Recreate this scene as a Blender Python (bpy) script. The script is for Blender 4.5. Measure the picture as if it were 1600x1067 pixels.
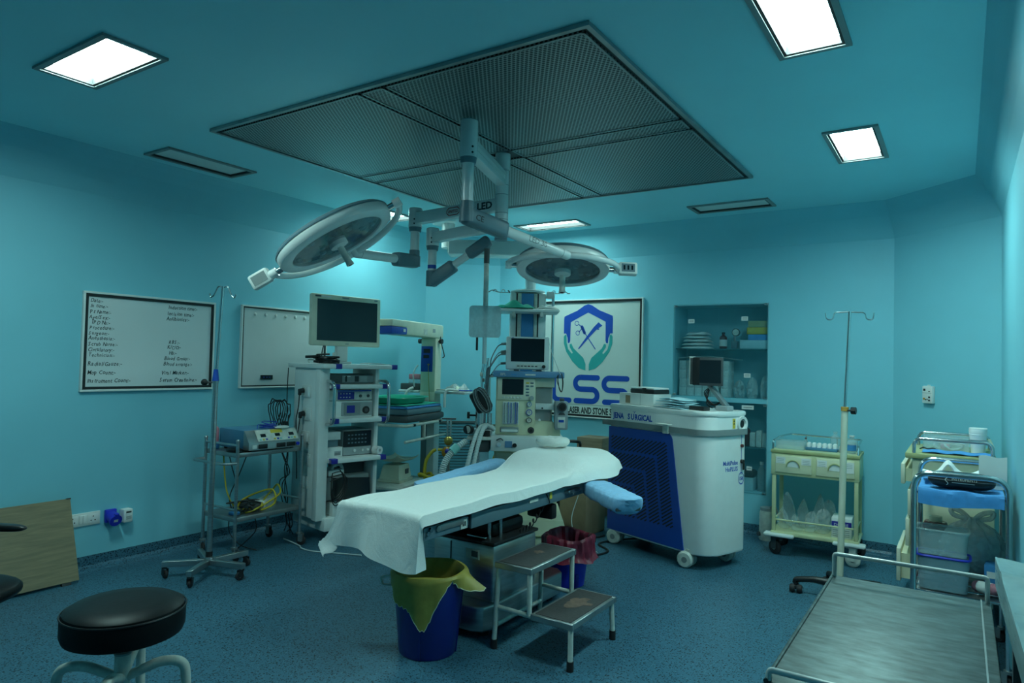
import bpy, bmesh, math, random
from mathutils import Matrix, Vector
for _o in list(bpy.data.objects):
    bpy.data.objects.remove(_o)
SC = bpy.context.scene
COL = SC.collection
PI = math.pi
rnd = random.Random(7)

# ---------------------------------------------------------------- camera, world, exposure
cam_data = bpy.data.cameras.new('camera')
cam_data.sensor_width = 36.0
cam_data.lens = 1063.9976 / 1600.0 * 36.0
cam_data.clip_start = 0.02
cam = bpy.data.objects.new('camera', cam_data)
COL.objects.link(cam)
yaw, pitch, roll = -0.583979602, 0.0305818073, 0.0241701658
Fv = Vector((math.sin(yaw) * math.cos(pitch), math.cos(yaw) * math.cos(pitch), math.sin(pitch)))
Rv = Vector((math.cos(yaw), -math.sin(yaw), 0))
Uv = Rv.cross(Fv)
r2 = Rv * math.cos(roll) + Uv * math.sin(roll)
u2 = -Rv * math.sin(roll) + Uv * math.cos(roll)
cm = Matrix((r2, u2, -Fv)).transposed().to_4x4()
cm.translation = Vector((0, 0, 1.40))
cam.matrix_world = cm
SC.camera = cam
vs = SC.view_settings
vs.view_transform = 'Standard'
vs.look = 'None'
vs.exposure = 0.0
vs.gamma = 1.0
vs.use_curve_mapping = False
SC.cycles.use_denoising = True
SC.cycles.max_bounces = 10
SC.cycles.diffuse_bounces = 6
SC.cycles.transparent_max_bounces = 16
SC.cycles.caustics_reflective = False
SC.cycles.caustics_refractive = False
world = bpy.data.worlds.new('world')
SC.world = world
world.use_nodes = True
world.node_tree.nodes['Background'].inputs[0].default_value = (0.3, 0.8, 0.9, 1)
world.node_tree.nodes['Background'].inputs[1].default_value = 0.02
LAMP_TINT = (0.62, 1.0, 0.945)      # the cool green-blue of the ceiling panels
LAMP_POWER = 79.0

# ---------------------------------------------------------------- materials
MATS = {}
def _nodes(name):
    m = bpy.data.materials.new(name)
    m.use_nodes = True
    nt = m.node_tree
    b = nt.nodes['Principled BSDF']
    MATS[name] = m
    return m, nt, b
def mat(name, col, rough=0.5, metal=0.0, var=0.05, scale=14.0, bump=0.0, stretch=None, spec=0.5, sheen=0.0, coat=0.0):
    m, nt, b = _nodes(name)
    N, L = nt.nodes, nt.links
    tc = N.new('ShaderNodeTexCoord')
    mp = N.new('ShaderNodeMapping')
    if stretch: mp.inputs['Scale'].default_value = stretch
    nz = N.new('ShaderNodeTexNoise')
    nz.inputs['Scale'].default_value = scale
    nz.inputs['Detail'].default_value = 4
    L.new(tc.outputs['Object'], mp.inputs[0]); L.new(mp.outputs[0], nz.inputs['Vector'])
    rp = N.new('ShaderNodeValToRGB')
    lo = [max(0, c * (1 - var)) for c in col]; hi = [min(1, c * (1 + var)) for c in col]
    rp.color_ramp.elements[0].color = (*lo, 1); rp.color_ramp.elements[1].color = (*hi, 1)
    rp.color_ramp.elements[0].position = 0.3; rp.color_ramp.elements[1].position = 0.7
    L.new(nz.outputs['Fac'], rp.inputs[0]); L.new(rp.outputs[0], b.inputs['Base Color'])
    b.inputs['Roughness'].default_value = rough
    b.inputs['Metallic'].default_value = metal
    b.inputs['Specular IOR Level'].default_value = spec
    if sheen: b.inputs['Sheen Weight'].default_value = sheen
    if coat: b.inputs['Coat Weight'].default_value = coat
    if bump:
        bp = N.new('ShaderNodeBump')
        bp.inputs['Strength'].default_value = bump; bp.inputs['Distance'].default_value = 0.01
        L.new(nz.outputs['Fac'], bp.inputs['Height']); L.new(bp.outputs[0], b.inputs['Normal'])
    return m
def clear(name, col, alpha, rough=0.1, spec=0.5, crinkle=0.0):
    """see-through plastic or thin glass: transparent mixed with a tinted glossy skin"""
    m, nt, b = _nodes(name)
    N, L = nt.nodes, nt.links
    out = N['Material Output']
    tr = N.new('ShaderNodeBsdfTransparent'); tr.inputs[0].default_value = (*[min(1, .80 + .22 * c) for c in col], 1)
    b.inputs['Base Color'].default_value = (*col, 1); b.inputs['Roughness'].default_value = rough
    b.inputs['Specular IOR Level'].default_value = spec
    nz = N.new('ShaderNodeTexNoise'); nz.inputs['Scale'].default_value = 9
    mr = N.new('ShaderNodeMapRange'); mr.inputs['To Min'].default_value = alpha * .8; mr.inputs['To Max'].default_value = alpha * 1.2
    L.new(nz.outputs['Fac'], mr.inputs['Value'])
    if crinkle:
        tc = N.new('ShaderNodeTexCoord'); v = N.new('ShaderNodeTexVoronoi'); v.inputs['Scale'].default_value = 34; L.new(tc.outputs['Object'], v.inputs['Vector'])
        bp = N.new('ShaderNodeBump'); bp.inputs['Strength'].default_value = crinkle; bp.inputs['Distance'].default_value = .02
        L.new(v.outputs['Distance'], bp.inputs['Height']); L.new(bp.outputs[0], b.inputs['Normal'])
    mx = N.new('ShaderNodeMixShader')
    L.new(mr.outputs[0], mx.inputs[0]); L.new(tr.outputs[0], mx.inputs[1]); L.new(b.outputs[0], mx.inputs[2])
    L.new(mx.outputs[0], out.inputs[0])
    return m
def glow(name, col, power):
    m, nt, b = _nodes(name)
    b.inputs['Base Color'].default_value = (.8, .8, .8, 1)
    b.inputs['Emission Color'].default_value = (*col, 1)
    b.inputs['Emission Strength'].default_value = power
    return m

mat('wall_paint', (.215, .575, .68), .55, var=.02, scale=3, bump=.02)
mat('ceiling_paint', (.36, .76, .84), .6, var=.02, scale=2)
mat('white_metal', (.72, .76, .74), .35, var=.03)
mat('white_gloss', (.80, .82, .80), .22, var=.02)
mat('white_plastic', (.72, .74, .71), .4, var=.03)
mat('worn_white', (.62, .64, .58), .5, var=.14, scale=30, bump=.05)
mat('grey_plastic', (.33, .37, .38), .45, var=.04)
mat('slate_plastic', (.12, .20, .24), .4, var=.05)
mat('mid_grey', (.23, .27, .27), .5, var=.05)
mat('dark_grey', (.065, .075, .08), .45, var=.08)
mat('black', (.012, .013, .014), .4, var=.1)
mat('black_vinyl', (.008, .009, .010), .42, var=.1, scale=60, bump=.03, spec=.16)
mat('screen', (.012, .02, .026), .12, var=.03)
mat('chrome', (.62, .64, .64), .18, metal=1, var=.05)
mat('steel', (.50, .52, .52), .32, metal=1, var=.12, scale=6, stretch=(1, 1, 14))
mat('brushed_steel', (.11, .15, .15), .5, metal=.6, var=.34, scale=9, stretch=(2.4, 6, 1), bump=.10)
mat('dull_steel', (.34, .37, .37), .42, metal=.85, var=.15, scale=8)
mat('grille_metal', (.16, .18, .18), .45, metal=.5, var=.06)
mat('cream', (.68, .67, .47), .42, var=.04)
mat('pale_cream', (.70, .70, .55), .45, var=.05)
mat('yellow_green', (.58, .60, .36), .45, var=.05)
mat('yellow_rim', (.40, .42, .20), .5, var=.1)
mat('blue_paint', (.03, .12, .46), .4, var=.03)
mat('laser_blue', (.012, .075, .40), .38, var=.04)
mat('navy', (.018, .022, .30), .4, var=.05)
mat('vivid_blue', (.02, .035, .55), .4, var=.05)
mat('shelf_blue', (.10, .25, .44), .45, var=.03)
mat('unit_blue', (.06, .20, .33), .45, var=.04)
mat('panel_blue', (.05, .24, .52), .4, var=.03)
mat('sheet_cloth', (.88, .89, .86), .9, var=.03, scale=220, bump=.12, sheen=.15)
def wrinkle(name):
    m = MATS[name]; N, L = m.node_tree.nodes, m.node_tree.links; b = N['Principled BSDF']
    tc = N.new('ShaderNodeTexCoord'); mp = N.new('ShaderNodeMapping'); mp.inputs['Scale'].default_value = (7, 4, 5); mp.inputs['Rotation'].default_value = (0, 0, .5)
    nz = N.new('ShaderNodeTexNoise'); nz.inputs['Scale'].default_value = 1.6; nz.inputs['Detail'].default_value = 5; nz.inputs['Distortion'].default_value = 1.2
    L.new(tc.outputs['Object'], mp.inputs[0]); L.new(mp.outputs[0], nz.inputs['Vector'])
    bp = N.new('ShaderNodeBump'); bp.inputs['Strength'].default_value = .26; bp.inputs['Distance'].default_value = .03
    L.new(nz.outputs['Fac'], bp.inputs['Height'])
    for l in list(b.inputs['Normal'].links): L.new(l.from_socket, bp.inputs['Normal'])
    L.new(bp.outputs[0], b.inputs['Normal'])
wrinkle('sheet_cloth')
mat('towel', (.78, .79, .74), .95, var=.06, scale=260, bump=.3)
mat('drape_blue', (.29, .54, .80), .75, var=.06, scale=30, bump=.1); wrinkle('drape_blue')
mat('wrap_blue', (.44, .68, .74), .85, var=.05, scale=40, bump=.1)
mat('bright_drape', (.07, .30, .66), .8, var=.08, scale=30, bump=.1)
mat('green_cloth', (.04, .48, .34), .85, var=.1, scale=50, bump=.15)
mat('green_tray', (.02, .38, .25), .35, var=.04)
mat('yellow_bag', (.36, .29, .055), .5, var=.12, scale=18, bump=.2)
mat('bag_edge', (.70, .70, .50), .6, var=.1)
mat('red_bag', (.30, .025, .055), .42, var=.2, scale=22, bump=.25)
mat('bucket_blue', (.008, .022, .21), .3, var=.06)
mat('yellow_cable', (.52, .40, .02), .45, var=.06)
mat('brass', (.55, .40, .10), .3, metal=.8, var=.05)
mat('rubber', (.02, .02, .022), .7, var=.1)
mat('step_rubber', (.045, .042, .042), .75, var=.2, scale=70, bump=.1)
mat('worn_patch', (.16, .10, .075), .8, var=.3, scale=30)
mat('board_white', (.66, .71, .71), .3, var=.02, scale=3)
mat('viewbox_face', (.58, .62, .62), .4, var=.05, scale=3)
mat('sign_face', (.62, .70, .66), .35, var=.02, scale=3)
mat('ink', (.02, .03, .035), .6, var=.1)
mat('sign_blue', (.006, .07, .43), .45, var=.03)
mat('sign_teal', (.03, .38, .36), .45, var=.03)
mat('wood_box', (.22, .17, .11), .65, var=.15, scale=7, stretch=(1, 1, 8))
mat('cardboard', (.30, .22, .14), .8, var=.08)
mat('paper', (.74, .76, .74), .8, var=.03)
mat('pink', (.55, .20, .25), .5, var=.05)
mat('oval_red', (.42, .025, .035), .4, var=.05)
mat('dark_red', (.10, .012, .015), .3, var=.1)
mat('teal_soft', (.20, .55, .52), .5, var=.05)
mat('carton', (.66, .70, .67), .7, var=.15, scale=40)
mat('yellow_sticker', (.65, .50, .05), .5, var=.03)
mat('orange_tape', (.55, .30, .05), .6, var=.1)
mat('shelf_interior', (.30, .62, .70), .5, var=.02)
mat('lens_dark', (.045, .07, .085), .1, var=.25, scale=9)
mat('hose_grey', (.50, .58, .58), .4, var=.05)
mat('blue_wire', (.02, .06, .40), .4, var=.05)
mat('amber', (.42, .20, .02), .2, var=.1)
clear('glass', (.10, .42, .50), .07, .05)
clear('shelf_glass', (.08, .32, .36), .55, .08)
clear('clear_plastic', (.62, .74, .74), .30, .12, crinkle=.12)
clear('frosted', (.55, .66, .67), .62, .35)
clear('fluid_film', (.80, .86, .86), .20, .06, spec=.9, crinkle=1.0)
clear('thin_bag', (.74, .80, .79), .50, .18, crinkle=.8)
clear('lens_cover', (.30, .40, .44), .42, .06)
clear('tub_plastic', (.40, .56, .62), .35, .25)
clear('film', (.42, .60, .62), .74, .22)
glow('lamp_glow', LAMP_TINT, LAMP_POWER)
glow('lamp_glow_weak', LAMP_TINT, LAMP_POWER * .42)     # the two panels at the back are dimmer
glow('led_red', (1, .15, .1), 1.2)

def floor_mat():
    m, nt, b = _nodes('speckled_vinyl')
    N, L = nt.nodes, nt.links
    tc = N.new('ShaderNodeTexCoord')
    base = (.046, .140, .205)
    last = None
    for k, (sc, thr, c) in enumerate(((75, .14, (.006, .018, .03)), (62, .09, (.10, .22, .28)), (120, .15, (.010, .034, .055)))):
        v = N.new('ShaderNodeTexVoronoi'); v.inputs['Scale'].default_value = sc
        mp = N.new('ShaderNodeMapping'); mp.inputs['Location'].default_value = (k * 3.1, k * 1.7, 0)
        L.new(tc.outputs['Object'], mp.inputs[0]); L.new(mp.outputs[0], v.inputs['Vector'])
        lt = N.new('ShaderNodeMath'); lt.operation = 'LESS_THAN'; lt.inputs[1].default_value = thr * 2.4
        L.new(v.outputs['Distance'], lt.inputs[0])
        sp = N.new('ShaderNodeSeparateColor'); L.new(v.outputs['Color'], sp.inputs[0])
        pick = N.new('ShaderNodeMath'); pick.operation = 'GREATER_THAN'; pick.inputs[1].default_value = .45
        L.new(sp.outputs[0], pick.inputs[0])
        mu = N.new('ShaderNodeMath'); mu.operation = 'MULTIPLY'
        L.new(lt.outputs[0], mu.inputs[0]); L.new(pick.outputs[0], mu.inputs[1])
        mx = N.new('ShaderNodeMix'); mx.data_type = 'RGBA'
        L.new(mu.outputs[0], mx.inputs['Factor'])
        if last is None: mx.inputs['A'].default_value = (*base, 1)
        else: L.new(last, mx.inputs['A'])
        mx.inputs['B'].default_value = (*c, 1)
        last = mx.outputs['Result']
    L.new(last, b.inputs['Base Color'])
    b.inputs['Roughness'].default_value = .42
    b.inputs['Specular IOR Level'].default_value = .35
floor_mat()
def perforated(name, col, hole_shade, pitch, r):  # holes are not cut; the shade inside them is painted as near-black dots
    m, nt, b = _nodes(name)
    N, L = nt.nodes, nt.links
    tc = N.new('ShaderNodeTexCoord')
    ds = []
    for off in ((0, 0, 0), (.5, .5, 0)):
        mp = N.new('ShaderNodeMapping'); mp.inputs['Scale'].default_value = (1 / pitch, 1 / pitch / 1.5, 0); mp.inputs['Location'].default_value = off
        L.new(tc.outputs['Object'], mp.inputs[0])
        fr = N.new('ShaderNodeVectorMath'); fr.operation = 'FRACTION'; L.new(mp.outputs[0], fr.inputs[0])
        di = N.new('ShaderNodeVectorMath'); di.operation = 'DISTANCE'; di.inputs[1].default_value = (.5, .5, 0)
        L.new(fr.outputs[0], di.inputs[0]); ds.append(di.outputs['Value'])
    mn = N.new('ShaderNodeMath'); mn.operation = 'MINIMUM'; L.new(ds[0], mn.inputs[0]); L.new(ds[1], mn.inputs[1])
    mr = N.new('ShaderNodeMapRange'); mr.inputs['From Min'].default_value = r - .06; mr.inputs['From Max'].default_value = r + .06
    L.new(mn.outputs[0], mr.inputs['Value'])
    mx = N.new('ShaderNodeMix'); mx.data_type = 'RGBA'
    mx.inputs['A'].default_value = (*hole_shade, 1); mx.inputs['B'].default_value = (*col, 1)
    L.new(mr.outputs[0], mx.inputs['Factor']); L.new(mx.outputs['Result'], b.inputs['Base Color'])
    b.inputs['Roughness'].default_value = .38; b.inputs['Metallic'].default_value = .35
perforated('perforated_sheet', (.36, .38, .37), (.010, .012, .013), .022, .29)
def wood_mat():
    m, nt, b = _nodes('oak_laminate')
    N, L = nt.nodes, nt.links
    tc = N.new('ShaderNodeTexCoord'); mp = N.new('ShaderNodeMapping'); mp.inputs['Scale'].default_value = (3, 2.2, 26)
    L.new(tc.outputs['Object'], mp.inputs[0])
    nz = N.new('ShaderNodeTexNoise'); nz.inputs['Scale'].default_value = 2.2; nz.inputs['Detail'].default_value = 7; nz.inputs['Distortion'].default_value = .6
    L.new(mp.outputs[0], nz.inputs['Vector'])
    rp = N.new('ShaderNodeValToRGB')
    rp.color_ramp.elements[0].color = (.17, .135, .075, 1); rp.color_ramp.elements[1].color = (.25, .20, .11, 1)
    rp.color_ramp.elements[0].position = .33; rp.color_ramp.elements[1].position = .68
    L.new(nz.outputs['Fac'], rp.inputs[0]); L.new(rp.outputs[0], b.inputs['Base Color'])
    b.inputs['Roughness'].default_value = .5
wood_mat()

# ---------------------------------------------------------------- mesh builder
I4 = Matrix.Identity(4)
def tr(x, y, z): return Matrix.Translation((x, y, z))
def rz(a): return Matrix.Rotation(a, 4, 'Z')
def frame(o, x, y):
    x = Vector(x).normalized(); y = Vector(y); y = (y - x * y.dot(x)).normalized(); z = x.cross(y)
    m = Matrix((x, y, z)).transposed().to_4x4(); m.translation = Vector(o); return m
def smooth(pts, n=6, closed=False):
    P = [Vector(p) for p in pts]; out = []
    k = len(P)
    for i in range(k if closed else k - 1):
        g = lambda j: P[j % k] if closed else P[max(0, min(k - 1, j))]
        a, b_, c, d = g(i - 1), g(i), g(i + 1), g(i + 2)
        for s in range(n):
            t = s / n
            out.append(0.5 * ((2 * b_) + (c - a) * t + (2 * a - 5 * b_ + 4 * c - d) * t * t + (3 * b_ - a - 3 * c + d) * t ** 3))
    if not closed: out.append(P[-1])
    return out
def fillet(pts, r, n=5):
    P = [Vector(p) for p in pts]; out = [P[0]]
    for i in range(1, len(P) - 1):
        a, b_, c = P[i - 1], P[i], P[i + 1]
        u = (a - b_); v = (c - b_); rr = min(r, u.length * .49, v.length * .49)
        p, q = b_ + u.normalized() * rr, b_ + v.normalized() * rr
        for s in range(n + 1):
            t = s / n
            out.append(p * (1 - t) ** 2 + b_ * 2 * t * (1 - t) + q * t * t)
    out.append(P[-1]); return out
_tcache = {}
class MB:
    def __init__(s, T=None):
        s.v = []; s.f = []; s.mi = []; s.mats = []; s.T = T or I4; s.flat = False
    def _m(s, name):
        if name not in s.mats: s.mats.append(name)
        return s.mats.index(name)
    def add(s, vs_, fs, m, T=None):
        k = len(s.v); M = s.T @ T if T is not None else s.T
        s.v += [M @ Vector(v) for v in vs_]
        i = s._m(m)
        flip = M.determinant() < 0
        for f in fs:
            f = [k + j for j in f]
            s.f.append(f[::-1] if flip else f); s.mi.append(i)
        return s
    def box(s, c, d, m, bev=0.0, seg=2, T=None, rot=0.0):
        hx, hy, hz = d[0] / 2, d[1] / 2, d[2] / 2
        M = tr(*c) @ rz(rot)
        if T is not None: M = T @ M
        if bev <= 0:
            vs_ = [(x, y, z) for z in (-hz, hz) for y in (-hy, hy) for x in (-hx, hx)]
            return s.add(vs_, [(0, 2, 3, 1), (4, 5, 7, 6), (0, 1, 5, 4), (2, 6, 7, 3), (0, 4, 6, 2), (1, 3, 7, 5)], m, M)
        bm = bmesh.new(); bmesh.ops.create_cube(bm, size=1)
        for v in bm.verts: v.co = Vector((v.co.x * d[0], v.co.y * d[1], v.co.z * d[2]))
        bmesh.ops.bevel(bm, geom=bm.edges[:], offset=min(bev, min(d) * .49), segments=seg, profile=.5, affect='EDGES')
        bm.verts.index_update()
        s.add([v.co[:] for v in bm.verts], [[v.index for v in f.verts] for f in bm.faces], m, M)
        bm.free(); return s
    def bx(s, a, b_, m, bev=0.0, seg=2, T=None):
        return s.box([(a[i] + b_[i]) / 2 for i in range(3)], [abs(b_[i] - a[i]) for i in range(3)], m, bev, seg, T)
    def cyl(s, p0, p1, r0, m, r1=None, n=18, caps=True, T=None):
        p0 = Vector(p0); p1 = Vector(p1); r1 = r0 if r1 is None else r1
        w = (p1 - p0).normalized(); a = Vector((1, 0, 0)) if abs(w.x) < .9 else Vector((0, 1, 0))
        u = w.cross(a).normalized(); v = w.cross(u)
        vs_ = []
        for p, r in ((p0, r0), (p1, r1)):
            for i in range(n):
                t = 2 * PI * i / n; vs_.append(p + u * (r * math.cos(t)) + v * (r * math.sin(t)))
        fs = [(i, (i + 1) % n, n + (i + 1) % n, n + i) for i in range(n)]
        if caps: fs += [tuple(range(n - 1, -1, -1)), tuple(range(n, 2 * n))]
        return s.add(vs_, fs, m, T)
    def tube(s, pts, r, m, n=8, closed=False, T=None, caps=True, rad=None):
        P = [Vector(p) for p in pts]; k = len(P); vs_ = []; u = None
        for i in range(k):
            if closed: t = P[(i + 1) % k] - P[i - 1]
            else: t = P[min(k - 1, i + 1)] - P[max(0, i - 1)]
            if t.length < 1e-9: t = Vector((0, 0, 1))
            t.normalize()
            if u is None:
                a = Vector((0, 0, 1)) if abs(t.z) < .9 else Vector((1, 0, 0)); u = t.cross(a).normalized()
            else:
                u = u - t * u.dot(t)
                if u.length < 1e-6: u = t.orthogonal()
                u.normalize()
            v = t.cross(u); rr = rad(i / max(1, k - 1)) if rad else r
            for j in range(n):
                q = 2 * PI * j / n; vs_.append(P[i] + u * (rr * math.cos(q)) + v * (rr * math.sin(q)))
        fs = []
        for i in range(k if closed else k - 1):
            a, b_ = i * n, ((i + 1) % k) * n
            fs += [(a + j, a + (j + 1) % n, b_ + (j + 1) % n, b_ + j) for j in range(n)]
        if caps and not closed: fs += [tuple(range(n - 1, -1, -1)), tuple(range((k - 1) * n, k * n))]
        return s.add(vs_, fs, m, T)
    def lathe(s, prof, m, n=28, T=None, cap=True, sx=1, sy=1):
        vs_ = []; k = len(prof)
        for r, z in prof:
            for i in range(n):
                t = 2 * PI * i / n; vs_.append((r * sx * math.cos(t), r * sy * math.sin(t), z))
        fs = []
        for q in range(k - 1):
            a, b_ = q * n, (q + 1) * n
            fs += [(a + i, a + (i + 1) % n, b_ + (i + 1) % n, b_ + i) for i in range(n)]
        if cap: fs += [tuple(range(n - 1, -1, -1)), tuple(range((k - 1) * n, k * n))]
        return s.add(vs_, fs, m, T)
    def prism(s, poly, z0, z1, m, T=None, bev=0.0):
        A = sum(poly[i][0] * poly[(i + 1) % len(poly)][1] - poly[(i + 1) % len(poly)][0] * poly[i][1] for i in range(len(poly)))
        if A < 0: poly = poly[::-1]
        n = len(poly)
        if bev > 0:
            bm = bmesh.new()
            b0 = [bm.verts.new((p[0], p[1], z0)) for p in poly]; t0 = [bm.verts.new((p[0], p[1], z1)) for p in poly]
            bm.faces.new(b0[::-1]); bm.faces.new(t0)
            for i in range(n): bm.faces.new((b0[i], b0[(i + 1) % n], t0[(i + 1) % n], t0[i]))
            es = [e for e in bm.edges if abs(e.verts[0].co.z - e.verts[1].co.z) < 1e-9]
            bmesh.ops.bevel(bm, geom=es, offset=bev, segments=3, profile=.5, affect='EDGES')
            bm.verts.index_update()
            s.add([v.co[:] for v in bm.verts], [[v.index for v in f.verts] for f in bm.faces], m, T); bm.free(); return s
        vs_ = [(x, y, z0) for x, y in poly] + [(x, y, z1) for x, y in poly]
        fs = [tuple(range(n - 1, -1, -1)), tuple(range(n, 2 * n))] + [(i, (i + 1) % n, n + (i + 1) % n, n + i) for i in range(n)]
        return s.add(vs_, fs, m, T)
    def grid(s, fn, nu, nv, m, thick=0.0, T=None):
        P = [[Vector(fn(i / nu, j / nv)) for j in range(nv + 1)] for i in range(nu + 1)]
        w = nv + 1
        vs_ = [p for row in P for p in row]
        fs = [(i * w + j, (i + 1) * w + j, (i + 1) * w + j + 1, i * w + j + 1) for i in range(nu) for j in range(nv)]
        if thick:
            nrm = []
            for i in range(nu + 1):
                for j in range(nv + 1):
                    du = P[min(nu, i + 1)][j] - P[max(0, i - 1)][j]; dv = P[i][min(nv, j + 1)] - P[i][max(0, j - 1)]
                    c = du.cross(dv); nrm.append(c.normalized() if c.length > 1e-12 else Vector((0, 0, 1)))
            k = len(vs_)
            vs_ = vs_ + [vs_[i] - nrm[i] * thick for i in range(k)]
            fs = fs + [tuple(k + q for q in f[::-1]) for f in fs]
            ring = [i * w for i in range(nu + 1)] + [nu * w + j for j in range(1, nv + 1)] + [i * w + nv for i in range(nu - 1, -1, -1)] + [j for j in range(nv - 1, 0, -1)]
            for i in range(len(ring)):
                a, b_ = ring[i], ring[(i + 1) % len(ring)]
                fs.append((b_, a, k + a, k + b_))
        return s.add(vs_, fs, m, T)
    def ball(s, c, r, m, T=None, n=14, sc=(1, 1, 1)):
        prof = [(max(1e-5, r * math.sin(PI * i / 9)), -r * math.cos(PI * i / 9)) for i in range(10)]
        M = tr(*c) @ Matrix.Diagonal((*sc, 1))
        return s.lathe(prof, m, n, (T @ M) if T is not None else M)
    def text(s, body, size, m, T, ext=.0006, align='LEFT', sx=1.0, shear=0.0, bold=0.0):
        key = (body, align, bold)
        if key not in _tcache:
            cu = bpy.data.curves.new('txt', 'FONT'); cu.body = body; cu.size = 1; cu.extrude = .02; cu.align_x = align; cu.offset = bold
            cu.resolution_u = 2
            o = bpy.data.objects.new('txt', cu)
            me = bpy.data.meshes.new_from_object(o)
            _tcache[key] = ([v.co.copy() for v in me.vertices], [tuple(p.vertices) for p in me.polygons])
            bpy.data.objects.remove(o); bpy.data.curves.remove(cu); bpy.data.meshes.remove(me)
        vv, ff = _tcache[key]
        return s.add([((v.x + shear * v.y) * size * sx, v.y * size, v.z * ext / .02) for v in vv], ff, m, T)
    def build(s, name, ang=38):
        me = bpy.data.meshes.new(name)
        me.from_pydata([v[:] for v in s.v], [], s.f)
        for n in s.mats: me.materials.append(MATS[n])
        for p, i in zip(me.polygons, s.mi): p.material_index = i
        me.update()
        me.shade_smooth(); me.set_sharp_from_angle(angle=math.radians(ang))
        o = bpy.data.objects.new(name, me); COL.objects.link(o); return o
def thing(name, label, cat, loc=(0, 0, 0), rot=0.0, group=None):
    o = bpy.data.objects.new(name, None); COL.objects.link(o)
    o.empty_display_size = .1
    o.location = loc; o.rotation_euler = (0, 0, rot)
    o['label'] = label; o['category'] = cat
    if group: o['group'] = group
    _TM[o.name] = tr(*loc) @ rz(rot)
    return o
_TM = {}
def W(o): return MB(_TM[o.name].inverted())           # author a part of o in world coordinates
def part(name, mb, parent, label=None):
    o = mb.build(name); o.parent = parent
    if label: o['label'] = label
    return o
def solo(name, mb, label, cat, loc=(0, 0, 0), rot=0.0, group=None):
    """a thing that is one mesh, authored in its own frame"""
    o = mb.build(name); o.location = loc; o.rotation_euler = (0, 0, rot)
    o['label'] = label; o['category'] = cat
    if group: o['group'] = group
    return o
def solow(name, mb, label, cat, loc, group=None):
    """a thing that is one mesh, authored in world coordinates, origin moved to loc"""
    for v in mb.v: v -= Vector(loc)
    return solo(name, mb, label, cat, loc, 0.0, group)
def struct(name, mb):
    o = mb.build(name); o['kind'] = 'structure'; return o
def copy_thing(src, loc, rot, label=None, group=None):
    r = src.copy(); COL.objects.link(r); r.location = loc; r.rotation_euler = (0, 0, rot)
    if label: r['label'] = label
    if group: r['group'] = group
    for ch in list(src.children):
        c = ch.copy(); COL.objects.link(c); c.parent = r
        for g in list(ch.children):
            d = g.copy(); COL.objects.link(d); d.parent = c
    return r
def castor(parent, x, y, h, r, w=.022, wheel='rubber', fork='dull_steel', ang=0.0, twin=False, label=None):
    """swivel castor standing on the floor of the thing's frame; h = height of its mounting plate"""
    A = tr(x, y, 0) @ rz(ang)
    m = MB()
    m.cyl((0, 0, h), (0, 0, h - .012), r * .62, fork, T=A)
    if not twin:
        for s in (-1, 1): m.bx((-.012 + r * .25, s * (w / 2 + .004) - .0015, r * .8), (r * .9, s * (w / 2 + .004) + .0015, h - .01), fork, T=A)
    else:
        m.box((r * .35, 0, r * 1.35), (r * 1.5, w * .5, r * .9), fork, .006, T=A)
        m.cyl((0, 0, r), (0, 0, h), r * .25, fork, T=A)
    o = part('castor', m, parent, label)
    q = MB(); cx = r * .45
    for s in ((-1, 1) if twin else (0,)):
        y0 = s * w * .62
        ww = w * .45 if twin else w / 2
        pr_ = [(r * .35, -ww), (r * .8, -ww), (r, -ww * .5), (r, ww * .5), (r * .8, ww), (r * .35, ww)]
        q.lathe(pr_, wheel, 20, A @ tr(cx, y0, r) @ Matrix.Rotation(PI / 2, 4, 'X'))
        q.cyl((cx, y0 - ww * 1.05, r), (cx, y0 + ww * 1.05, r), r * .36, 'mid_grey', n=12, T=A)
    part('wheel', q, o)
    return o
def coil(m, c, r, turns, cable_r, mname, T=None, flat=.35, seed=1, n=14):
    g = random.Random(seed); pts = []
    for i in range(turns * n):
        t = 2 * PI * i / n; rr = r * (1 + .18 * g.uniform(-1, 1))
        pts.append((c[0] + rr * math.cos(t), c[1] + rr * math.sin(t) * (1 - .2 * g.random()), c[2] + flat * r * (.5 + .5 * math.sin(t * .37 + seed)) * (i / (turns * n))))
    m.tube(smooth(pts, 2), cable_r, mname, 6, T=T)
def cp(d, l): return (-.5514 * d + .8342 * l, .8342 * d + .5514 * l)   # plan position of something d ahead of and l right of the tripod
# ================================================================ the setting
H = 2.70
XL, YB, XR = -4.70, 5.97, 0.215
RING = [(XL, -1.0), (1.35, -1.0), (1.35, 2.55), (XR, 2.55), (XR, 5.40), (-0.435, YB), (-4.116, YB), (XL, 5.45)]
SIDES = ['front', 'far_right', 'jog', 'right', 'back_right', 'back', 'back_left', 'left']
def inset(poly, d):
    n = len(poly); out = []
    for i in range(n):
        p0, p1, p2 = Vector(poly[i - 1]), Vector(poly[i]), Vector(poly[(i + 1) % n])
        e0 = (p1 - p0).normalized(); e1 = (p2 - p1).normalized()
        n0 = Vector((-e0.y, e0.x)); n1 = Vector((-e1.y, e1.x))
        k = (n0 + n1); k = k / (1 + n0.dot(n1))
        out.append(p1 + k * d)
    return out
ZB, CV = 2.425, 0.145
prof = [(0.0, 0.0), (ZB, 0.0)] + [(ZB + (H - ZB) * (.6 * t + .4 * (1 - (1 - t) ** 2)), CV * t) for t in (.25, .5, .75, .9, 1)]
rings = [[(p.x, p.y, z) for p in inset(RING, d)] for z, d in prof]
outer = inset(RING, -.12)
HOLE = (-2.188, -1.355, .335, 1.957)      # the glazed cupboard let into the back wall
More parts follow.
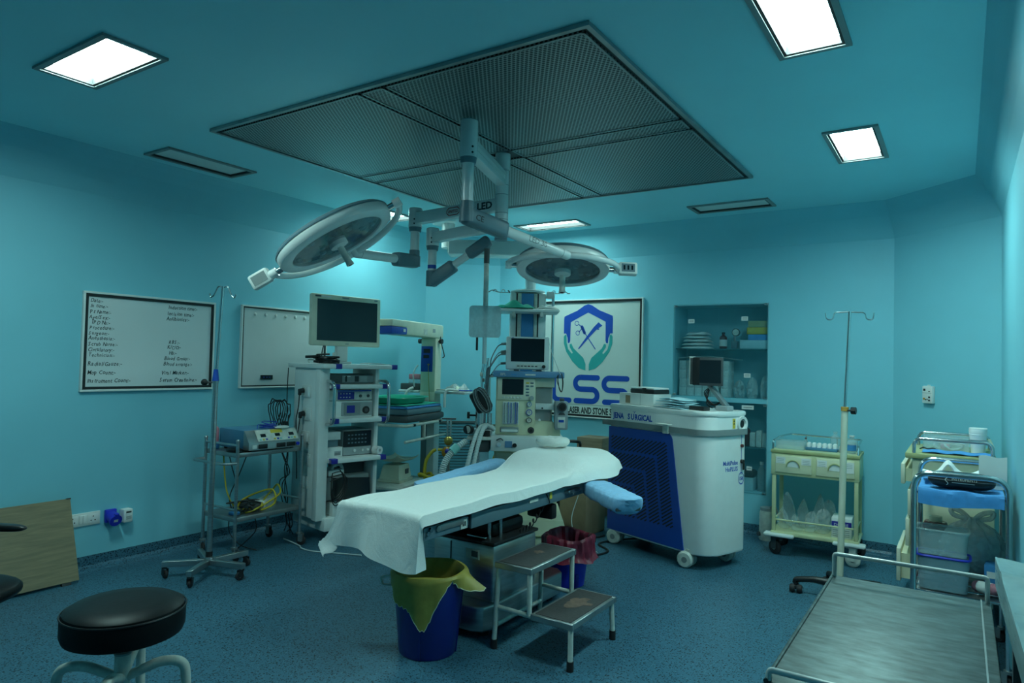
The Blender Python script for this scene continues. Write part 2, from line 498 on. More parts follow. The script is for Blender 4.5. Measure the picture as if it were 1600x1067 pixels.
for i, sd in enumerate(SIDES):
    j = (i + 1) % len(RING); m = MB()
    lo = 1 if sd == 'back' else 0
    for k in range(lo, len(rings) - 1):
        a, b_ = rings[k], rings[k + 1]
        m.add([a[i], a[j], b_[j], b_[i]], [(0, 3, 2, 1)], 'wall_paint')
    if sd == 'back':
        x1, x0 = RING[i][0], RING[j][0]
        hx0, hx1, hz0, hz1 = HOLE
        for a, b_ in (((x0, YB, 0), (hx0, YB + .12, ZB)), ((hx1, YB, 0), (x1, YB + .12, ZB)), ((hx0, YB, 0), (hx1, YB + .12, hz0)), ((hx0, YB, hz1), (hx1, YB + .12, ZB))):
            m.bx(a, b_, 'wall_paint')
    else:
        o0, o1 = outer[i], outer[j]
        m.add([(o0.x, o0.y, 0), (o1.x, o1.y, 0), (o1.x, o1.y, H), (o0.x, o0.y, H), rings[0][i], rings[0][j], rings[-1][j], rings[-1][i]],
              [(0, 1, 2, 3), (0, 4, 5, 1), (3, 2, 6, 7)], 'wall_paint')
    struct('wall_' + sd, m)
    # sheet-vinyl skirting coved up the wall
    q = MB(); pts = [(.052, 0.0), (.050, .003), (.040, .005), (.018, .012), (.006, .028), (.0025, .088), (.0025, .0)]
    rr = [[(p.x, p.y, z) for p in inset(RING, d)] for d, z in pts[:6]]
    for k in range(5): q.add([rr[k][i], rr[k][j], rr[k + 1][j], rr[k + 1][i]], [(0, 1, 2, 3)], 'speckled_vinyl')
    w0, w1 = [[(p.x, p.y, .003) for p in inset(RING, d)] for d in (.046, .050)]
    q.add([w0[i], w0[j], w1[j], w1[i]], [(0, 1, 2, 3)], 'shelf_blue')
    struct('baseboard_' + sd, q)
m = MB(); m.prism([(p.x, p.y) for p in outer], -.06, 0.0, 'speckled_vinyl'); struct('floor', m)
LIGHTS = [(-3.552, 1.340, -2.914, 1.618), (-.640, 2.315, -.365, 2.952), (-.645, 4.000, -.370, 4.636), (-3.560, 5.365, -2.885, 5.650), (-4.440, 4.050, -4.160, 4.694), (-4.440, 2.325, -4.148, 2.965), (-1.866, 5.345, -1.233, 5.628)]
RCS = .028                               # how deep the luminaires are let into the ceiling
holes = [(a + .02, b_ + .02, c - .02, d - .02) for a, b_, c, d in LIGHTS]
xs = sorted({-4.82, 1.47, *[h[0] for h in holes], *[h[2] for h in holes]}); ys = sorted({-1.12, 6.09, *[h[1] for h in holes], *[h[3] for h in holes]})
m = MB()
for i in range(len(xs) - 1):
    for j in range(len(ys) - 1):
        cx_, cy_ = (xs[i] + xs[i + 1]) / 2, (ys[j] + ys[j + 1]) / 2
        if any(h[0] < cx_ < h[2] and h[1] < cy_ < h[3] for h in holes): continue
        m.add([(xs[i], ys[j], H), (xs[i + 1], ys[j], H), (xs[i + 1], ys[j + 1], H), (xs[i], ys[j + 1], H)], [(0, 3, 2, 1)], 'ceiling_paint')
m.bx((-4.82, -1.12, H + .07), (1.47, 6.09, H + .10), 'ceiling_paint'); struct('ceiling', m)

# return-air grille low in the chamfered corner (part of the building)
cdir = Vector((RING[6][0] - RING[7][0], RING[6][1] - RING[7][1], 0)).normalized()
G = frame((-4.44, 5.68, .30), cdir, (0, 0, 1))     # local z looks out of the wall into the room
t = thing('return_air_grille', 'dark slatted return air grille low on the angled back corner wall', 'grille', (-4.44, 5.68, .08))
G = _TM[t.name].inverted() @ frame((-4.44, 5.682, .42), cdir, (0, 0, 1))
m = MB()
for a, b_ in (((-.26, .33), (.26, .35)), ((-.26, -.35), (.26, -.33)), ((-.26, -.33), (-.24, .33)), ((.24, -.33), (.26, .33))):
    m.bx((a[0], a[1], -.004), (b_[0], b_[1], .014), 'grille_metal', T=G)
part('frame', m, t)
m = MB(); m.bx((-.24, -.33, -.003), (.24, .33, -.001), 'black', T=G); part('backing', m, t)
m = MB()
for k in range(22):
    y = -.315 + k * .03
    m.add([(-.24, y, .0), (.24, y, .0), (.24, y + .007, .010), (-.24, y + .007, .010), (-.24, y + .002, .0), (.24, y + .002, .0), (.24, y + .0095, .010), (-.24, y + .0095, .010)],
          [(0, 1, 2, 3), (4, 7, 6, 5), (3, 2, 6, 7), (0, 4, 5, 1)], 'grille_metal', T=G)
part('slats', m, t)

# ---------------------------------------------------------------- ceiling fittings
def ceiling_light(x0, y0, x1, y1, lit, label):
    t = thing('ceiling_light', label, 'ceiling light', ((x0 + x1) / 2, (y0 + y1) / 2, H), group='ceiling light panels')
    m = W(t); w = .022
    for a, b_ in (((x0, y0), (x1, y0 + w)), ((x0, y1 - w), (x1, y1)), ((x0, y0 + w), (x0 + w, y1 - w)), ((x1 - w, y0 + w), (x1, y1 - w))):
        m.bx((*a, H - .012), (*b_, H - .0005), 'mid_grey')
    part('frame', m, t)
    m = W(t); x0 += w; x1 -= w; y0 += w; y1 -= w; w = .012
    for a, b_ in (((x0, y0), (x1, y0 + w)), ((x0, y1 - w), (x1, y1)), ((x0, y0 + w), (x0 + w, y1 - w)), ((x1 - w, y0 + w), (x1, y1 - w))):
        m.bx((*a, H - .006), (*b_, H + RCS + .012), 'rubber')
    part('recess_rim', m, t)
    m = W(t); m.bx((x0 + w, y0 + w, H + (RCS if lit else .004)), (x1 - w, y1 - w, H + RCS + .012), lit or 'white_plastic'); part('diffuser', m, t)
ceiling_light(-3.552, 1.340, -2.914, 1.618, 'lamp_glow', 'lit ceiling panel at the left, nearest the camera')
ceiling_light(-.640, 2.315, -.365, 2.952, 'lamp_glow', 'lit ceiling panel cut off by the top edge of the photo')
ceiling_light(-.645, 4.000, -.370, 4.636, 'lamp_glow', 'lit ceiling panel at the right, nearly square in view')
ceiling_light(-3.560, 5.365, -2.885, 5.650, 'lamp_glow_weak', 'lit ceiling panel behind the lamp column, near the back wall')
ceiling_light(-4.440, 4.050, -4.160, 4.694, 'lamp_glow_weak', 'lit ceiling panel mostly hidden behind the left lamp head')
ceiling_light(-4.440, 2.325, -4.148, 2.965, None, 'unlit grey ceiling panel above the left wall')
ceiling_light(-1.866, 5.345, -1.233, 5.628, None, 'unlit grey ceiling panel above the glazed wall cupboard')

PX0, PX1, PY0, PY1 = -3.612, -1.180, 2.260, 4.692
t = thing('airflow_ceiling_diffuser', 'large square perforated metal airflow diffuser in the ceiling above the table', 'air diffuser', ((PX0 + PX1) / 2, (PY0 + PY1) / 2, H))
m = W(t); w = .022
for a, b_ in (((PX0, PY0), (PX1, PY0 + w)), ((PX0, PY1 - w), (PX1, PY1)), ((PX0, PY0 + w), (PX0 + w, PY1 - w)), ((PX1 - w, PY0 + w), (PX1, PY1 - w))):
    m.bx((*a, H - .018), (*b_, H - .0005), 'dull_steel')
part('outer_frame', m, t)
m = W(t); m.bx((PX0 + w, PY0 + w, H - .006), (PX1 - w, PY1 - w, H - .0005), 'black'); part('plenum_backing', m, t)
gx0, gx1, gy0, gy1 = -2.445, -2.295, 3.400, 3.555
e = .046
def perf(name, a, b_, label=None):
    m = W(t); m.bx((a[0], a[1], H - .013), (b_[0], b_[1], H - .0065), 'perforated_sheet')
    for p, q in (((a[0], a[1]), (b_[0], a[1] + .011)), ((a[0], b_[1] - .011), (b_[0], b_[1])), ((a[0], a[1]), (a[0] + .011, b_[1])), ((b_[0] - .011, a[1]), (b_[0], b_[1]))):
        m.bx((*p, H - .016), (*q, H - .0125), 'dull_steel')
    part(name, m, t, label)
for xa, xb in ((PX0 + e, gx0 - .016), (gx1 + .016, PX1 - e)):
    for ya, yb in ((PY0 + e, gy0 - .016), (gy1 + .016, PY1 - e)):
        perf('perforated_panel', (xa, ya), (xb, yb))
perf('filler_strip', (gx0 + .004, PY0 + e), (gx1 - .004, gy0 - .004)); perf('filler_strip', (gx0 + .004, gy1 + .004), (gx1 - .004, PY1 - e))
perf('filler_strip', (PX0 + e, gy0 + .004), (gx0 - .004, gy1 - .004)); perf('filler_strip', (gx1 + .004, gy0 + .004), (PX1 - e, gy1 - .004))

# ---------------------------------------------------------------- double-head surgical light
CX, CY = -2.393, 3.468
t = thing('surgical_light', 'white two-headed surgical lamp with jointed arms hanging from the ceiling diffuser', 'surgical lamp', (CX, CY, H))
m = W(t)
m.cyl((CX, CY, H - .0065), (CX, CY, H - .10), .048, 'white_gloss', n=24)
m.cyl((CX, CY, H - .10), (CX, CY, 2.19), .041, 'white_gloss', n=24)
for z in (2.59, 2.50, 2.44, 2.325, 2.285): m.cyl((CX, CY, z - .003), (CX, CY, z), .0418, 'mid_grey', n=24)
m.cyl((CX, CY, 2.19), (CX, CY, 2.155), .040, 'slate_plastic', n=24)
m.cyl((CX - .03, CY - .031, 2.64), (CX - .027, CY - .036, 2.64), .005, 'black', n=8)
part('column', m, t)
arms = ((-2.172, 2.828, 2.49, 2.582, 2.664, .047), (-3.173, 3.547, 2.34, 2.42, 2.448, .047), (-3.095, 3.645, 2.22, 2.29, 2.319, .046))
for k, (x, y, z0, z1, zt, r) in enumerate(arms):
    d = Vector((x - CX, y - CY, 0)); L_ = d.length; d.normalize()
    A = _TM[t.name].inverted() @ frame((CX, CY, (z0 + z1) / 2), d, (0, 0, 1))
    m = MB(); m.bx((.0, -(z1 - z0) / 2, -.032), (L_, (z1 - z0) / 2, .032), 'white_gloss', .008, T=A)
    X = (1, 0, 0); 
    if k == 1:
        B = _TM[t.name].inverted() @ frame((CX + d.x * .045, CY + d.y * .045, (z0 + z1) / 2), (-d.x, -d.y, 0), (0, 0, 1))
        m.text('LED', .062, 'ink', B @ tr(-.135, -.020, .0325), sx=1.2, bold=.03)
        ov = [(.046 * math.cos(q) * 1.0, .022 * math.sin(q)) for q in [2 * PI * i / 28 for i in range(28)]]
        hx = [(.060, .010), (.040, .027), (-.040, .027), (-.060, .010), (-.060, -.010), (-.040, -.027), (.040, -.027), (.060, -.010)]
        m.prism(hx, .0322, .0330, 'oval_red', T=B @ tr(-.345, .0, 0)); m.prism([(a * .90, b_ * .80) for a, b_ in hx], .0330, .0334, 'white_gloss', T=B @ tr(-.345, 0, 0))
        m.text('UNITED', .026, 'oval_red', B @ tr(-.345, -.009, .0336), align='CENTER', sx=1.0, bold=.02)
    if k == 0:
        m.bx((.05, -.012, -.0335), (L_ - .05, .012, -.032), 'white_plastic', T=A)
    part('arm', m, t)
    m = W(t)
    m.cyl((x, y, zt), (x, y, z0 - .02), r, 'white_gloss', n=22); m.cyl((x, y, zt + .004), (x, y, zt), r * .94, 'mid_grey', n=22)
    zc = z0 - .02
    m.cyl((x, y, zc), (x, y, zc - .03), r * .96, 'slate_plastic', n=22, r1=r * .86)
    for dz in (.02, .05):
        w_ = Vector((-x, -y, 0)).normalized(); w_ = Vector((w_.x * .9 - .43 * w_.y, w_.y * .9 + .43 * w_.x, 0))
        if k: w_ = Vector((w_.x - .5, w_.y - .3, 0)).normalized()
        m.cyl((x + w_.x * (r - .002), y + w_.y * (r - .002), z0 + dz - .02), (x + w_.x * (r + .0015), y + w_.y * (r + .0015), z0 + dz - .02), .006, 'black', n=8)
    zend = (2.225, 2.14, 2.02)[k]
    m.cyl((x, y, zc - .03), (x, y, zend), r * .66, 'white_gloss', n=20)
    if k == 2: m.cyl((x, y, zend + .045), (x, y, zend + .02), r * .67, 'sign_blue', n=20)
    part('drop_tube', m, t)
v1 = Vector(((519 - 800) / 1064, (533.5 - 371) / 1064, 1)); 
def camdir(a, b_, c): return (r2 * a + u2 * b_ + Fv * c)
def lamp(name, C, n, ax, R, ymid, spring0, control, label, face_text):
    """C centre, n the way the light shines, ax the pivot axis; ymid where the half-ring yoke meets the spring arm"""
    n = n.normalized(); ax = (ax - n * ax.dot(n)).normalized()
    A = _TM[t.name].inverted() @ frame(C, ax, -n.cross(ax))          # local z = -n?  see below
    zdir = ax.cross(-n.cross(ax))
    if zdir.dot(n) < 0: A = _TM[t.name].inverted() @ frame(C, ax, n.cross(ax))
    m = MB()
    prof_ = [(R * .30, -.075), (R * .80, -.062), (R * .955, -.045), (R, -.025), (R, .012), (R * .985, .024), (R * .83, .034), (R * .80, .030), (R * .79, .020)]
    m.lathe(prof_, 'white_gloss', 48, A, cap=False)
    m.lathe([(1e-4, -.076), (R * .30, -.075)], 'white_gloss', 48, A, cap=False)
    m.lathe([(R * .958, -.0465), (R * 1.004, -.030), (R * 1.006, -.022)], 'slate_plastic', 48, A, cap=False)
    h = part('lamp_head', m, t, label)
    m = MB(); m.lathe([(1e-4, .0), (R * .80, .0)], 'lens_dark', 40, A, cap=False)
    g = random.Random(3)
    for ring, cnt, rad in ((.28, 6, .05), (.52, 11, .05), (.70, 15, .042)):
        for i in range(cnt):
            q = 2 * PI * i / cnt + ring
            m.lathe([(1e-4, .012), (R * rad, .010), (R * rad * 1.25, .001)], 'lens_cover' if i % 3 else 'slate_plastic', 12, A @ tr(R * ring * math.cos(q), R * ring * math.sin(q), 0), cap=False)
    part('led_cluster', m, h)
    m = MB(); m.lathe([(1e-4, .026), (R * .795, .022)], 'lens_cover', 40, A, cap=False); part('lens', m, h)
    m = MB()
    m.cyl((0, 0, .012), (0, 0, .05), .052, 'white_plastic', n=24, T=A); m.cyl((0, 0, .05), (0, 0, .058), .052, 'white_plastic', r1=.03, n=24, T=A)
    m.cyl((0, 0, .058), (0, 0, .16), .019, 'worn_white', n=16, T=A); m.cyl((0, 0, .16), (0, 0, .172), .021, 'worn_white', n=16, T=A)
    m.cyl((0, 0, .172), (0, 0, .174), .012, 'dark_red', n=12, T=A)
    part('handle', m, h, 'pale sterile grip handle')
    # yoke: half ring from pivot to pivot, passing through ymid
    I = _TM[t.name].inverted()
    Ry = R * 1.17
    md = (ymid - C).normalized(); md = (md - ax * md.dot(ax)).normalized()
    pts = [C + ax * (Ry * math.cos(q)) + md * (Ry * math.sin(q)) for q in [PI * i / 22 for i in range(23)]]
    m = MB(); m.tube(pts, .019, 'white_gloss', 10, T=I)
    for s in (1, -1):
        m.cyl(C + ax * (s * R * .97), C + ax * (s * R * 1.20), .017, 'chrome', n=14, T=I)
        m.cyl(C + ax * (s * R * 1.10), C + ax * (s * R * 1.23), .026, 'white_gloss', n=14, T=I)
    mid = C + md * Ry
    m.ball(mid, .028, 'white_gloss', I)
    part('yoke', m, t)
    m = MB(); s = control
    B = I @ frame(C + ax * (s * R * 1.36), n, (0, 0, 1) if abs(n.z) < .8 else ax * s)
    m.box((-.01, .01, 0), (.085, .12, .05), 'white_plastic', .012, T=B); m.box((-.01, .01, .0255), (.055, .085, .002), 'slate_plastic', T=B)
    m.box((-.01, .01, -.0255), (.055, .085, .002), 'mid_grey', T=B)
    for k in range(3): m.box((-.01, -.015 + k * .025, .027), (.03, .012, .002), 'screen', T=B)
    part('control_panel', m, t)
    # spring arm
    p0 = Vector(spring0); d = (mid - p0); L_ = d.length; d.normalize()
    m = MB()
    m.cyl(p0 + Vector((0, 0, .075)), p0 + Vector((0, 0, .03)), .036, 'slate_plastic', n=16, T=I)
    m.cyl(p0 + Vector((0, 0, .035)), p0 - Vector((0, 0, .035)), .042, 'slate_plastic', n=16, T=I)
    S = I @ frame(p0, d, (0, 0, 1))
    m.bx((-.02, -.048, -.04), (L_ * .36, .045, .04), 'slate_plastic', .022, 3, T=S)
    m.cyl((L_ * .33, 0, 0), (L_, 0, 0), .029, 'white_gloss', n=18, T=S)
    m.cyl((L_ * .93, 0, 0), (L_ * .935, 0, 0), .0295, 'mid_grey', n=18, T=S)
    side = 1 if (frame(p0, d, (0, 0, 1)).to_3x3() @ Vector((0, 0, 1))).dot(-p0) > 0 else -1
    F_ = S if side > 0 else S @ Matrix.Rotation(PI, 4, 'Y')
    if face_text:
        m.text('CE', .045, 'ink', F_ @ tr(.03 if side > 0 else -.10, -.018, .0412))
        m.text(face_text, .046, 'mid_grey', F_ @ tr(L_ * .56 if side > 0 else -L_ * .80, -.014, .0285))
    part('spring_arm', m, t)
CL = Vector((-2.910, 2.596, 2.066)); CR = Vector((-2.146, 3.819, 2.019))
vl = (CL - Vector((0, 0, 1.4))).normalized(); vr = (CR - Vector((0, 0, 1.4))).normalized()
ml = camdir(.517, -.855, 0) * .32 + vl * .95
mr_ = camdir(0, 1, 0) * .20 - vr * .95
lamp('left', CL, camdir(.498, -.867, -.02), camdir(.855, .517, 0), .34, CL + ml, (-3.173, 3.547, 2.085), -1, 'larger lamp head, tilted, at the left', None)
lamp('right', CR, camdir(-.05, -.96, -.27), camdir(1, -.02, 0), .30, CR + mr_, (-2.172, 2.828, 2.165), 1, 'smaller lamp head, nearly level, at the right', 'LED 30')
# third arm: spring arm up to a link, a hanging rod and a clear splash shield
I = _TM[t.name].inverted()
p0 = Vector((-3.095, 3.645, 1.955)); p1 = Vector((-2.69, 3.735, 2.215)); d = (p1 - p0); L_ = d.length; d.normalize()
S = I @ frame(p0, d, (0, 0, 1)); m = MB()
m.cyl(p0 + Vector((0, 0, .07)), p0 - Vector((0, 0, .035)), .040, 'slate_plastic', n=16, T=I)
m.bx((-.02, -.045, -.038), (L_ * .42, .042, .038), 'slate_plastic', .02, 3, T=S); m.cyl((L_ * .4, 0, 0), (L_ * .75, 0, 0), .026, 'white_gloss', n=16, T=S)
m.bx((L_ * .66, -.038, -.034), (L_ + .02, .040, .034), 'slate_plastic', .02, 3, T=S)
part('spring_arm', m, t)
m = MB(); m.cyl(p1, p1 - Vector((0, 0, .05)), .022, 'slate_plastic', n=14, T=I); m.cyl(p1 - Vector((0, 0, .04)), p1 - Vector((0, 0, .15)), .019, 'dark_grey', n=14, T=I)
m.cyl(p1 - Vector((0, 0, .14)), p1 - Vector((0, 0, .46)), .017, 'worn_white', n=14, T=I); m.cyl(p1 - Vector((0, 0, .45)), p1 - Vector((0, 0, .83)), .014, 'frosted', n=14, T=I)
m.bx((-.018, .0, -.02), (-.004, .10, .02), 'black', .004, T=I @ frame(p1 - Vector((.035, .02, .74)), Rv, (0, 0, 1)))
part('hanging_rod', m, t)
S = I @ frame(p1 - Vector((0, 0, .545)) - Fv * .022, Rv, (0, 0, 1))
pl = []
for cx_, cy_, a0 in ((.085, .085, 0), (-.085, .085, 90), (-.085, -.085, 180), (.085, -.085, 270)):
    pl += [(cx_ + .022 * math.cos(math.radians(a0 + q)), cy_ + .022 * math.sin(math.radians(a0 + q))) for q in (0, 30, 60, 90)]
m = MB(); m.prism(pl, -.003, .003, 'frosted', T=S)
part('splash_shield', m, t, 'square clear plate hung on the third arm')

# ---------------------------------------------------------------- ceiling pendant behind the anaesthetic machine
px, py = cp(5.9, .13)
t = thing('ceiling_pendant', 'white ceiling service pendant with blue centre panel, behind the anaesthetic machine', 'service pendant', (*cp(6.15, -.60), H))
I = _TM[t.name].inverted()
R2 = Rv
m = W(t); fx, fy = cp(6.15, -.60)
m.cyl((fx, fy, H - .004), (fx, fy, H - .06), .15, 'white_gloss', n=28); m.cyl((fx, fy, H - .06), (fx, fy, 2.42), .06, 'white_gloss', n=24)
part('ceiling_mount', m, t)
S = I @ frame((*cp(5.95, -.14), 2.385), R2, (0, 0, 1))
m = MB(); m.bx((-.43, -.062, -.11), (.43, .062, .11), 'white_gloss', .012, T=S); m.bx((-.436, -.05, -.09), (-.428, .05, .09), 'worn_white', T=S); part('horizontal_arm', m, t)
S = I @ frame((px, py, 0), R2, Vector((0, 0, 1)).cross(R2))       # plan frame at the head: y away from camera
def sb(a, b_, mm, bev=0.0): return m.bx(a, b_, mm, bev, T=S)
m = MB(); m.cyl((.02, 0, 2.33), (.02, 0, 2.02), .046, 'white_gloss', n=22, T=S); m.cyl((.02, 0, 2.36), (.02, 0, 2.33), .07, 'white_gloss', n=22, T=S); part('drop_tube', m, t)
m = MB(); m.lathe([(1e-4, 2.0), (.14, 2.0), (.150, 2.008), (.148, 2.018), (.12, 2.026), (1e-4, 2.028)], 'white_gloss', 28, S)
sb((-.155, -.10, 1.22), (.155, .12, 2.0), 'white_metal', .025); part('head', m, t)
m = MB(); sb((-.055, -.107, 1.25), (.048, -.099, 1.99), 'panel_blue'); part('centre_panel', m, t, 'blue centre strip')
m = MB()
for x in (-.095, .085): sb((x - .006, -.108, 1.25), (x + .006, -.099, 1.99), 'black')
for x in (-.075, .066): sb((x - .012, -.110, 1.25), (x + .012, -.099, 1.99), 'worn_white')
part('rail', m, t)
m = MB(); sb((-.285, -.36, 1.815), (.255, -.02, 1.840), 'white_metal', .012)
for x in (-.12, .11): sb((x - .012, -.34, 1.78), (x + .012, -.10, 1.817), 'worn_white')
part('shelf', m, t)
for sx, o_ in ((-1, -.155), (1, .16)):
    m = MB(); m.cyl((o_, -.04, 2.0), (o_ + sx * .02, -.04, 2.02), .006, 'chrome', n=8, T=S)
    m.tube(fillet([(o_, -.04, 2.0), (o_ + sx * .10, -.05, 2.0), (o_ + sx * .16, -.06, 2.02), (o_ + sx * .18, -.06, 2.0), (o_ + sx * .20, -.06, 2.005)], .02), .0045, 'dull_steel', 6, T=S)
    for k in (.06, .13): m.tube([(o_ + sx * k + .014 * math.cos(q), -.055, 2.01 + .014 * math.sin(q)) for q in [PI * i / 8 - .4 for i in range(11)]], .0035, 'dull_steel', 6, T=S)
    part('hook_rail', m, t)
m = MB(); m.cyl((.215, -.10, 1.06), (.215, -.10, 1.985), .012, 'chrome', n=12, T=S); m.box((.19, -.09, 1.98), (.07, .05, .06), 'white_plastic', .008, T=S)
m.box((.19, -.05, 1.2), (.07, .03, .03), 'white_plastic', T=S)
part('side_pole', m, t)
IW = frame((px, py, 0), R2, Vector((0, 0, 1)).cross(R2))
def clothpile(m, cx, cy, z, lx, ly, h, mm, seed, T):
    g = random.Random(seed); ph = [g.uniform(0, 6) for _ in range(6)]
    def f(u, v):
        x = (u - .5) * 2; y = (v - .5) * 2
        e_ = max(0, 1 - x * x * x * x) * max(0, 1 - y ** 4)
        zz = h * e_ * (.55 + .25 * math.sin(3.1 * x + ph[0]) * math.cos(2.3 * y + ph[1]) + .2 * math.sin(7 * x + ph[2] + 2 * y))
        return (cx + x * lx / 2 * (1 + .06 * math.sin(5 * y + ph[3])), cy + y * ly / 2 * (1 + .06 * math.sin(4 * x + ph[4])), z + max(0.002, zz))
    m.grid(f, 26, 16, mm, .004, T=T)
m = MB(); clothpile(m, -.115, -.245, 1.848, .33, .20, .07, 'green_cloth', 4, IW)
solow('folded_drape', m, 'green surgical drape lying on the pendant shelf', 'drape', (px, py, 1.84))
m = MB(); clothpile(m, .158, -.26, 1.8475, .17, .13, .045, 'towel', 9, IW)
for v in m.v: pass
solow('small_towel', m, 'small white folded towel at the right end of the pendant shelf', 'towel', (px + .1, py - .1, 1.84))
# ================================================================ things on the walls
def ribbon(m, pts, w, z0, z1, mname, T, n=8):
    """flat stroke of constant width with round ends"""
    P = [Vector((p[0], p[1])) for p in pts]; Lf, Rt = [], []
    for i in range(len(P)):
        d = (P[min(len(P) - 1, i + 1)] - P[max(0, i - 1)]).normalized(); q = Vector((-d.y, d.x)) * (w / 2)
        Lf.append(P[i] + q); Rt.append(P[i] - q)
    d1 = (P[-1] - P[-2]).normalized(); d0 = (P[0] - P[1]).normalized()
    def capp(c, d):
        a0 = math.atan2(d.y, d.x); return [c + Vector((math.cos(a0 + PI / 2 - PI * k / n), math.sin(a0 + PI / 2 - PI * k / n))) * (w / 2) for k in range(1, n)]
    v = []
    k = len(P)
    vs_ = [(p.x, p.y, z1) for p in Lf] + [(p.x, p.y, z1) for p in Rt]
    fs = [(k + i, k + i + 1, i + 1, i) for i in range(k - 1)]
    c1 = capp(P[-1], d1); c0 = capp(P[0], d0)
    b1 = len(vs_); vs_ += [(p.x, p.y, z1) for p in c1]; fs.append(tuple([k - 1] + list(range(b1, b1 + len(c1))) + [2 * k - 1])[::-1])
    b0 = len(vs_); vs_ += [(p.x, p.y, z1) for p in c0]; fs.append(tuple([k] + list(range(b0, b0 + len(c0))) + [0])[::-1])
    m.add(vs_, fs, mname, T)
def arc(cx, cy, r, a0, a1, n=10):
    return [(cx + r * math.cos(math.radians(a0 + (a1 - a0) * i / n)), cy + r * math.sin(math.radians(a0 + (a1 - a0) * i / n))) for i in range(n + 1)]
def framed(t, B, w, h, fw, d, outer_m, inner_m, face_m, lip=.014):
    """aluminium frame + dark inner line + face, in the frame B (origin = lower left, z out of the wall)"""
    m = MB()
    for a, b_ in (((0, 0), (w, fw)), ((0, h - fw), (w, h)), ((0, fw), (fw, h - fw)), ((w - fw, fw), (w, h - fw))):
        m.bx((*a, 0), (*b_, d), outer_m, .002, 1, T=B)
    part('frame', m, t)
    m = MB(); q = fw + lip
    for a, b_ in (((fw, fw), (w - fw, q)), ((fw, h - q), (w - fw, h - fw)), ((fw, q), (q, h - q)), ((w - q, q), (w - fw, h - q))):
        m.bx((*a, .0), (*b_, d * .82), inner_m, T=B)
    part('frame_inset', m, t)
    m = MB(); m.bx((q, q, .0), (w - q, h - q, d * .5), face_m, T=B); part('face', m, t)
    return d * .5
# --- written whiteboard
WB = thing('whiteboard', 'framed whiteboard with rows of handwritten case headings', 'whiteboard', (XL, 2.11, 1.145))
B = frame((0, 0, 0), (0, 1, 0), (0, 0, 1)); w, h = .925, .648
z = framed(WB, B, w, h, .014, .022, 'white_metal', 'black', 'board_white', .018)
m = MB()
g = random.Random(5)
def hand(s, y, zz, size, sh=.22):
    # every letter jotted a little up, down and aslant
    x = y - 2.11
    for ch in s:
        if ch == ' ': x += size * .32; continue
        m.text(ch, size * g.uniform(.92, 1.08), 'ink', B @ tr(x, zz - 1.145 + g.uniform(-.0022, .0022), z + .0003) @ rz(g.uniform(-.09, .09)), .0004, 'LEFT', .82, sh + g.uniform(-.1, .1), .012)
        x += size * ({'i': .24, 'l': .24, 't': .30, 'f': .29, 'r': .33, 'I': .26, 'm': .66, 'w': .58, 'M': .64, 'N': .56, ':': .22, '-': .30, '/': .28, 'j': .24, 'W': .7}.get(ch, .60 if ch.isupper() else .475)) * .98
col1 = [('Date:-', 165), ('In time:-', 191), ('Pt Name:-', 222), ('Age/Sex:-', 251), ('IPD No:-', 278), ('Procedure:-', 306), ('Surgeon:-', 333), ('Anesthesia:-', 359), ('Scrub Nurse:-', 390), ('Circulatory:-', 419), ('Technician:-', 447)]
for s, yy in col1: hand(s, 2.155 - .004 * (s[0] in 'ASC') + (.014 if s[0:2] == 'IP' else 0), 1.795 - (yy + 8 - 116) / 521 * .65, .034)
for s, yy in (('Radial/Gauze:-', 492), ('Mop Count:-', 537), ('Instrument Count:-', 580)): hand(s, 2.153, 1.795 - (yy + 10 - 116) / 521 * .65, .038)
for s, yy, y0 in (('Induction time:-', 203, 2.672), ('Incision time:-', 236, 2.668), ('Antibiotics:-', 262, 2.662), ('RBS:-', 382, 2.684), ('K/C/O:-', 408, 2.675), ('Hb:-', 437, 2.688), ('Blood Group:-', 464, 2.655), ('Blood arrange:-', 493, 2.650)):
    hand(s, y0, 1.795 - (yy + 8 - 158) / 467 * .65, .036)
hand('Viral Marker:-', 2.638, 1.795 - (536 + 10 - 158) / 467 * .65, .038); hand('Serum Creatinine:-', 2.628, 1.795 - (574 + 8 - 158) / 467 * .65, .038)
part('handwriting', m, WB, 'black marker handwriting')
# --- x-ray view box
t = thing('xray_viewbox', 'framed viewing box with white film clips on the wall behind the video cart', 'x-ray viewer', (XL, 3.256, 1.147))
z = framed(t, B, .86, .653, .012, .026, 'white_metal', 'black', 'viewbox_face', .010)
for k in range(7):
    m = MB(); m.lathe([(1e-4, .012), (.009, .010), (.0125, .004), (.0125, 0)][::-1], 'white_plastic', 16, B @ tr(.125 + k * .098, .588, z), cap=False); part('film_clip', m, t)
m = MB(); m.box((.25, .085, z + .003), (.115, .036, .008), 'screen', .003, T=B)
for k in range(3): m.box((.222 + k * .027, .085, z + .0075), (.010, .008, .002), 'blue_wire', T=B)
part('control_switch', m, t)
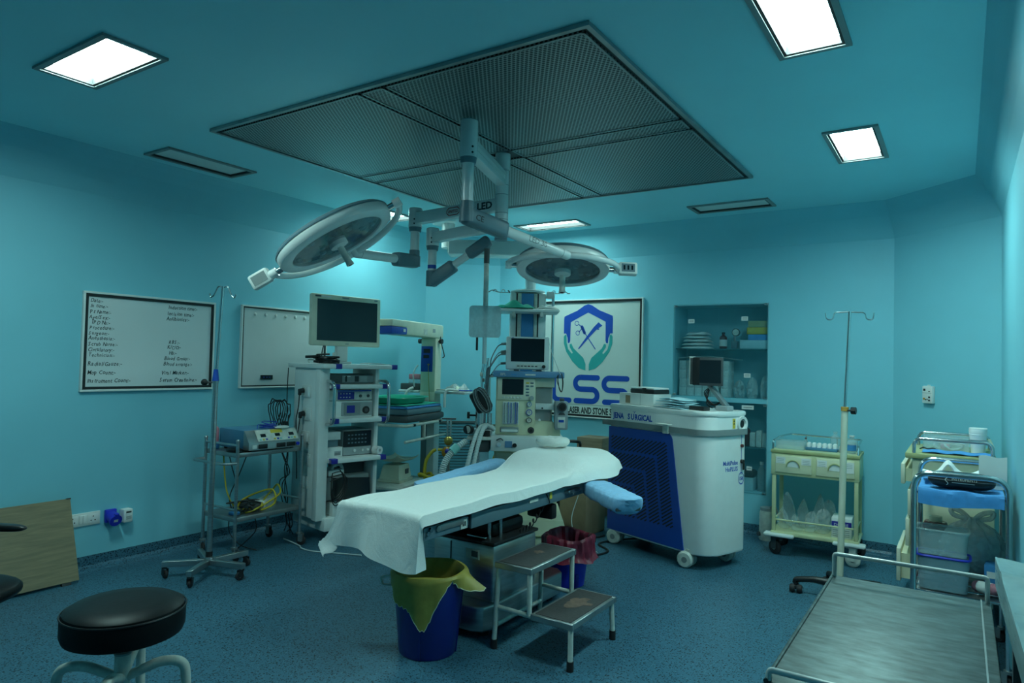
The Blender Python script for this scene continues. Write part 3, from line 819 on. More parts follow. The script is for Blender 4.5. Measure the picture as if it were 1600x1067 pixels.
# --- sockets on the left wall
t = thing('socket_plate', 'white double socket plate with a switch, low on the left wall', 'power socket', (XL, 2.06, .285))
m = MB(); m.bx((0, 0, 0), (.212, .084, .010), 'white_plastic', .004, T=B); part('plate', m, t)
for x in (.045, .168):
    m = MB()
    m.bx((x - .032, .012, .008), (x + .032, .072, .0115), 'white_gloss', .002, T=B)
    for a, b_ in ((0, .055), (-.012, .030), (.012, .030)): m.cyl((x + a, b_, .0105), (x + a, b_, .012), .0042, 'black', n=8, T=B)
    part('socket', m, t)
m = MB(); m.bx((.084, .014, .006), (.128, .070, .014), 'white_gloss', .003, T=B); m.bx((.105, .016, .0138), (.107, .068, .0146), 'mid_grey', T=B); part('switch', m, t)
t = thing('industrial_socket', 'bright blue round industrial socket on the left wall', 'power socket', (XL, 2.335, .325))
m = MB(); m.box((0, 0, .012), (.072, .085, .024), 'vivid_blue', .006, T=B); part('back_box', m, t)
C_ = B @ tr(0, 0, .02) @ Matrix.Rotation(.35, 4, 'X')
m = MB(); m.cyl((0, 0, -.004), (0, 0, .055), .034, 'vivid_blue', n=20, T=C_); part('body', m, t)
m = MB(); m.cyl((0, 0, .055), (0, 0, .070), .039, 'vivid_blue', n=20, T=C_); m.box((0, .04, .058), (.026, .016, .024), 'vivid_blue', .004, T=C_); m.box((0, 0, .0705), (.026, .018, .001), 'worn_white', T=C_); part('lid', m, t)
t = thing('plug_in_adapter', 'small white plug-in box beside the blue socket', 'plug adapter', (XL, 2.428, .315))
m = MB(); m.box((0, 0, .03), (.062, .088, .058), 'white_plastic', .008, T=B); part('body', m, t)
m = MB(); m.box((.002, .024, .0592), (.034, .011, .002), 'black', .0008, T=B)
for k in range(4): m.box((.003, -.004 - k * .006, .0592), (.034, .0025, .0012), 'mid_grey', T=B)
part('marking', m, t)
# --- socket on the right
D = frame((0, 0, 0), (RING[4][0] - RING[5][0], RING[4][1] - RING[5][1], 0), (0, 0, 1))
e_ = Vector((RING[4][0] - RING[5][0], RING[4][1] - RING[5][1], 0)).normalized()
q_ = Vector((RING[5][0], RING[5][1], 0)) + e_ * .33
t = thing('wall_control_unit', 'small white control unit high on the angled wall at the right', 'wall switch', (q_.x, q_.y, 1.24))
m = MB(); m.box((0, 0, .016), (.085, .125, .032), 'white_plastic', .008, T=D); m.box((0, .012, .0325), (.078, .002, .001), 'mid_grey', T=D); part('body', m, t)
m = MB()
for x, y, w, h in ((-.02, .034, .016, .016), (.02, .024, .012, .005), (.02, -.018, .014, .012), (.02, -.040, .014, .011), (-.01, -.036, .006, .010), (.003, -.033, .007, .008)): m.box((x, y, .0325), (w, h, .003), 'black', T=D)
m.cyl((-.022, -.030, .032), (-.022, -.030, .036), .007, 'orange_tape', n=10, T=D)
m.box((0, .066, .012), (.02, .010, .012), 'white_plastic', .003, T=D)
part('buttons', m, t)

# --- wall sign on the back wall
SX0, SX1, SZ0, SZ1 = -3.625, -2.474, .877, 2.035
t = thing('wall_sign', 'large framed wall sign with a blue shield, teal hands and blue LSS letters', 'wall sign', (SX0, YB, SZ0))
B = frame((0, 0, 0), (1, 0, 0), (0, 0, 1))
z = framed(t, B, SX1 - SX0, SZ1 - SZ0, .012, .03, 'white_metal', 'black', 'sign_face', .020)
def sx(x): return x - SX0
def sz(y): return y - SZ0
P = B @ tr(-SX0, -SZ0, z)      # sign plane in world x, z
cxs = -3.05
half = [(0, 1.986), (.040, 1.975), (.12, 1.925), (.235, 1.880), (.262, 1.868), (.266, 1.84), (.266, 1.70), (.240, 1.700), (.222, 1.655), (.218, 1.605), (.200, 1.608), (.193, 1.63), (.190, 1.812), (.09, 1.862), (0, 1.905)]
m = MB()
for s in (1, -1):
    pts = [(cxs + s * a, b_) for a, b_ in half]
    m.prism(pts, .0004, .0018, 'sign_blue', T=P)
part('shield', m, t)
m = MB()
hand_ = [(.250, 1.690), (.266, 1.668), (.264, 1.600), (.235, 1.520), (.165, 1.425), (.090, 1.360), (.018, 1.337), (.018, 1.400), (.045, 1.462), (.100, 1.508), (.155, 1.555), (.178, 1.600), (.198, 1.592), (.196, 1.565), (.160, 1.510), (.172, 1.500), (.214, 1.545), (.232, 1.610), (.234, 1.680)]
for s in (1, -1): m.prism([(cxs + s * a, b_) for a, b_ in hand_], .0004, .0018, 'sign_teal', T=P)
part('hands', m, t)
m = MB()
ribbon(m, [(-2.965, 1.548), (-3.105, 1.735)], .009, 0, .0016, 'sign_blue', P)
ribbon(m, [(-3.085, 1.705), (-3.115, 1.765)], .03, 0, .0016, 'sign_blue', P)
for c in ((-3.172, 1.80), (-3.160, 1.705)): ribbon(m, arc(*c, .021, 0, 340, 16), .006, 0, .0016, 'sign_blue', P)
ribbon(m, [(-3.152, 1.79), (-3.11, 1.758)], .008, 0, .0016, 'sign_blue', P); ribbon(m, [(-3.145, 1.715), (-3.11, 1.755)], .008, 0, .0016, 'sign_blue', P)
m.prism([(-2.935, 1.808), (-2.895, 1.775), (-2.935, 1.750), (-2.925, 1.735), (-2.955, 1.738), (-3.02, 1.675), (-3.145, 1.545), (-3.152, 1.552), (-3.045, 1.690), (-2.985, 1.762)], .0003, .0017, 'sign_blue', T=P)
part('instruments_emblem', m, t)
m = MB(); W_ = .052
def letter_S(x0, x1, z0, z1):
    h_ = (z1 - z0) / 2; r = h_ / 2
    ribbon(m, [(x1, z1), (x0 + r, z1)] + arc(x0 + r, z1 - r, r, 90, 270, 12) + [(x1 - r, z1 - h_)] + arc(x1 - r, z0 + r, r, 90, -90, 12) + [(x0 + .01, z0)], W_, 0, .0018, 'sign_blue', P)
letter_S(-3.175, -2.935, 1.040, 1.270); letter_S(-2.865, -2.628, 1.040, 1.270)
r = .06
ribbon(m, [(-3.42, 1.27), (-3.42, 1.04 + r)] + arc(-3.42 + r, 1.04 + r, r, 180, 270, 8) + [(-3.24, 1.04)], W_, 0, .0018, 'sign_blue', P)
part('lettering', m, t, 'big blue LSS letters')
m = MB(); m.box((-3.05, 1.003, .0005), (1.08, .004, .0012), 'mid_grey', T=P); m.text('LASER AND STONE S', .086, 'ink', P @ tr(-3.262, .919, 0), .001, sx=.60, bold=.035)
m.text('TU', .086, 'ink', P @ tr(-3.452, .922, 0), .001, sx=.60, bold=.035)
part('caption', m, t, 'black capitals LASER AND STONE')

# --- glazed cupboard in the back wall
hx0, hx1, hz0, hz1 = HOLE; DP = .34
cup = thing('wall_cupboard', 'built-in glazed cupboard in the back wall, full of packs and bottles', 'cupboard', ((hx0 + hx1) / 2, YB, hz0))
m = W(cup)
m.bx((hx0 + .002, YB + DP - .01, hz0), (hx1 - .002, YB + DP, hz1), 'shelf_interior'); m.bx((hx0 + .001, YB + .002, hz0 + .001), (hx0 + .012, YB + DP, hz1 - .001), 'shelf_interior'); m.bx((hx1 - .012, YB + .002, hz0 + .001), (hx1 - .001, YB + DP, hz1 - .001), 'shelf_interior')
m.bx((hx0 + .012, YB + .002, hz0 + .001), (hx1 - .012, YB + DP - .01, hz0 + .012), 'shelf_interior'); m.bx((hx0 + .012, YB + .002, hz1 - .012), (hx1 - .012, YB + DP - .01, hz1 - .001), 'shelf_interior')
part('carcass', m, cup)
m = W(cup); m.bx((hx0 + .012, YB + .002, 1.100), (hx1 - .012, YB + DP - .01, 1.138), 'wall_paint'); part('middle_shelf', m, cup)
for z0 in (1.555, .715):
    m = W(cup); m.bx((hx0 + .014, YB + .03, z0), (hx1 - .014, YB + DP - .012, z0 + .010), 'shelf_glass'); part('glass_shelf', m, cup)
xm = -1.783
for a, b_, z0, z1 in ((hx0 + .004, xm - .001, 1.140, hz1 - .004), (xm + .001, hx1 - .004, 1.140, hz1 - .004), (hx0 + .004, xm - .001, hz0 + .004, 1.098), (xm + .001, hx1 - .004, hz0 + .004, 1.098)):
    m = W(cup); m.bx((a, YB - .006, z0), (b_, YB - .001, z1), 'glass'); o = part('glass_door', m, cup)
    m = W(cup)
    xe = a + .018 if a < xm - .1 else b_ - .018
    for zz in (z0 + .012, z1 - .012): m.box((xe, YB - .0085, zz), (.030, .007, .018), 'chrome', .002)
    part('hinge', m, o)
for x, zz, w in ((-2.02, 1.806, .055), (-1.554, 1.823, .055), (-2.005, 1.475, .055), (-1.527, 1.336, .055)):
    m = W(cup); m.box((x, YB - .0072, zz), (w, .0012, .036), 'paper')
    for k in range(2): m.box((x, YB - .0080, zz + .006 - k * .011), (w * .7, .0006, .004), 'mid_grey')
    part('door_label', m, cup, 'white paper label')
for x, zz, w in ((-1.519, 1.065, .10), (-1.50, .55, .045)):
    m = W(cup); m.box((x, YB - .0072, zz), (w, .0012, .034), 'paper'); m.box((x, YB - .008, zz), (w * .7, .0006, .006), 'mid_grey'); part('door_label', m, cup, 'white paper label')
def pack(name, x, y, z, dx, dy, dz, mm, label, cat, group=None, rot=0.0, bev=.006):
    m = MB(); m.box((0, 0, dz / 2), (dx, dy, dz), mm, bev); return solo(name, m, label, cat, (x, y, z), rot, group)
# top shelf: folded linen, a brown bottle, a small pump, a pale tray with packets
g = random.Random(11)
zz = 1.5655
for k in range(5):
    w = .26 - .02 * k; m = MB()
    ph = g.uniform(0, 6)
    def f(u, v, w=w, ph=ph):
        x = (u - .5) * w; y = (v - .5) * .2
        return (x, y, .026 * (1 - (2 * u - 1) ** 8) * (1 - (2 * v - 1) ** 8) * (.85 + .15 * math.sin(9 * u + ph)) + .002)
    m.grid(f, 18, 8, 'sheet_cloth', .0018)
    solo('folded_linen', m, ['lowest cream folded linen on the top shelf of the cupboard', 'second cream folded linen up on the cupboard top shelf', 'middle cream folded linen of the pile in the cupboard', 'cream folded linen second from the top in the cupboard pile', 'topmost cream folded linen in the cupboard pile'][k], 'linen', (-2.01 + g.uniform(-.012, .012), YB + .16, zz), g.uniform(-.04, .04), 'folded linen in the glazed cupboard')
    zz += .031
def bottle(name, x, y, z, r, h, body, capm, label, lab=True, group=None, neck=.4):
    t = thing(name, label, 'bottle', (x, y, z), group=group)
    m = MB(); m.lathe([(r * .9, 0), (r, .006), (r, h * .66), (r * .85, h * .74), (r * neck, h * .82), (r * neck, h * .92)], body, 20); part('body', m, t)
    m = MB(); m.lathe([(r * neck * 1.15, h * .90), (r * neck * 1.15, h)], capm, 16); part('cap', m, t)
    if lab: m = MB(); m.lathe([(r * 1.01, h * .15), (r * 1.012, h * .152), (r * 1.012, h * .55), (r * 1.01, h * .552)], 'paper', 20, cap=False); part('bottle_label', m, t)
    return t
bottle('brown_bottle', -1.765, YB + .10, 1.5655, .032, .145, 'dark_red', 'black', 'brown medicine bottle with a white label on the cupboard top shelf')
t = thing('pressure_gauge', 'small round gauge with a stand on the cupboard top shelf', 'gauge', (-1.665, YB + .10, 1.5655))
m = MB(); m.box((0, 0, .035), (.05, .05, .07), 'slate_plastic', .006); m.cyl((0, 0, .07), (0, 0, .12), .010, 'dull_steel', n=10); part('stand', m, t)
m = MB(); m.cyl((.01, .012, .145), (.01, -.012, .145), .034, 'dark_grey', n=20); m.cyl((.01, -.012, .145), (.01, -.014, .145), .028, 'worn_white', n=20); part('dial', m, t)
pack('plastic_tray', -1.49, YB + .13, 1.5655, .24, .16, .075, 'wrap_blue', 'pale blue plastic box at the right end of the cupboard top shelf', 'box')
pack('blue_packet', -1.46, YB + .13, 1.641, .17, .12, .05, 'bright_drape', 'blue packet lying on the pale box in the cupboard', 'packet')
pack('yellow_packet', -1.465, YB + .13, 1.692, .18, .13, .06, 'yellow_sticker', 'yellow packet on the blue one in the cupboard', 'packet')
pack('green_packet', -1.46, YB + .13, 1.753, .17, .13, .055, 'yellow_rim', 'olive packet on top of the yellow one in the cupboard', 'packet')
# second shelf: flat sheet over small cartons, bagged tubing
m = MB()
m.grid(lambda u, v: ((u - .5) * .52, (v - .5) * .2, .012 + .018 * math.sin(3 * u) * (1 - .3 * v) - .02 * max(0, u - .6)), 16, 6, 'thin_bag', .006)
solo('folded_sheeting', m, 'folded translucent sheeting laid over the small cartons in the cupboard', 'plastic sheet', (-1.90, YB + .17, 1.468), 0)
g = random.Random(2)
n_ = 0
ords = ['first', 'second', 'third', 'fourth', 'fifth', 'sixth', 'seventh', 'eighth']
for c in range(6):
    x = -2.115 + c * .0715
    if c == 5: x = -1.735
    z0 = 1.1385
    for rr_ in range(4):
        if c == 5 and rr_ > 3: continue
        hh = (.075, .078, .080, .082)[rr_]
        pack('carton', x, YB + .14, z0, .066, .16, hh, 'carton', f'{["bottom", "second", "third", "top"][rr_]} pale carton in the {ords[c]} column from the left, cupboard middle shelf', 'carton', 'small cartons in the glazed cupboard', g.uniform(-.03, .03), .003)
        z0 += hh + .0006
for k, (x, w, hh) in enumerate(((-1.630, .085, .17), (-1.520, .085, .20), (-1.413, .072, .22))):
    m = MB()
    def f(u, v, w=w, hh=hh, k=k):
        a = 2 * PI * u; r = w * .5 * (1 + .14 * math.sin(5 * a + 7 * v + k) + .1 * math.sin(11 * a - 9 * v)) * (math.sin(PI * min(1, v * 1.02 + .12)) ** .35)
        return (r * math.cos(a), r * .8 * math.sin(a), hh * v + .001)
    m.grid(f, 26, 12, 'thin_bag')
    solo('tubing_bag', m, ['crinkled clear bag of tubing left of two others on the middle cupboard shelf', 'crinkled clear bag of tubing between two others on the middle cupboard shelf', 'crinkled clear bag of tubing at the right end of the middle cupboard shelf'][k], 'plastic bag', (x, YB + .14, 1.1385), 0, 'clear bags in the glazed cupboard')
# lower half
bottle('brown_bottle', -1.57, YB + .12, .7255, .045, .20, 'dark_red', 'black', 'dark bottle on the lower glass shelf of the cupboard', False)
for k in range(3): pack('carton', -1.500 + k * .052, YB + .12, .7255, .045, .08, .12 + .02 * (k == 1), 'carton', f'{["left", "middle", "right"][k]} one of three slim cartons on the lower glass shelf', 'carton', 'slim cartons on the lower glass shelf')
pack('printed_box', -1.555, YB + .14, .348, .14, .14, .11, 'wrap_blue', 'blue and white box at the bottom of the cupboard', 'box')
pack('dark_pouch', -1.555, YB + .14, .4595, .15, .13, .06, 'dark_grey', 'dark pouch lying on the box at the bottom of the cupboard', 'pouch', bev=.02)
bottle('clear_bottle', -1.43, YB + .13, .348, .036, .25, 'clear_plastic', 'white_plastic', 'clear plastic bottle at the bottom right of the cupboard', False)
# ================================================================ operating table
TX, TY0, TY1 = -2.23, 2.305, 4.22
OT = thing('operating_table', 'steel operating table under a pale sheet in the middle of the room', 'operating table', (TX, 3.2, 0))
m = W(OT)
bp = [(TX - .21, 2.86), (TX - .15, 2.805), (TX + .17, 2.805), (TX + .225, 2.83), (TX + .245, 2.89), (TX + .245, 3.60), (TX + .20, 3.64), (TX - .20, 3.64), (TX - .23, 3.60), (TX - .23, 2.90)]
m.prism(bp, .035, .165, 'steel', bev=.012); part('base', m, OT)
for x in (TX - .17, TX + .18):
    for y in (2.90, 3.55): m = W(OT); m.cyl((x, y, 0), (x, y, .04), .028, 'rubber', n=14); part('foot', m, OT)
m = W(OT); m.bx((TX - .17, 2.90, .16), (TX + .235, 3.32, .455), 'steel', .02); m.bx((TX - .30, 2.93, .17), (TX - .172, 3.28, .435), 'steel', .02)
m.box((TX + .10, 2.8985, .395), (.085, .004, .05), 'worn_white'); m.box((TX + .115, 2.8965, .397), (.04, .004, .03), 'dark_grey')
m.box((TX - .045, 2.899, .30), (.005, .004, .28), 'dark_grey')
part('column', m, OT)
m = W(OT); m.bx((TX - .235, 2.895, .455), (TX + .24, 3.33, .472), 'black', .006); m.bx((TX - .14, 2.97, .472), (TX + .18, 3.28, .55), 'black', .03)
for x, y in ((TX + .16, 2.96), (TX + .19, 3.02)): m.cyl((x, y, .47), (x, y, .60), .010, 'chrome', n=10)
m.bx((TX + .05, 2.91, .478), (TX + .17, 2.93, .488), 'chrome', .003)
part('lift_mechanism', m, OT)
m = W(OT)
for y0, y1 in ((TY0 + .03, 2.655), (2.69, 3.30), (3.335, 3.97)):
    m.bx((TX - .225, y0, .60), (TX + .225, y1, .655), 'dull_steel', .006)
part('top_frame', m, OT)
for s in (-1, 1):
  for y0, y1, zt in ((TY0 + .03, 2.665, .653), (2.69, 3.95, .660)):
        m = W(OT); m.bx((TX + s * .225, y0, .595 if y0 < 2.5 else .585), (TX + s * .242, y1, zt), 'slate_plastic', .005); part('side_rail', m, OT)
m = W(OT)
x = TX + .243
m.cyl((x, 2.375, .640), (x + .012, 2.375, .640), .011, 'chrome', n=12); m.cyl((x, 2.355, .628), (x + .010, 2.355, .628), .009, 'chrome', n=12); part('release_knob', m, OT); m = W(OT)
m.cyl((x, 2.43, .636), (x + .008, 2.43, .636), .014, 'steel', n=14); m.bx((x, 2.43, .622), (x + .006, 2.62, .650), 'dull_steel', .004); part('hinge_bar', m, OT); m = W(OT)
m.bx((x, 2.60, .60), (x + .004, 2.645, .645), 'worn_white'); m.bx((x + .003, 2.612, .612), (x + .005, 2.622, .634), 'ink'); m.bx((x + .003, 2.626, .612), (x + .005, 2.636, .634), 'ink'); part('symbol_plate', m, OT); m = W(OT)
m.bx((x, 3.22, .625), (x + .003, 3.31, .642), 'worn_white'); part('name_plate', m, OT); m = W(OT); m.bx((x, 3.44, .615), (x + .003, 3.465, .652), 'yellow_sticker'); part('warning_label', m, OT); m = W(OT)
m.bx((x - .01, 3.62, .62), (x + .03, 3.78, .640), 'steel', .004); m.cyl((x + .03, 3.64, .63), (x + .05, 3.64, .625), .008, 'chrome', n=10)
part('rail_clamp', m, OT)
for y0, y1 in ((TY0, 2.67), (2.672, 3.32), (3.322, 3.94), (3.942, TY1)):
    m = W(OT); m.bx((TX - .25, y0, .655), (TX + .25, y1, .694), 'black_vinyl', .014); part('mattress_section', m, OT)
m = W(OT); pts = []
for i in range(90):
    t_ = i / 89; q = t_ * 2 * PI * 8
    c_ = Vector((TX + .22, 3.16, .47)).lerp(Vector((TX + .20, 3.46, .585)), t_)
    pts.append(c_ + Vector((.008 * math.cos(q), .004 * math.sin(q), .016 * math.sin(q) - .03 * math.sin(PI * t_))))
m.tube(pts, .0035, 'black', 6); m.tube(smooth([(TX + .246, 3.40, .65), (TX + .25, 3.43, .60), (TX + .215, 3.47, .585)], 5), .0035, 'black', 6); part('coiled_cord', m, OT, 'black coiled handset cord')
m = W(OT); m.bx((TX - .02, 3.36, .57), (TX + .16, 3.56, .60), 'black', .01); m.bx((TX + .05, 3.50, .48), (TX + .23, 3.56, .57), 'black', .015); part('handset', m, OT)

def sm(a, b_, x):
    t_ = max(0, min(1, (x - a) / (b_ - a))); return t_ * t_ * (3 - 2 * t_)
def sheet(u, v):
    a = -.445 + u * (.445 + .305)          # across, from the far (left) hem to the near (right) hem
    b_ = -.235 + v * (.235 + 1.93)        # along, from the foot hem to the head hem
    R_ = .026; y = TY0 - .016 + R_ + max(0, b_)
    zt = .719 + .10 * sm(3.60, 3.86, y) * (1 - .75 * max(0, (abs(a + .02) - .17) / .2) ** 2 if abs(a + .02) > .17 else 1)
    zt += .0032 * math.sin(9 * y + 4 * a) + .0025 * math.sin(17 * y - 11 * a) + .003 * math.sin(23 * a + 3 * y) * sm(.1, .3, abs(a))
    e = max(0, -b_); hw = .256
    dz = 0.0
    if e > 0:
        if e < R_ * PI / 2: y -= R_ * math.sin(e / R_); dz = R_ * (1 - math.cos(e / R_))
        else:
            rem = e - R_ * PI / 2; y -= R_ + rem * (.10 + .13 * math.sin(11 * a + .6) + .05 * math.sin(27 * a + 2)); dz = R_ + rem
    k = min(1, e / .22)
    # sideways
    if a > hw:
        d = a - hw; fl = sm(3.55, 3.98, y)
        fl *= 1 - .45 * sm(4.02, 4.24, y); x = TX + hw + d * (.25 + 2.9 * fl) * (1 - k * .8) - .9 * fl * max(0, d - .030); z = zt - d * (1.0 * (1 - fl) + .5 * fl) * (1 - k) - .01 * fl - 2.6 * fl * max(0, d - .030); y += d * k * .9
    elif a < -hw:
        d = -a - hw
        x = TX - hw - .10 * d - .006 * min(1, d / .05) * (1.6 + math.sin(14 * y)); z = zt - d * .97
        if k > 0:
            df = .11 * k
            if d < df: x1, z1, yo = TX - hw - d, zt, 0.0
            else: x1, z1, yo = TX - hw - df + .72 * (d - df), zt - .55 * (d - df), .18 * (d - df)
            x = x * (1 - k) + x1 * k; z = z * (1 - k) + z1 * k; y += yo * k
    else:
        x = TX + a; z = zt
        ed = abs(a) - (hw - .03)
        if ed > 0: z -= .010 * (ed / .03) ** 2 * (1 - k)
    z -= dz
    if e > 0: z -= .020 * k * sm(-.1, .25, a) + .010 * k * math.sin(9 * a)
    return Vector((x, y, z))
m = MB(); m.grid(sheet, 110, 230, 'sheet_cloth', .0035)
solow('bed_sheet', m, 'pale sheet draped over the operating table, hanging at the foot end', 'sheet', (TX, 3.2, .70))
m = MB()
pr_ = []
m.grid(lambda u, v: (lambda A, B_: ((.070 + .040 * math.cos(B_) * (1 + .05 * math.sin(5 * A))) * math.cos(A) * 1.08, (.070 + .040 * math.cos(B_)) * math.sin(A) * .95, .030 + .030 * math.sin(B_) + .003 * math.sin(7 * A)))(2 * PI * u, 2 * PI * v), 48, 18, 'towel')
solo('head_ring', m, 'small round white towelling head ring at the head of the table', 'head ring', (-2.36, 4.11, .830), .3)
# arm boards wrapped in blue drape
def armboard(name, label, p0, p1, hw, z, th, seed, parent_z=0):
    p0 = Vector(p0); p1 = Vector(p1); d = (p1 - p0); L_ = d.length
    T = frame((p0.x, p0.y, z), d, Vector((0, 0, 1)).cross(d))
    t = thing(name, label, 'arm board', (p0.x, p0.y, z - .05), group='blue wrapped arm boards')
    I = _TM[t.name].inverted() @ T
    m = MB(); m.bx((.02, -hw * .8, -th), (L_ - .02, hw * .8, -th * .35), 'dark_grey', .008, T=I); m.bx((-.02, -.02, -th - .012), (.20, .02, -th), 'steel', .004, T=I); part('board', m, t)
    g = random.Random(seed); ph = [g.uniform(0, 6) for _ in range(8)]
    def f(u, v):
        x = L_ * u; q = 2 * PI * v
        c, s = math.cos(q), math.sin(q)
        ex = .55 if s > 0 else .8
        yy = hw * (abs(c) ** .55) * (1 if c >= 0 else -1); zz = th * (.75 if s > 0 else .95) * (abs(s) ** ex) * (1 if s >= 0 else -1) - th * .35
        endf = min(1, (min(u, 1 - u) * L_ / .035)) ** .5 if min(u, 1 - u) * L_ < .035 else 1
        w = .0012 * math.sin(31 * u + ph[0] + 3 * math.sin(q)) + .0015 * math.sin(57 * u + ph[1] + 5 * c) + (.006 * math.sin(16 * u + ph[2] + 2 * c) + .003 * math.sin(37 * u + 4 * c)) * max(0, -s) + .0012 * math.sin(13 * q + ph[3] + 9 * u)
        return (x + (.012 * s * (u > .9)), yy * (.35 + .65 * endf) * (1 + .4 * w / hw), (zz + w * .7) * (.4 + .6 * endf))
    m = MB(); m.grid(f, 60, 40, 'drape_blue', T=I)
    m.grid(lambda u, v: f(0, v) if u < .5 else Vector((0, 0, -th * .3)), 1, 40, 'drape_blue', T=I); m.grid(lambda u, v: f(1, v) if u > .5 else Vector((L_, 0, -th * .3)), 1, 40, 'drape_blue', T=I)
    part('cover', m, t)
armboard('arm_board', 'blue wrapped arm board sticking out toward the laser cabinet', (-1.905, 3.855, 0), (-1.505, 3.485, 0), .092, .658, .060, 3)
armboard('arm_board', 'blue wrapped arm board folded along the far side of the table', (-2.80, 4.12, 0), (-2.575, 2.98, 0), .058, .690, .034, 8)

# ================================================================ buckets and step stool
BX, BY = -2.155, 2.585
t = thing('waste_bucket', 'dark blue bucket lined with a yellow bag under the table foot end', 'bucket', (BX, BY, 0))
m = MB(); m.lathe([(.120, .004), (.134, 0), (.140, .012), (.172, .355), (.180, .358), (.180, .375), (.172, .377), (.166, .36), (.136, .02), (1e-4, .018)], 'bucket_blue', 48)
for q in (-1.15, .4, 2.0): 
    R_ = rz(q); m.bx((.136, -.004, .02), (.142, .004, .34), 'bucket_blue', T=R_ @ Matrix.Rotation(.09, 4, 'Y') @ tr(.0, 0, 0))
part('body', m, t)
m = MB(); m.tube(fillet([(-.155, -.085, .30), (-.205, -.11, .30), (-.215, -.115, .335), (-.165, -.085, .345)], .012), .006, 'worn_white', 8); part('handle', m, t, 'pale bag tie at the rim')
def hem(a):
    # a = angle round the rim; the bag hangs lowest in front, rises at the right, and kicks out beyond it
    d = lambda c, w: math.exp(-(((a - c + PI) % (2 * PI) - PI) / w) ** 2)
    return .055 + .165 * d(-1.02, .34) + .075 * d(-1.7, .5) + .05 * d(2.6, .8) - .045 * d(-.28, .22) + .045 * d(.38, .25)
def bag(u, v):
    a = 2 * PI * u; jag = .004 * math.sin(40 * a) + .003 * math.sin(71 * a + 1)
    if v < .35:
        k = v / .35; r = .108 + .052 * k + .004 * math.sin(7 * a + 5 * k); z = .10 + .282 * k + .008 * math.sin(5 * a)
    elif v < .45:
        k = (v - .35) / .10; r = .160 + .028 * k; z = .382 + .012 * math.sin(PI * k) + .006 * math.sin(5 * a) * (1 - k)
    else:
        k = (v - .45) / .55; h_ = hem(a); d = math.exp(-(((a - .38 + PI) % (2 * PI) - PI) / .22) ** 2)
        r = .188 + .006 * math.sin(9 * a) * k - .018 * k * h_ / .2 + .105 * d * k; z = .380 - h_ * k * (1 - .35 * d) + jag * k
    return (r * math.cos(a), r * math.sin(a), z)
m = MB(); m.grid(bag, 120, 26, 'yellow_bag', .0016)
m.tube([bag(i / 120, .995) for i in range(121)], .0026, 'bag_edge', 5)
part('liner_bag', m, t, 'yellow bag folded over the rim')
RX, RY = -2.09, 3.87
t = thing('clinical_waste_bin', 'small blue bin lined with a red bag beside the step stool', 'waste bin', (RX, RY, 0))
m = MB(); m.lathe([(.095, 0), (.105, .006), (.132, .23), (.140, .232), (.140, .245), (.128, .245), (.10, .012), (1e-4, .012)], 'vivid_blue', 36)
m.bx((.112, -.012, .015), (.122, .012, .09), 'navy', .003, T=rz(-.55)); part('body', m, t)
m = MB(); m.tube([(.138 * math.cos(q) + .012, .138 * math.sin(q), .20 - .02 * math.sin(q * 2)) for q in [-1.2 + .1 * i for i in range(14)]], .003, 'black', 6); part('handle', m, t)
def rbag(u, v):
    a = 2 * PI * u; w = .006 * math.sin(13 * a + 4 * v) + .005 * math.sin(23 * a - 7 * v)
    if v < .4: k = v / .4; r = .085 + .055 * k + w; z = .10 + .205 * k
    elif v < .5: k = (v - .4) / .1; r = .140 + .022 * k + w * .6; z = .305 + .012 * math.sin(PI * k) + .010 * math.sin(3 * a + 1)
    else: k = (v - .5) / .5; r = .162 + .004 * k + w * (1 - .3 * k) + .022 * max(0, k - .8) * 5; z = .305 - .13 * k + .010 * math.sin(3 * a + 1) * (1 - k) + .008 * math.sin(6 * a) * k
    return (r * math.cos(a), r * math.sin(a), z)
m = MB(); m.grid(rbag, 90, 24, 'red_bag', .002); part('liner_bag', m, t, 'dark red bag folded over the rim')

t = thing('step_stool', 'white two-step footstool with black rubber treads beside the operating table', 'step stool', (-1.69, 3.0, 0))
def tread(x0, x1, y0, y1, z, name):
    m = W(t); e = .022
    for a, b_ in (((x0, y0), (x1, y0 + e)), ((x0, y1 - e), (x1, y1)), ((x0, y0 + e), (x0 + e, y1 - e)), ((x1 - e, y0 + e), (x1, y1 - e))): m.bx((*a, z - .03), (*b_, z), 'dull_steel', .003, 1)
    m.bx((x0 + .004, y0 + .004, z - .012), (x1 - .004, y1 - .004, z - .006), 'dull_steel')
    o = part('tread', m, t)
    m = W(t); m.bx((x0 + e * .8, y0 + e * .8, z - .008), (x1 - e * .8, y1 - e * .8, z + .002), 'step_rubber')
    g = random.Random(name); 
    cx, cy = ((x0 + x1) / 2, (y0 + y1) / 2 + .03) if name == 2 else ((x0 + x1) / 2 - .02, (y0 + y1) / 2 + .05)
    n_ = 22; sc = (.075, .10) if name == 2 else (.035, .035)
    poly = []
    for i in range(n_):
        r_ = g.uniform(.5, 1); poly.append((cx + sc[0] * r_ * math.cos(2 * PI * i / n_), cy + sc[1] * r_ * math.sin(2 * PI * i / n_)))
    m.prism(poly, z + .002, z + .0026, 'worn_patch')
    part('rubber_mat', m, o)
tread(-1.912, -1.700, 2.785, 3.240, .42, 1); tread(-1.700, -1.474, 2.785, 3.260, .212, 2)
legs = {(-1.895, 2.800): .39, (-1.895, 3.215): .39, (-1.490, 2.800): .183, (-1.490, 3.235): .183}
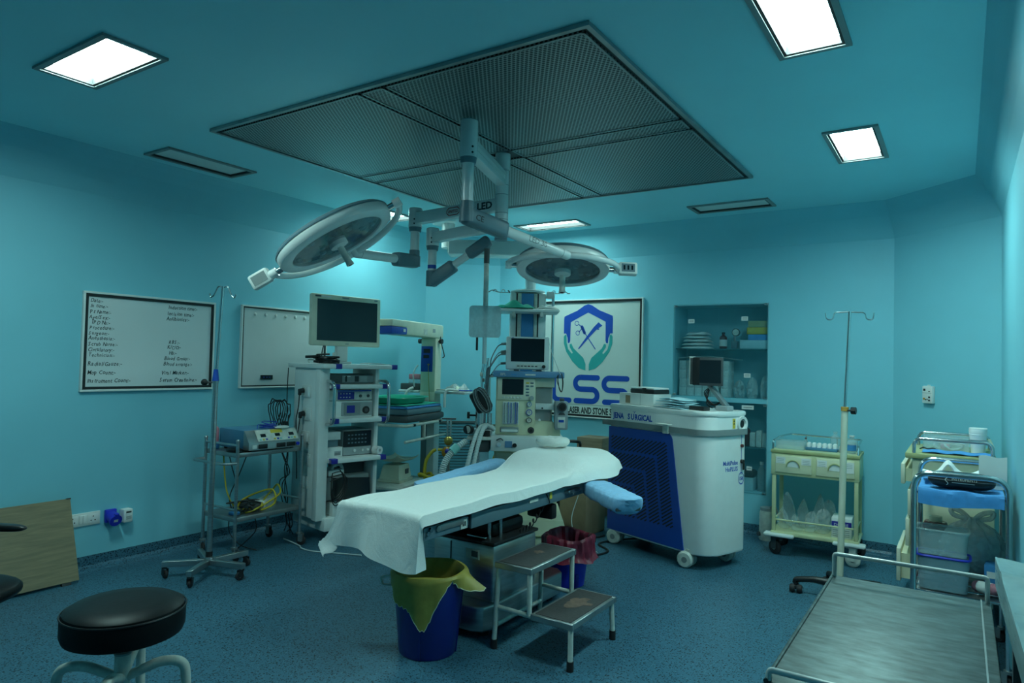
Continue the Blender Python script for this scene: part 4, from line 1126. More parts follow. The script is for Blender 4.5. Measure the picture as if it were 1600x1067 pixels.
for (x, y), h in legs.items():
    m = W(t); dx = -.012 if x < -1.8 else .006
    m.cyl((x + dx, y - .01 if y < 3 else y + .006, .035), (x, y, h), .0125, 'worn_white', n=14); o = part('leg', m, t)
    m = W(t); m.cyl((x + dx, y - .01 if y < 3 else y + .006, 0), (x + dx, y - .01 if y < 3 else y + .006, .045), .0165, 'rubber', n=14); part('rubber_foot', m, o)
for y in (2.800, 3.222):
    m = W(t); m.cyl((-1.715, y, .195), (-1.715, y, .39), .0125, 'worn_white', n=14); part('upright', m, t)
    m = W(t); m.cyl((-1.897, y, .20), (-1.70, y, .195), .0115, 'worn_white', n=12); part('cross_bar', m, t)
m = W(t); m.cyl((-1.90, 2.80, .115), (-1.90, 3.217, .115), .010, 'worn_white', n=12); part('cross_bar', m, t)

# ================================================================ surgical laser cabinet
la = -.3588
t = thing('laser_cabinet', 'tall white and blue surgical laser cabinet on castors at the right of the table', 'surgical laser', (-2.335, 4.965, 0), la)
LW, LD = .955, .44
def rrect(x0, y0, x1, y1, rs, n=7):
    out = []
    for (cx, cy, a0, r) in ((x1 - rs[0], y1 - rs[0], 0, rs[0]), (x0 + rs[1], y1 - rs[1], 90, rs[1]), (x0 + rs[2], y0 + rs[2], 180, rs[2]), (x1 - rs[3], y0 + rs[3], 270, rs[3])):
        out += [(cx + r * math.cos(math.radians(a0 + 90 * i / n)), cy + r * math.sin(math.radians(a0 + 90 * i / n))) for i in range(n + 1)]
    return out
m = MB(); m.prism(rrect(0, 0, LW, LD, (.04, .05, .03, .11)), .10, 1.055, 'white_gloss', bev=.012); part('body', m, t)
m = MB(); m.prism(rrect(-.006, -.006, LW + .005, LD + .005, (.045, .05, .03, .115)), 1.055, 1.092, 'white_gloss', bev=.014); part('top_panel', m, t)
band = [(-.03, LD * .6), (-.055, .05), (-.05, -.02)] 
m = MB()
bo = rrect(-.03, -.018, LW + .016, LD + .016, (.05, .06, .03, .128))
bi = rrect(.0, .004, LW - .004, LD - .004, (.03, .04, .03, .10))
n_ = len(bo)
vsx = [(x, y, .925) for x, y in bo] + [(x, y, .966) for x, y in bo] + [(x, y, .925) for x, y in bi] + [(x, y, .966) for x, y in bi]
m.add(vsx, [(i, (i + 1) % n_, n_ + (i + 1) % n_, n_ + i) for i in range(n_)] + [(n_ + i, n_ + (i + 1) % n_, 3 * n_ + (i + 1) % n_, 3 * n_ + i) for i in range(n_)] + [(2 * n_ + i, 2 * n_ + (i + 1) % n_, (i + 1) % n_, i) for i in range(n_)], 'mid_grey')
m.bx((-.062, -.018, .925), (.0, .03, .966), 'mid_grey', .004)
part('bumper_rail', m, t, 'grey bumper rail')
m = MB(); m.box((.60, -.024, .95), (.055, .008, .075), 'worn_white', .004); m.box((.60, -.045, .982), (.12, .05, .008), 'worn_white', .003); part('rail_clip', m, t)
F = frame((0, 0, 0), (1, 0, 0), (0, 0, 1))      # front face: x along, y up, z toward the viewer
out = [(.004, .112), (.765, .112), (.650, .86)] + [(.60 + .048 * math.cos(math.radians(a)), .868 + .048 * math.sin(math.radians(a))) for a in (10, 40, 70, 90)] + [(.004, .916)]
m = MB(); m.prism(out, -.002, .007, 'laser_blue', T=F); part('side_panel', m, t, 'blue vented side panel')
m = MB()
def inside(x, z): return .035 < x < .70 - (z - .2) * .13 and .245 < z < .865 and not (x < .035 and z > .8)
dx, dz = .80, .52; nrm_ = math.hypot(dx, dz); dx /= nrm_; dz /= nrm_
for k in range(-30, 48):
    # diagonal louvres, interrupted by four nested bands
    ox, oz = .03, .245 + k * .0265
    run = None; s_ = 0
    while s_ < 1.2:
        x, z_ = ox + dx * s_, oz + dz * s_
        d = min(.865 - z_, (.70 - (z_ - .2) * .13 - x)); ok = inside(x, z_) and ((d % .125) > .020)
        if ok and run is None: run = s_
        if (not ok) and run is not None:
            if s_ - run > .015:
                a0, a1 = run, s_ - .004
                px_, pz_ = -dz * .0052, dx * .0052
                q = [(ox + dx * a0 - px_, oz + dz * a0 - pz_), (ox + dx * a1 - px_, oz + dz * a1 - pz_), (ox + dx * a1 + px_, oz + dz * a1 + pz_), (ox + dx * a0 + px_, oz + dz * a0 + pz_)]
                m.prism(q, .0066, .0076, 'black', T=F)
            run = None
        s_ += .006
part('vent_slots', m, t)
m = MB(); m.text('JENA', .060, 'sign_blue', F @ tr(.045, .985, .0006), sx=.84, bold=.035); part('maker_lettering', m, t, 'blue lettering JENA'); m = MB(); m.text('S', .060, 'sign_blue', F @ tr(.200, .985, .0006), sx=.84, bold=.035); m.text('U', .060, 'sign_blue', F @ tr(.233, .985, .0006), sx=.84, bold=.035); m.text('RGICAL', .060, 'sign_blue', F @ tr(.274, .985, .0006), sx=.84, bold=.035)
m.prism([(.262, 1.02), (.276, 1.045), (.288, 1.052), (.273, 1.048), (.268, 1.040)], .0004, .001, 'sign_blue', T=F); m.prism([(.266, 1.040), (.256, 1.050), (.254, 1.046)], .0004, .001, 'sign_blue', T=F)
part('maker_lettering', m, t, 'blue lettering SURGICAL')
E_ = frame((LW, 0, 0), (0, 1, 0), (0, 0, 1))     # end face
m = MB(); m.text('MultiPulse', .044, 'sign_blue', E_ @ tr(.335, .715, .0006), align='RIGHT', sx=.92, bold=.012); m.text('HoPLUS', .044, 'sign_blue', E_ @ tr(.335, .672, .0006), align='RIGHT', sx=.92, bold=.012)
ring = [(.030 * math.cos(2 * PI * i / 28), .030 * math.sin(2 * PI * i / 28)) for i in range(29)]
ribbon(m, ring, .005, 0, .0012, 'sign_blue', E_ @ tr(.375, .615, 0) @ Matrix.Diagonal((1, 1.35, 1, 1)))
m.text('150', .036, 'sign_blue', E_ @ tr(.375, .602, .0008), align='CENTER', sx=.8, bold=.02)
m.box((.375, .74, .0005), (.004, .20, .001), 'sign_blue', T=E_); m.box((.375, .90, .0005), (.004, .08, .001), 'sign_blue', T=E_)
part('model_lettering', m, t, 'blue model lettering on the end face')
m = MB(); m.lathe([(.055, 0), (.053, .012), (.035, .010), (.030, -.002), (1e-4, -.002)], 'white_gloss', 28, E_ @ tr(.375, 1.0, .002) @ Matrix.Diagonal((1, 1.05, 1, 1)), cap=False)
m.lathe([(1e-4, .004), (.026, .003)], 'black', 22, E_ @ tr(.375, 1.0, .0), cap=False)
part('fibre_port', m, t, 'round fibre port')
m = MB(); m.box((.285, 1.005, .001), (.03, .07, .0015), 'yellow_sticker', T=E_); m.prism([(.277, .998), (.293, .998), (.285, 1.014)], .0015, .0022, 'ink', T=E_)
m.prism([(.277, 1.018), (.293, 1.018), (.285, 1.034)], .0015, .0022, 'ink', T=E_); part('warning_label', m, t)
m = MB(); m.cyl((.375, .845, 0), (.375, .845, .014), .012, 'dark_red', n=14, T=E_); part('stop_button', m, t); m = MB(); m.cyl((.375, .735, 0), (.375, .735, .02), .014, 'black', n=14, T=E_); m.box((.385, .70, .014), (.02, .05, .006), 'black', .002, T=E_); part('key_switch', m, t)
for x, y in ((.075, .05), (.80, .03), (.85, LD - .04), (.07, LD - .05)): castor(t, x, y, .13, .058, .05, 'worn_white', 'worn_white', PI + .3, twin=True)
m = MB(); m.prism(rrect(.03, .03, LW - .03, LD - .03, (.09, .05, .03, .09)), .085, .101, 'dark_grey'); part('underside', m, t)
ZT = 1.0925
LM = tr(-2.335, 4.965, 0) @ rz(la)
def onl(x, y): v = LM @ Vector((x, y, 0)); return v.x, v.y
def lsolo(name, m, label, cat, x, y, z, rot=0.0, group=None): X, Y = onl(x, y); return solo(name, m, label, cat, (X, Y, z), la + rot, group)
m = MB(); m.box((0, 0, .045), (.36, .20, .090), 'white_plastic', .004); m.box((-.085, -.1006, .042), (.05, .001, .06), 'cardboard'); m.box((.045, -.1006, .045), (.002, .001, .088), 'mid_grey')
lsolo('white_box', m, 'white box with a small brown label on the laser cabinet', 'box', .215, .17, ZT)
X, Y = onl(.255, .18); t2 = thing('instrument_case', 'flat black case with a pale lid on the white box', 'case', (X, Y, ZT + .0905), la - .05)
m = MB(); m.box((0, 0, .017), (.26, .17, .034), 'black', .008); part('tray', m, t2); m = MB(); m.box((0, 0, .041), (.255, .165, .014), 'paper', .006); part('lid', m, t2, 'pale lid'); m = MB(); m.box((.03, -.088, .028), (.04, .006, .035), 'black', .003); part('latch', m, t2)
g = random.Random(6)
zz = ZT
for k in range(5):
    m = MB(); ph = g.uniform(0, 6); w, d_ = .29 - .02 * k, .22 - .012 * k
    def f(u, v, w=w, d_=d_, ph=ph, k=k):
        x = (u - .5) * w; y = (v - .5) * d_
        return (x, y, .004 + .010 * (.5 + .5 * math.sin(6 * u + ph) * math.cos(4 * v + ph)) + (.012 * (1 - abs(2 * u - 1)) if k > 2 else 0))
    m.grid(f, 22, 10, 'wrap_blue', .004)
    lsolo('wrap_packet', m, ['lowest pale blue wrap packet on the laser cabinet', 'second pale blue wrap packet up on the laser cabinet', 'middle pale blue wrap packet of the pile on the laser cabinet', 'pale blue wrap packet just under the top one on the laser cabinet', 'topmost pale blue wrap packet on the laser cabinet'][k], 'wrap packet', .56 + g.uniform(-.02, .03), .13 + g.uniform(-.02, .02), zz, g.uniform(-.25, .25), 'pale blue wrap packets on the laser cabinet')
    zz += .0135
# touch monitor of the laser on its folding arm
X, Y = onl(.87, .25)
t2 = thing('laser_monitor', 'small grey flat monitor on a slanting arm on top of the laser cabinet', 'monitor', (X, Y, ZT), la)
m = MB(); m.box((.03, .0, .018), (.10, .08, .036), 'grey_plastic', .008); part('arm_base', m, t2)
m = MB(); A_ = frame((.05, .0, .03), (-.155, 0, .15), (0, 1, 0)); m.bx((0, -.022, -.013), (.225, .022, .013), 'dull_steel', .004, T=A_); m.bx((.0, -.0225, .0), (.225, .0225, .003), 'mid_grey', T=A_); part('arm', m, t2)
SM_ = frame((-.105, -.035, .275), (.93, .37, 0), (.0, .0, 1))
m = MB(); m.box((0, 0, 0), (.24, .205, .030), 'dark_grey', .006, T=SM_); m.box((-.105, 0, -.002), (.035, .205, .034), 'worn_white', .004, T=SM_); m.box((-.07, 0, .008), (.05, .20, .022), 'black', .003, T=SM_); part('housing', m, t2)
m = MB(); m.box((.022, 0, .0155), (.175, .165, .002), 'screen', T=SM_); part('screen', m, t2)
m = MB(); 
for k in range(4): m.tube(smooth([(-.09 + .01 * k, .0, .18), (-.095 - .01 * k, -.03, .09 + .01 * k), (-.115 + .02 * k, -.01, .04), (-.10 + .03 * k, .03, .012 + .02 * k), (-.03, -.02, .03)], 6), .004, 'black', 6)
part('cable', m, t2)
m = MB(); m.box((0, 0, .014), (.13, .07, .028), 'black', .004); lsolo('power_adapter', m, 'black flat power adapter in front of the laser monitor', 'adapter', .80, .10, ZT)
# ================================================================ left foreground
t = thing('round_stool', 'round black vinyl stool on white tubular legs in the left foreground', 'stool', (-2.235, 1.170, 0))
m = MB(); m.lathe([(1e-4, .500), (.155, .500), (.172, .508), (.178, .525), (.178, .570), (.172, .590), (.155, .600), (.10, .606), (1e-4, .608)], 'black_vinyl', 48); part('seat', m, t)
m = MB(); m.tube([(.1785 * math.cos(2 * PI * i / 48), .1785 * math.sin(2 * PI * i / 48), .583) for i in range(48)], .003, 'black', 6, closed=True); part('piping', m, t)
m = MB(); m.cyl((0, 0, .42), (0, 0, .50), .0135, 'black', n=16); m.cyl((0, 0, .49), (0, 0, .500), .07, 'dark_grey', n=20); part('spindle', m, t)
m = MB(); m.cyl((0, 0, .26), (0, 0, .442), .024, 'worn_white', n=18); m.cyl((0, 0, .440), (0, 0, .446), .026, 'mid_grey', n=18); part('hub', m, t)
for k in range(4):
    a = .80 + PI / 2 * k; m = MB(); c, s = math.cos(a), math.sin(a)
    m.tube(fillet([(.01 * c, .01 * s, .365), (.115 * c, .115 * s, .412), (.185 * c, .185 * s, .405), (.215 * c, .215 * s, .02)], .085, 9), .0155, 'worn_white', 12); o = part('leg', m, t)
    m = MB(); m.cyl((.2155 * c, .2155 * s, 0), (.2155 * c, .2155 * s, .035), .019, 'rubber', n=14); part('rubber_foot', m, o)
# chair at the left edge of the picture
t = thing('office_chair', 'black vinyl chair with an armrest, cut off by the left edge', 'chair', (-3.245, .985, 0), .52)
def pad(m, cx, cy, z, lx, ly, h, mm, T=None):
    n_ = 10
    def f(u, v):
        q = 2 * PI * u; r = abs(math.cos(q)) ** 3.2 + abs(math.sin(q)) ** 3.2; r = r ** (-1 / 3.2)
        w = PI * v - PI / 2; k = max(0.001, math.cos(w)) ** .35
        return (cx + lx / 2 * r * math.cos(q) * k, cy + ly / 2 * r * math.sin(q) * k, z + h / 2 * math.sin(w) + h / 2)
    m.grid(f, 40, 12, mm, T=T)
m = MB(); pad(m, 0, 0, .415, .50, .46, .085, 'black_vinyl'); part('seat', m, t)
m = MB(); pad(m, 0, 0, 0, .46, .42, .08, 'black_vinyl', T=tr(-.27, .02, .80) @ Matrix.Rotation(PI / 2 - .15, 4, 'Y')); part('backrest', m, t)
for s in (1, -1):
    m = MB(); pad(m, -.02, s * .27, .642, .31, .05, .030, 'black'); m.tube(fillet([(-.02, s * .27, .65), (-.02, s * .27, .50), (-.04, s * .22, .43)], .06), .012, 'black', 8); m.tube(fillet([(-.14, s * .27, .65), (-.16, s * .27, .50), (-.12, s * .22, .43)], .06), .012, 'black', 8); part('armrest', m, t)
m = MB(); m.cyl((0, 0, .10), (0, 0, .43), .025, 'black', n=14); m.bx((-.12, -.10, .41), (.12, .10, .435), 'black'); m.tube(fillet([(-.12, 0, .42), (-.30, 0, .45), (-.30, 0, .75)], .08), .016, 'black', 8); part('column', m, t)
for k in range(5):
    a = 2 * PI * k / 5 + .3; m = MB(); m.tube([(0, 0, .11), (.26 * math.cos(a), .26 * math.sin(a), .075)], .02, 'black', 8, rad=lambda q: .022 - .007 * q); part('base_leg', m, t)
    castor(t, .255 * math.cos(a), .255 * math.sin(a), .075, .026, .03, 'rubber', 'black', a + 2, twin=True)
# oak board leaning on the wall
t = thing('wooden_board', 'oak laminate board with a dark corner cap leaning against the left wall', 'board', (-4.46, 1.7, 0))
A_ = frame((-4.462, 1.36, .018), (0, 1, 0), (-.16, 0, .468)); I = _TM[t.name].inverted()
m = MB(); m.bx((0, 0, -.022), (.697, .497, .0), 'oak_laminate', .002, 1, T=I @ A_); part('panel', m, t)
m = MB(); m.bx((.675, .492, -.024), (.700, .500, .002), 'black', T=I @ A_); part('corner_cap', m, t, 'dark corner cap')
m = MB()
for x in (.07, .60): m.bx((x, -.0175, -.021), (x + .05, .0, -.002), 'black', T=I @ A_)
part('foot_block', m, t)

# ================================================================ drip stand at the left wall
t = thing('drip_stand', 'chrome drip stand on a five-spoke wheeled base by the left wall', 'drip stand', (-4.0, 2.61, 0))
IX, IY = -4.0, 2.61
# the pole leans a touch toward the wall at its foot, as in the photo
m = MB(); m.cyl((0, 0, .09), (.0, 0, 1.24), .017, 'steel', n=16); part('outer_tube', m, t)
m = MB(); m.cyl((0, 0, 1.24), (.02, .014, 1.845), .0095, 'chrome', n=12); part('inner_tube', m, t)
m = MB(); m.cyl((0, 0, 1.235), (0, 0, 1.31), .022, 'sign_blue', r1=.013, n=16); m.cyl((0, 0, 1.225), (0, 0, 1.24), .021, 'steel', n=16); o = part('clamp_collar', m, t, 'blue collar')
m = MB(); m.cyl((-.012, -.012, 1.225), (-.045, -.04, 1.225), .006, 'black', n=8); m.ball((-.05, -.045, 1.225), .022, 'black'); part('clamp_knob', m, o)
m = MB()
for s in (1, -1): m.tube([Vector(q) + Vector((.02, .014, .048)) for q in fillet([(0, 0, 1.79), (s * .03 * .83, s * .03 * .55, 1.80), (s * .058 * .83, s * .058 * .55, 1.735), (s * .078 * .83, s * .078 * .55, 1.722), (s * .085 * .83, s * .085 * .55, 1.748)], .02)], .005, 'chrome', 8)
part('hooks', m, t)
m = MB(); m.cyl((0, 0, .062), (0, 0, .118), .026, 'steel', n=16); m.cyl((0, 0, .118), (0, 0, .15), .021, 'black', n=14); part('hub', m, t)
for k in range(5):
    a = -2.25 + 2 * PI * k / 5; c, s = math.cos(a), math.sin(a)
    m = MB(); m.prism([(0.01, -.020), (.27, -.016), (.27, .016), (.01, .020)], .068, .105, 'steel', T=rz(a), bev=.004); part('base_leg', m, t)
    castor(t, .255 * c, .255 * s, .07, .026, .02, 'rubber', 'black', a + 2.2 + k)

# ================================================================ steel trolley with the electrosurgical unit
X0, X1, Y0, Y1 = -4.500, -4.130, 2.880, 3.425
t = thing('steel_trolley', 'tubular steel trolley between the drip stand and the video cart', 'trolley', ((X0 + X1) / 2, (Y0 + Y1) / 2, 0))
for x in (X0, X1):
    for y in (Y0, Y1):
        m = W(t); m.cyl((x, y, .09), (x, y, .81), .0115, 'steel', n=14); m.ball((x, y, .813), .014, 'steel'); o = part('leg', m, t)
        q_ = castor(t, x - (X0 + X1) / 2, y - (Y0 + Y1) / 2, .095, .036, .02, 'rubber', 'dull_steel', 1.2 + x + y)
for z, nm in ((.725, 'top_shelf'), (.285, 'lower_shelf')):
    m = W(t); m.bx((X0, Y0, z - .025), (X1, Y1, z + .006), 'dull_steel', .004); part(nm, m, t)
for z, both in ((.785, False), (.345, True)):
    for y in ((Y0, Y1) if both else (Y0,)):
        m = W(t); m.cyl((X0, y, z), (X1, y, z), .008, 'steel', n=10); part('guard_rail', m, t)
m = W(t); m.tube(fillet([(X0, Y0, .665), (X0 - .02, Y0 - .09, .665), (X1 + .0, Y0 - .09, .665), (X1, Y0, .665)], .05), .0095, 'steel', 10); part('push_handle', m, t)
# electrosurgical unit
EU = thing('electrosurgical_unit', 'blue electrosurgical generator with a sloping lit control panel on the steel trolley', 'generator', (-4.28, 3.17, .7315), -.06)
m = MB(); m.bx((-.20, -.205, .012), (.115, .205, .145), 'unit_blue', .006); part('case', m, EU)
prof_ = [(.115, .012), (.185, .012), (.185, .062), (.125, .145), (.115, .145)]
m = MB(); m.prism(prof_, -.208, .208, 'dull_steel', T=Matrix(((1, 0, 0, 0), (0, 0, -1, 0), (0, 1, 0, 0), (0, 0, 0, 1)))); part('front', m, EU)
A_ = frame((.187, 0, .064), (0, 1, 0), (-.060, 0, .083))
m = MB(); m.bx((-.135, .006, -.001), (.195, .098, .002), 'worn_white', T=A_)
for k, c in enumerate(('teal_soft', 'yellow_sticker', 'sign_blue')):
    x = -.085 + .115 * k; m.bx((x - .045, .068, .002), (x + .050, .096, .003), c if k == 1 else 'worn_white', T=A_); m.bx((x - .018, .040, .002), (x + .022, .064, .004), 'screen', T=A_)
    for j in range(3): m.bx((x - .035 + .025 * j, .014, .002), (x - .022 + .025 * j, .026, .0045), ('teal_soft', 'yellow_sticker', 'blue_wire')[(k + j) % 3], T=A_)
part('control_panel', m, EU)
Fp = frame((.1855, 0, .036), (0, 1, 0), (0, 0, 1))
for x in (-.10, .045, .13): m = MB(); m.box((x, 0, .004), (.07, .032, .010), 'black', .006, T=Fp); part('socket', m, EU)
m = MB(); m.box((-.165, 0, .002), (.03, .026, .006), 'white_plastic', T=Fp); part('power_switch', m, EU)
m = MB(); m.cyl((.185, 0, 0), (.185, 0, .012), .012, 'vivid_blue', n=14, T=Fp); part('foot_pedal_port', m, EU, 'blue round port')
for x, y in ((-.17, -.17), (-.17, .17), (.14, -.17), (.14, .17)): m = MB(); m.cyl((x, y, 0), (x, y, .013), .012, 'rubber', n=10); part('foot', m, EU)
t2 = thing('patient_plate', 'white return plate with a coil of blue lead on the blue generator', 'electrode plate', (-4.20, 3.22, .8775))
m = MB(); m.lathe([(1e-4, .002), (.06, .002), (.066, .006), (.06, .012), (1e-4, .018)], 'white_plastic', 24, tr(.02, .05, 0) @ rz(.5) @ Matrix.Diagonal((.8, 1.15, 1, 1))); part('plate', m, t2)
m = MB(); coil(m, (-.02, -.03, .006), .055, 6, .003, 'blue_wire', flat=1.0, seed=4); m.tube(smooth([(-.07, -.04, .02), (-.03, -.11, .03), (.0, -.14, .004)], 6), .003, 'blue_wire', 6); part('lead', m, t2, 'blue coiled lead')
t2 = thing('spray_bottle', 'small pink bottle with a clear base behind the drip stand, on the steel trolley', 'bottle', (-4.462, 2.924, .7315))
m = MB(); m.lathe([(.028, 0), (.032, .006), (.032, .05), (.03, .052)], 'panel_blue', 18); part('base', m, t2); m = MB(); m.lathe([(.026, .052), (.026, .14), (.018, .155), (.010, .16)], 'pink', 18); part('body', m, t2); m = MB(); m.lathe([(.010, .158), (.010, .178)], 'white_plastic', 12); part('cap', m, t2)
m = MB(); m.lathe([(.045, .0), (.050, .018), (.03, .032), (1e-4, .034)], 'black', 16, Matrix.Diagonal((1.5, .9, 1, 1))); solo('foot_pedal', m, 'small black foot pedal on the near end of the trolley top', 'pedal', (-4.22, 2.915, .7315))
# clutter on the lower shelf
t2 = thing('power_strip', 'white multi-socket power strip lying on the lower trolley shelf', 'power strip', (-4.33, 3.27, .292), -.95)
m = MB(); m.box((0, 0, .030), (.30, .085, .058), 'white_plastic', .008, T=Matrix.Rotation(.0, 4, 'Y')); part('body', m, t2)
m = MB(); 
for k in range(3): m.box((-.09 + .09 * k, 0, .0592), (.05, .05, .002), 'worn_white', .0008, 1); m.box((-.09 + .09 * k, .0, .0604), (.012, .012, .001), 'black')
part('outlets', m, t2)
m = MB(); g = random.Random(14)
def tangle(m, cx, cy, cz, lx, ly, lz, n, r, mm, seed):
    g = random.Random(seed); pts = [(cx + lx * (g.random() - .5), cy + ly * (g.random() - .5), cz + lz * g.random() ** 1.3) for _ in range(n)]
    m.tube(smooth(pts, 6), r, mm, 6)
tangle(m, -4.28, 3.08, .300, .20, .30, .07, 16, .0055, 'black', 3); tangle(m, -4.25, 3.08, .300, .22, .18, .05, 14, .005, 'black', 8)
m.box((-4.28, 3.12, .32), (.12, .16, .05), 'dark_grey', .02)
solow('cable_tangle', m, 'tangle of black leads on the lower trolley shelf', 'cables', (-4.28, 3.1, .292))
m = MB()
m.tube(smooth([(-4.19, 3.00, .30), (-4.17, 3.06, .315), (-4.16, 3.18, .36), (-4.19, 3.29, .40), (-4.25, 3.31, .45), (-4.30, 3.30, .40), (-4.27, 3.22, .36), (-4.20, 3.14, .33), (-4.15, 3.10, .31), (-4.16, 3.22, .34), (-4.24, 3.26, .42), (-4.30, 3.16, .40), (-4.32, 3.06, .36), (-4.28, 3.00, .33)], 8), .0065, 'yellow_cable', 8)
m.tube(smooth([(-4.36, 2.93, .69), (-4.37, 2.95, .55), (-4.36, 2.97, .42), (-4.30, 3.0, .32), (-4.22, 3.06, .315)], 6), .005, 'yellow_cable', 8)
solow('yellow_lead', m, 'yellow cable looped over the lower trolley shelf', 'cable', (-4.25, 3.15, .292))
m = MB(); m.box((0, 0, .012), (.07, .045, .024), 'panel_blue', .008); solo('blue_connector', m, 'small bright blue connector at the near end of the lower trolley shelf', 'connector', (-4.22, 2.935, .292), .3)
m = MB()
m.tube(smooth([(-4.34, 2.96, .693), (-4.36, 3.0, .60), (-4.34, 3.03, .45), (-4.36, 3.02, .30)], 6), .004, 'black', 6); m.tube(smooth([(-4.20, 3.0, .693), (-4.28, 3.0, .55), (-4.36, 2.99, .40), (-4.38, 3.02, .30)], 6), .004, 'black', 6)
m.tube(smooth([(-4.30, 2.95, .254), (-4.32, 2.97, .15), (-4.26, 3.02, .06), (-4.18, 3.1, .02)], 6), .004, 'black', 6); m.tube(smooth([(-4.22, 3.1, .254), (-4.23, 3.12, .15), (-4.28, 3.06, .06), (-4.3, 3.0, .02)], 6), .004, 'black', 6)
solow('hanging_leads', m, 'black leads hanging down through the steel trolley', 'cables', (-4.3, 3.0, .3))

# ================================================================ video cart
VC = thing('video_cart', 'tall white endoscopy video cart with blue shelf corners, loaded with units', 'equipment cart', (-3.95, 3.538, 0), -.212)
# local: x toward the front (the room), y along the front to the right, origin at the near front corner
WV, DV = .43, .40
def vp(name, fn, label=None, parent=VC):
    m = MB(); fn(m); return part(name, m, parent, label)
vp('base', lambda m: (m.bx((-.50, -.03, .10), (.0, WV + .03, .20), 'white_metal', .012), m.bx((-.44, .05, .20), (-.02, WV - .03, .30), 'white_metal', .006)))
vp('drawer', lambda m: (m.bx((-.02, .10, .205), (-.012, WV - .03, .29), 'worn_white', .004), m.bx((-.012, .15, .255), (-.006, .20, .285), 'black', .002)))
vp('side_column', lambda m: (m.bx((-.46, -.075, .18), (-.10, -.010, 1.325), 'white_metal', .02), m.bx((-.10, -.085, .18), (-.03, .0, 1.325), 'white_metal', .008)), 'white near side column with wall sockets')
vp('side_column', lambda m: m.bx((-.42, WV - .01, .18), (-.06, WV + .035, 1.325), 'white_metal', .02), 'white far side column')
shelves = [(1.338, -.10, .55, -.52, .05), (1.185, .0, WV + .05, -.44, .03), (.925, .0, WV + .05, -.44, .03), (.625, .0, WV + .05, -.44, .03), (.315, .0, WV, -.44, .0)]
for k, (z, y0, y1, x0, x1) in enumerate(shelves):
    if k == 4: continue
    m = MB(); m.bx((x0, y0, z - .018), (x1, y1, z + .016), 'white_metal', .006); o = part('shelf', m, VC)
    for y in ((y0 + .10 if k == 0 else y0), y1):
        m = MB(); yy = y - (.05 if y == y1 else 0)
        m.bx((x1 - .045, yy, z - .0195), (x1 + .003, yy + .052, z + .0185), 'navy', .004); part('corner_guard', m, o, 'dark blue corner guard')
for y in (-.02, WV + .03):
    m = MB(); m.tube(fillet([(-.06, y, 1.225), (.075, y, 1.225), (.075, y, .90), (-.06, y, .90)], .07, 7), .0125, 'chrome', 12); part('grab_handle', m, VC)
SF = frame((-.27, -.0755, 0), (1, 0, 0), (0, 0, 1))
for k, z in enumerate((1.14, .965, .79, .62, .45)):
    x = -.02 + .02 * (k % 2)
    m = MB(); m.box((x + .05, z, .004), (.135, .095, .008), 'white_plastic', .003, T=SF); m.box((x + .075, z, .008), (.04, .065, .006), 'white_gloss', .002, T=SF); m.box((x + .01, z, .0085), (.045, .065, .003), 'worn_white', T=SF); o = part('socket_plate', m, VC)
def plugcable(z, x, pts, seed, label, name='power_plug'):
    t2 = thing(name, label, 'plug', (0, 0, 0), 0, 'black plugs in the side of the video cart')
    return t2
VM = tr(-3.95, 3.538, 0) @ rz(-.212)
def vw(x, y, z): return VM @ Vector((x, y, z))
for k, z in enumerate((1.14, .965)):
    p = vw(-.27 - .02 + .02 * (k % 2) + .02, -.0925, z)
    t2 = thing('power_plug', ['black plug in the top socket on the side of the video cart', 'black plug in the second socket down on the side of the video cart'][k], 'plug', p, -.212, 'black plugs in the side of the video cart')
    m = MB(); m.cyl((0, .002, .006), (0, -.035, .0), .020, 'black', r1=.017, n=14); m.box((0, -.028, -.012), (.030, .022, .04), 'black', .008); part('body', m, t2)
    m = MB()
    if k == 0: m.tube(smooth([(0, -.03, -.03), (.0, -.035, -.12), (-.02, -.04, -.22), (-.05, -.02, -.33), (-.12, -.01, -.36), (-.20, -.01, -.30), (-.22, -.005, -.2)], 7), .0045, 'black', 6)
    else: m.tube(smooth([(0, -.03, -.03), (-.01, -.035, -.12), (-.03, -.04, -.22), (-.03, -.03, -.36), (-.06, -.01, -.5)], 7), .0045, 'black', 6)
    part('cord', m, t2)
m = MB(); g = random.Random(31)
for k in range(5):
    c = Vector((-.52 + .02 * k, -.20 + .010 * k, .93)); pts = []
    for i in range(26):
        q = 2 * PI * i / 24; pts.append(c + Vector(((.075 + .02 * g.random()) * math.cos(q), .02 * math.sin(q * 2), (.115 + .03 * g.random()) * math.sin(q))))
    m.tube(smooth(pts, 2), .0042, 'black', 6)
m.box((-.49, -.125, .84), (.05, .04, .11), 'black', .015)
for k in range(4): m.tube(smooth([(-.47 - .015 * k, -.125, .82), (-.44 - .05 * k + .06 * (k % 2), -.12, .66), (-.50 + .03 * k, -.11, .50), (-.45 - .05 * k, -.10, .30 + .03 * k), (-.50 + .05 * (k % 3), -.08, .12), (-.42 - .05 * k, -.06, .012)], 6), .0042, 'black', 6)
for v in m.v: v.xyz = VM @ v
solow('cable_bundle', m, 'hanging bundle of black cables between the steel trolley and the video cart', 'cables', vw(-.49, -.09, .3))
m = MB()
for x, y in ((-.50, -.105), (-.455, .10), (-.46, .15)): m.tube(smooth([(x, y, 1.315), (x - .008, y, 1.1), (x, y, .96)], 6), .004, 'black', 6)
for v in m.v: v.xyz = VM @ v
solow('video_cable', m, 'straight black cables running down behind the video cart shelves', 'cables', vw(-.3, 0, 1.0))
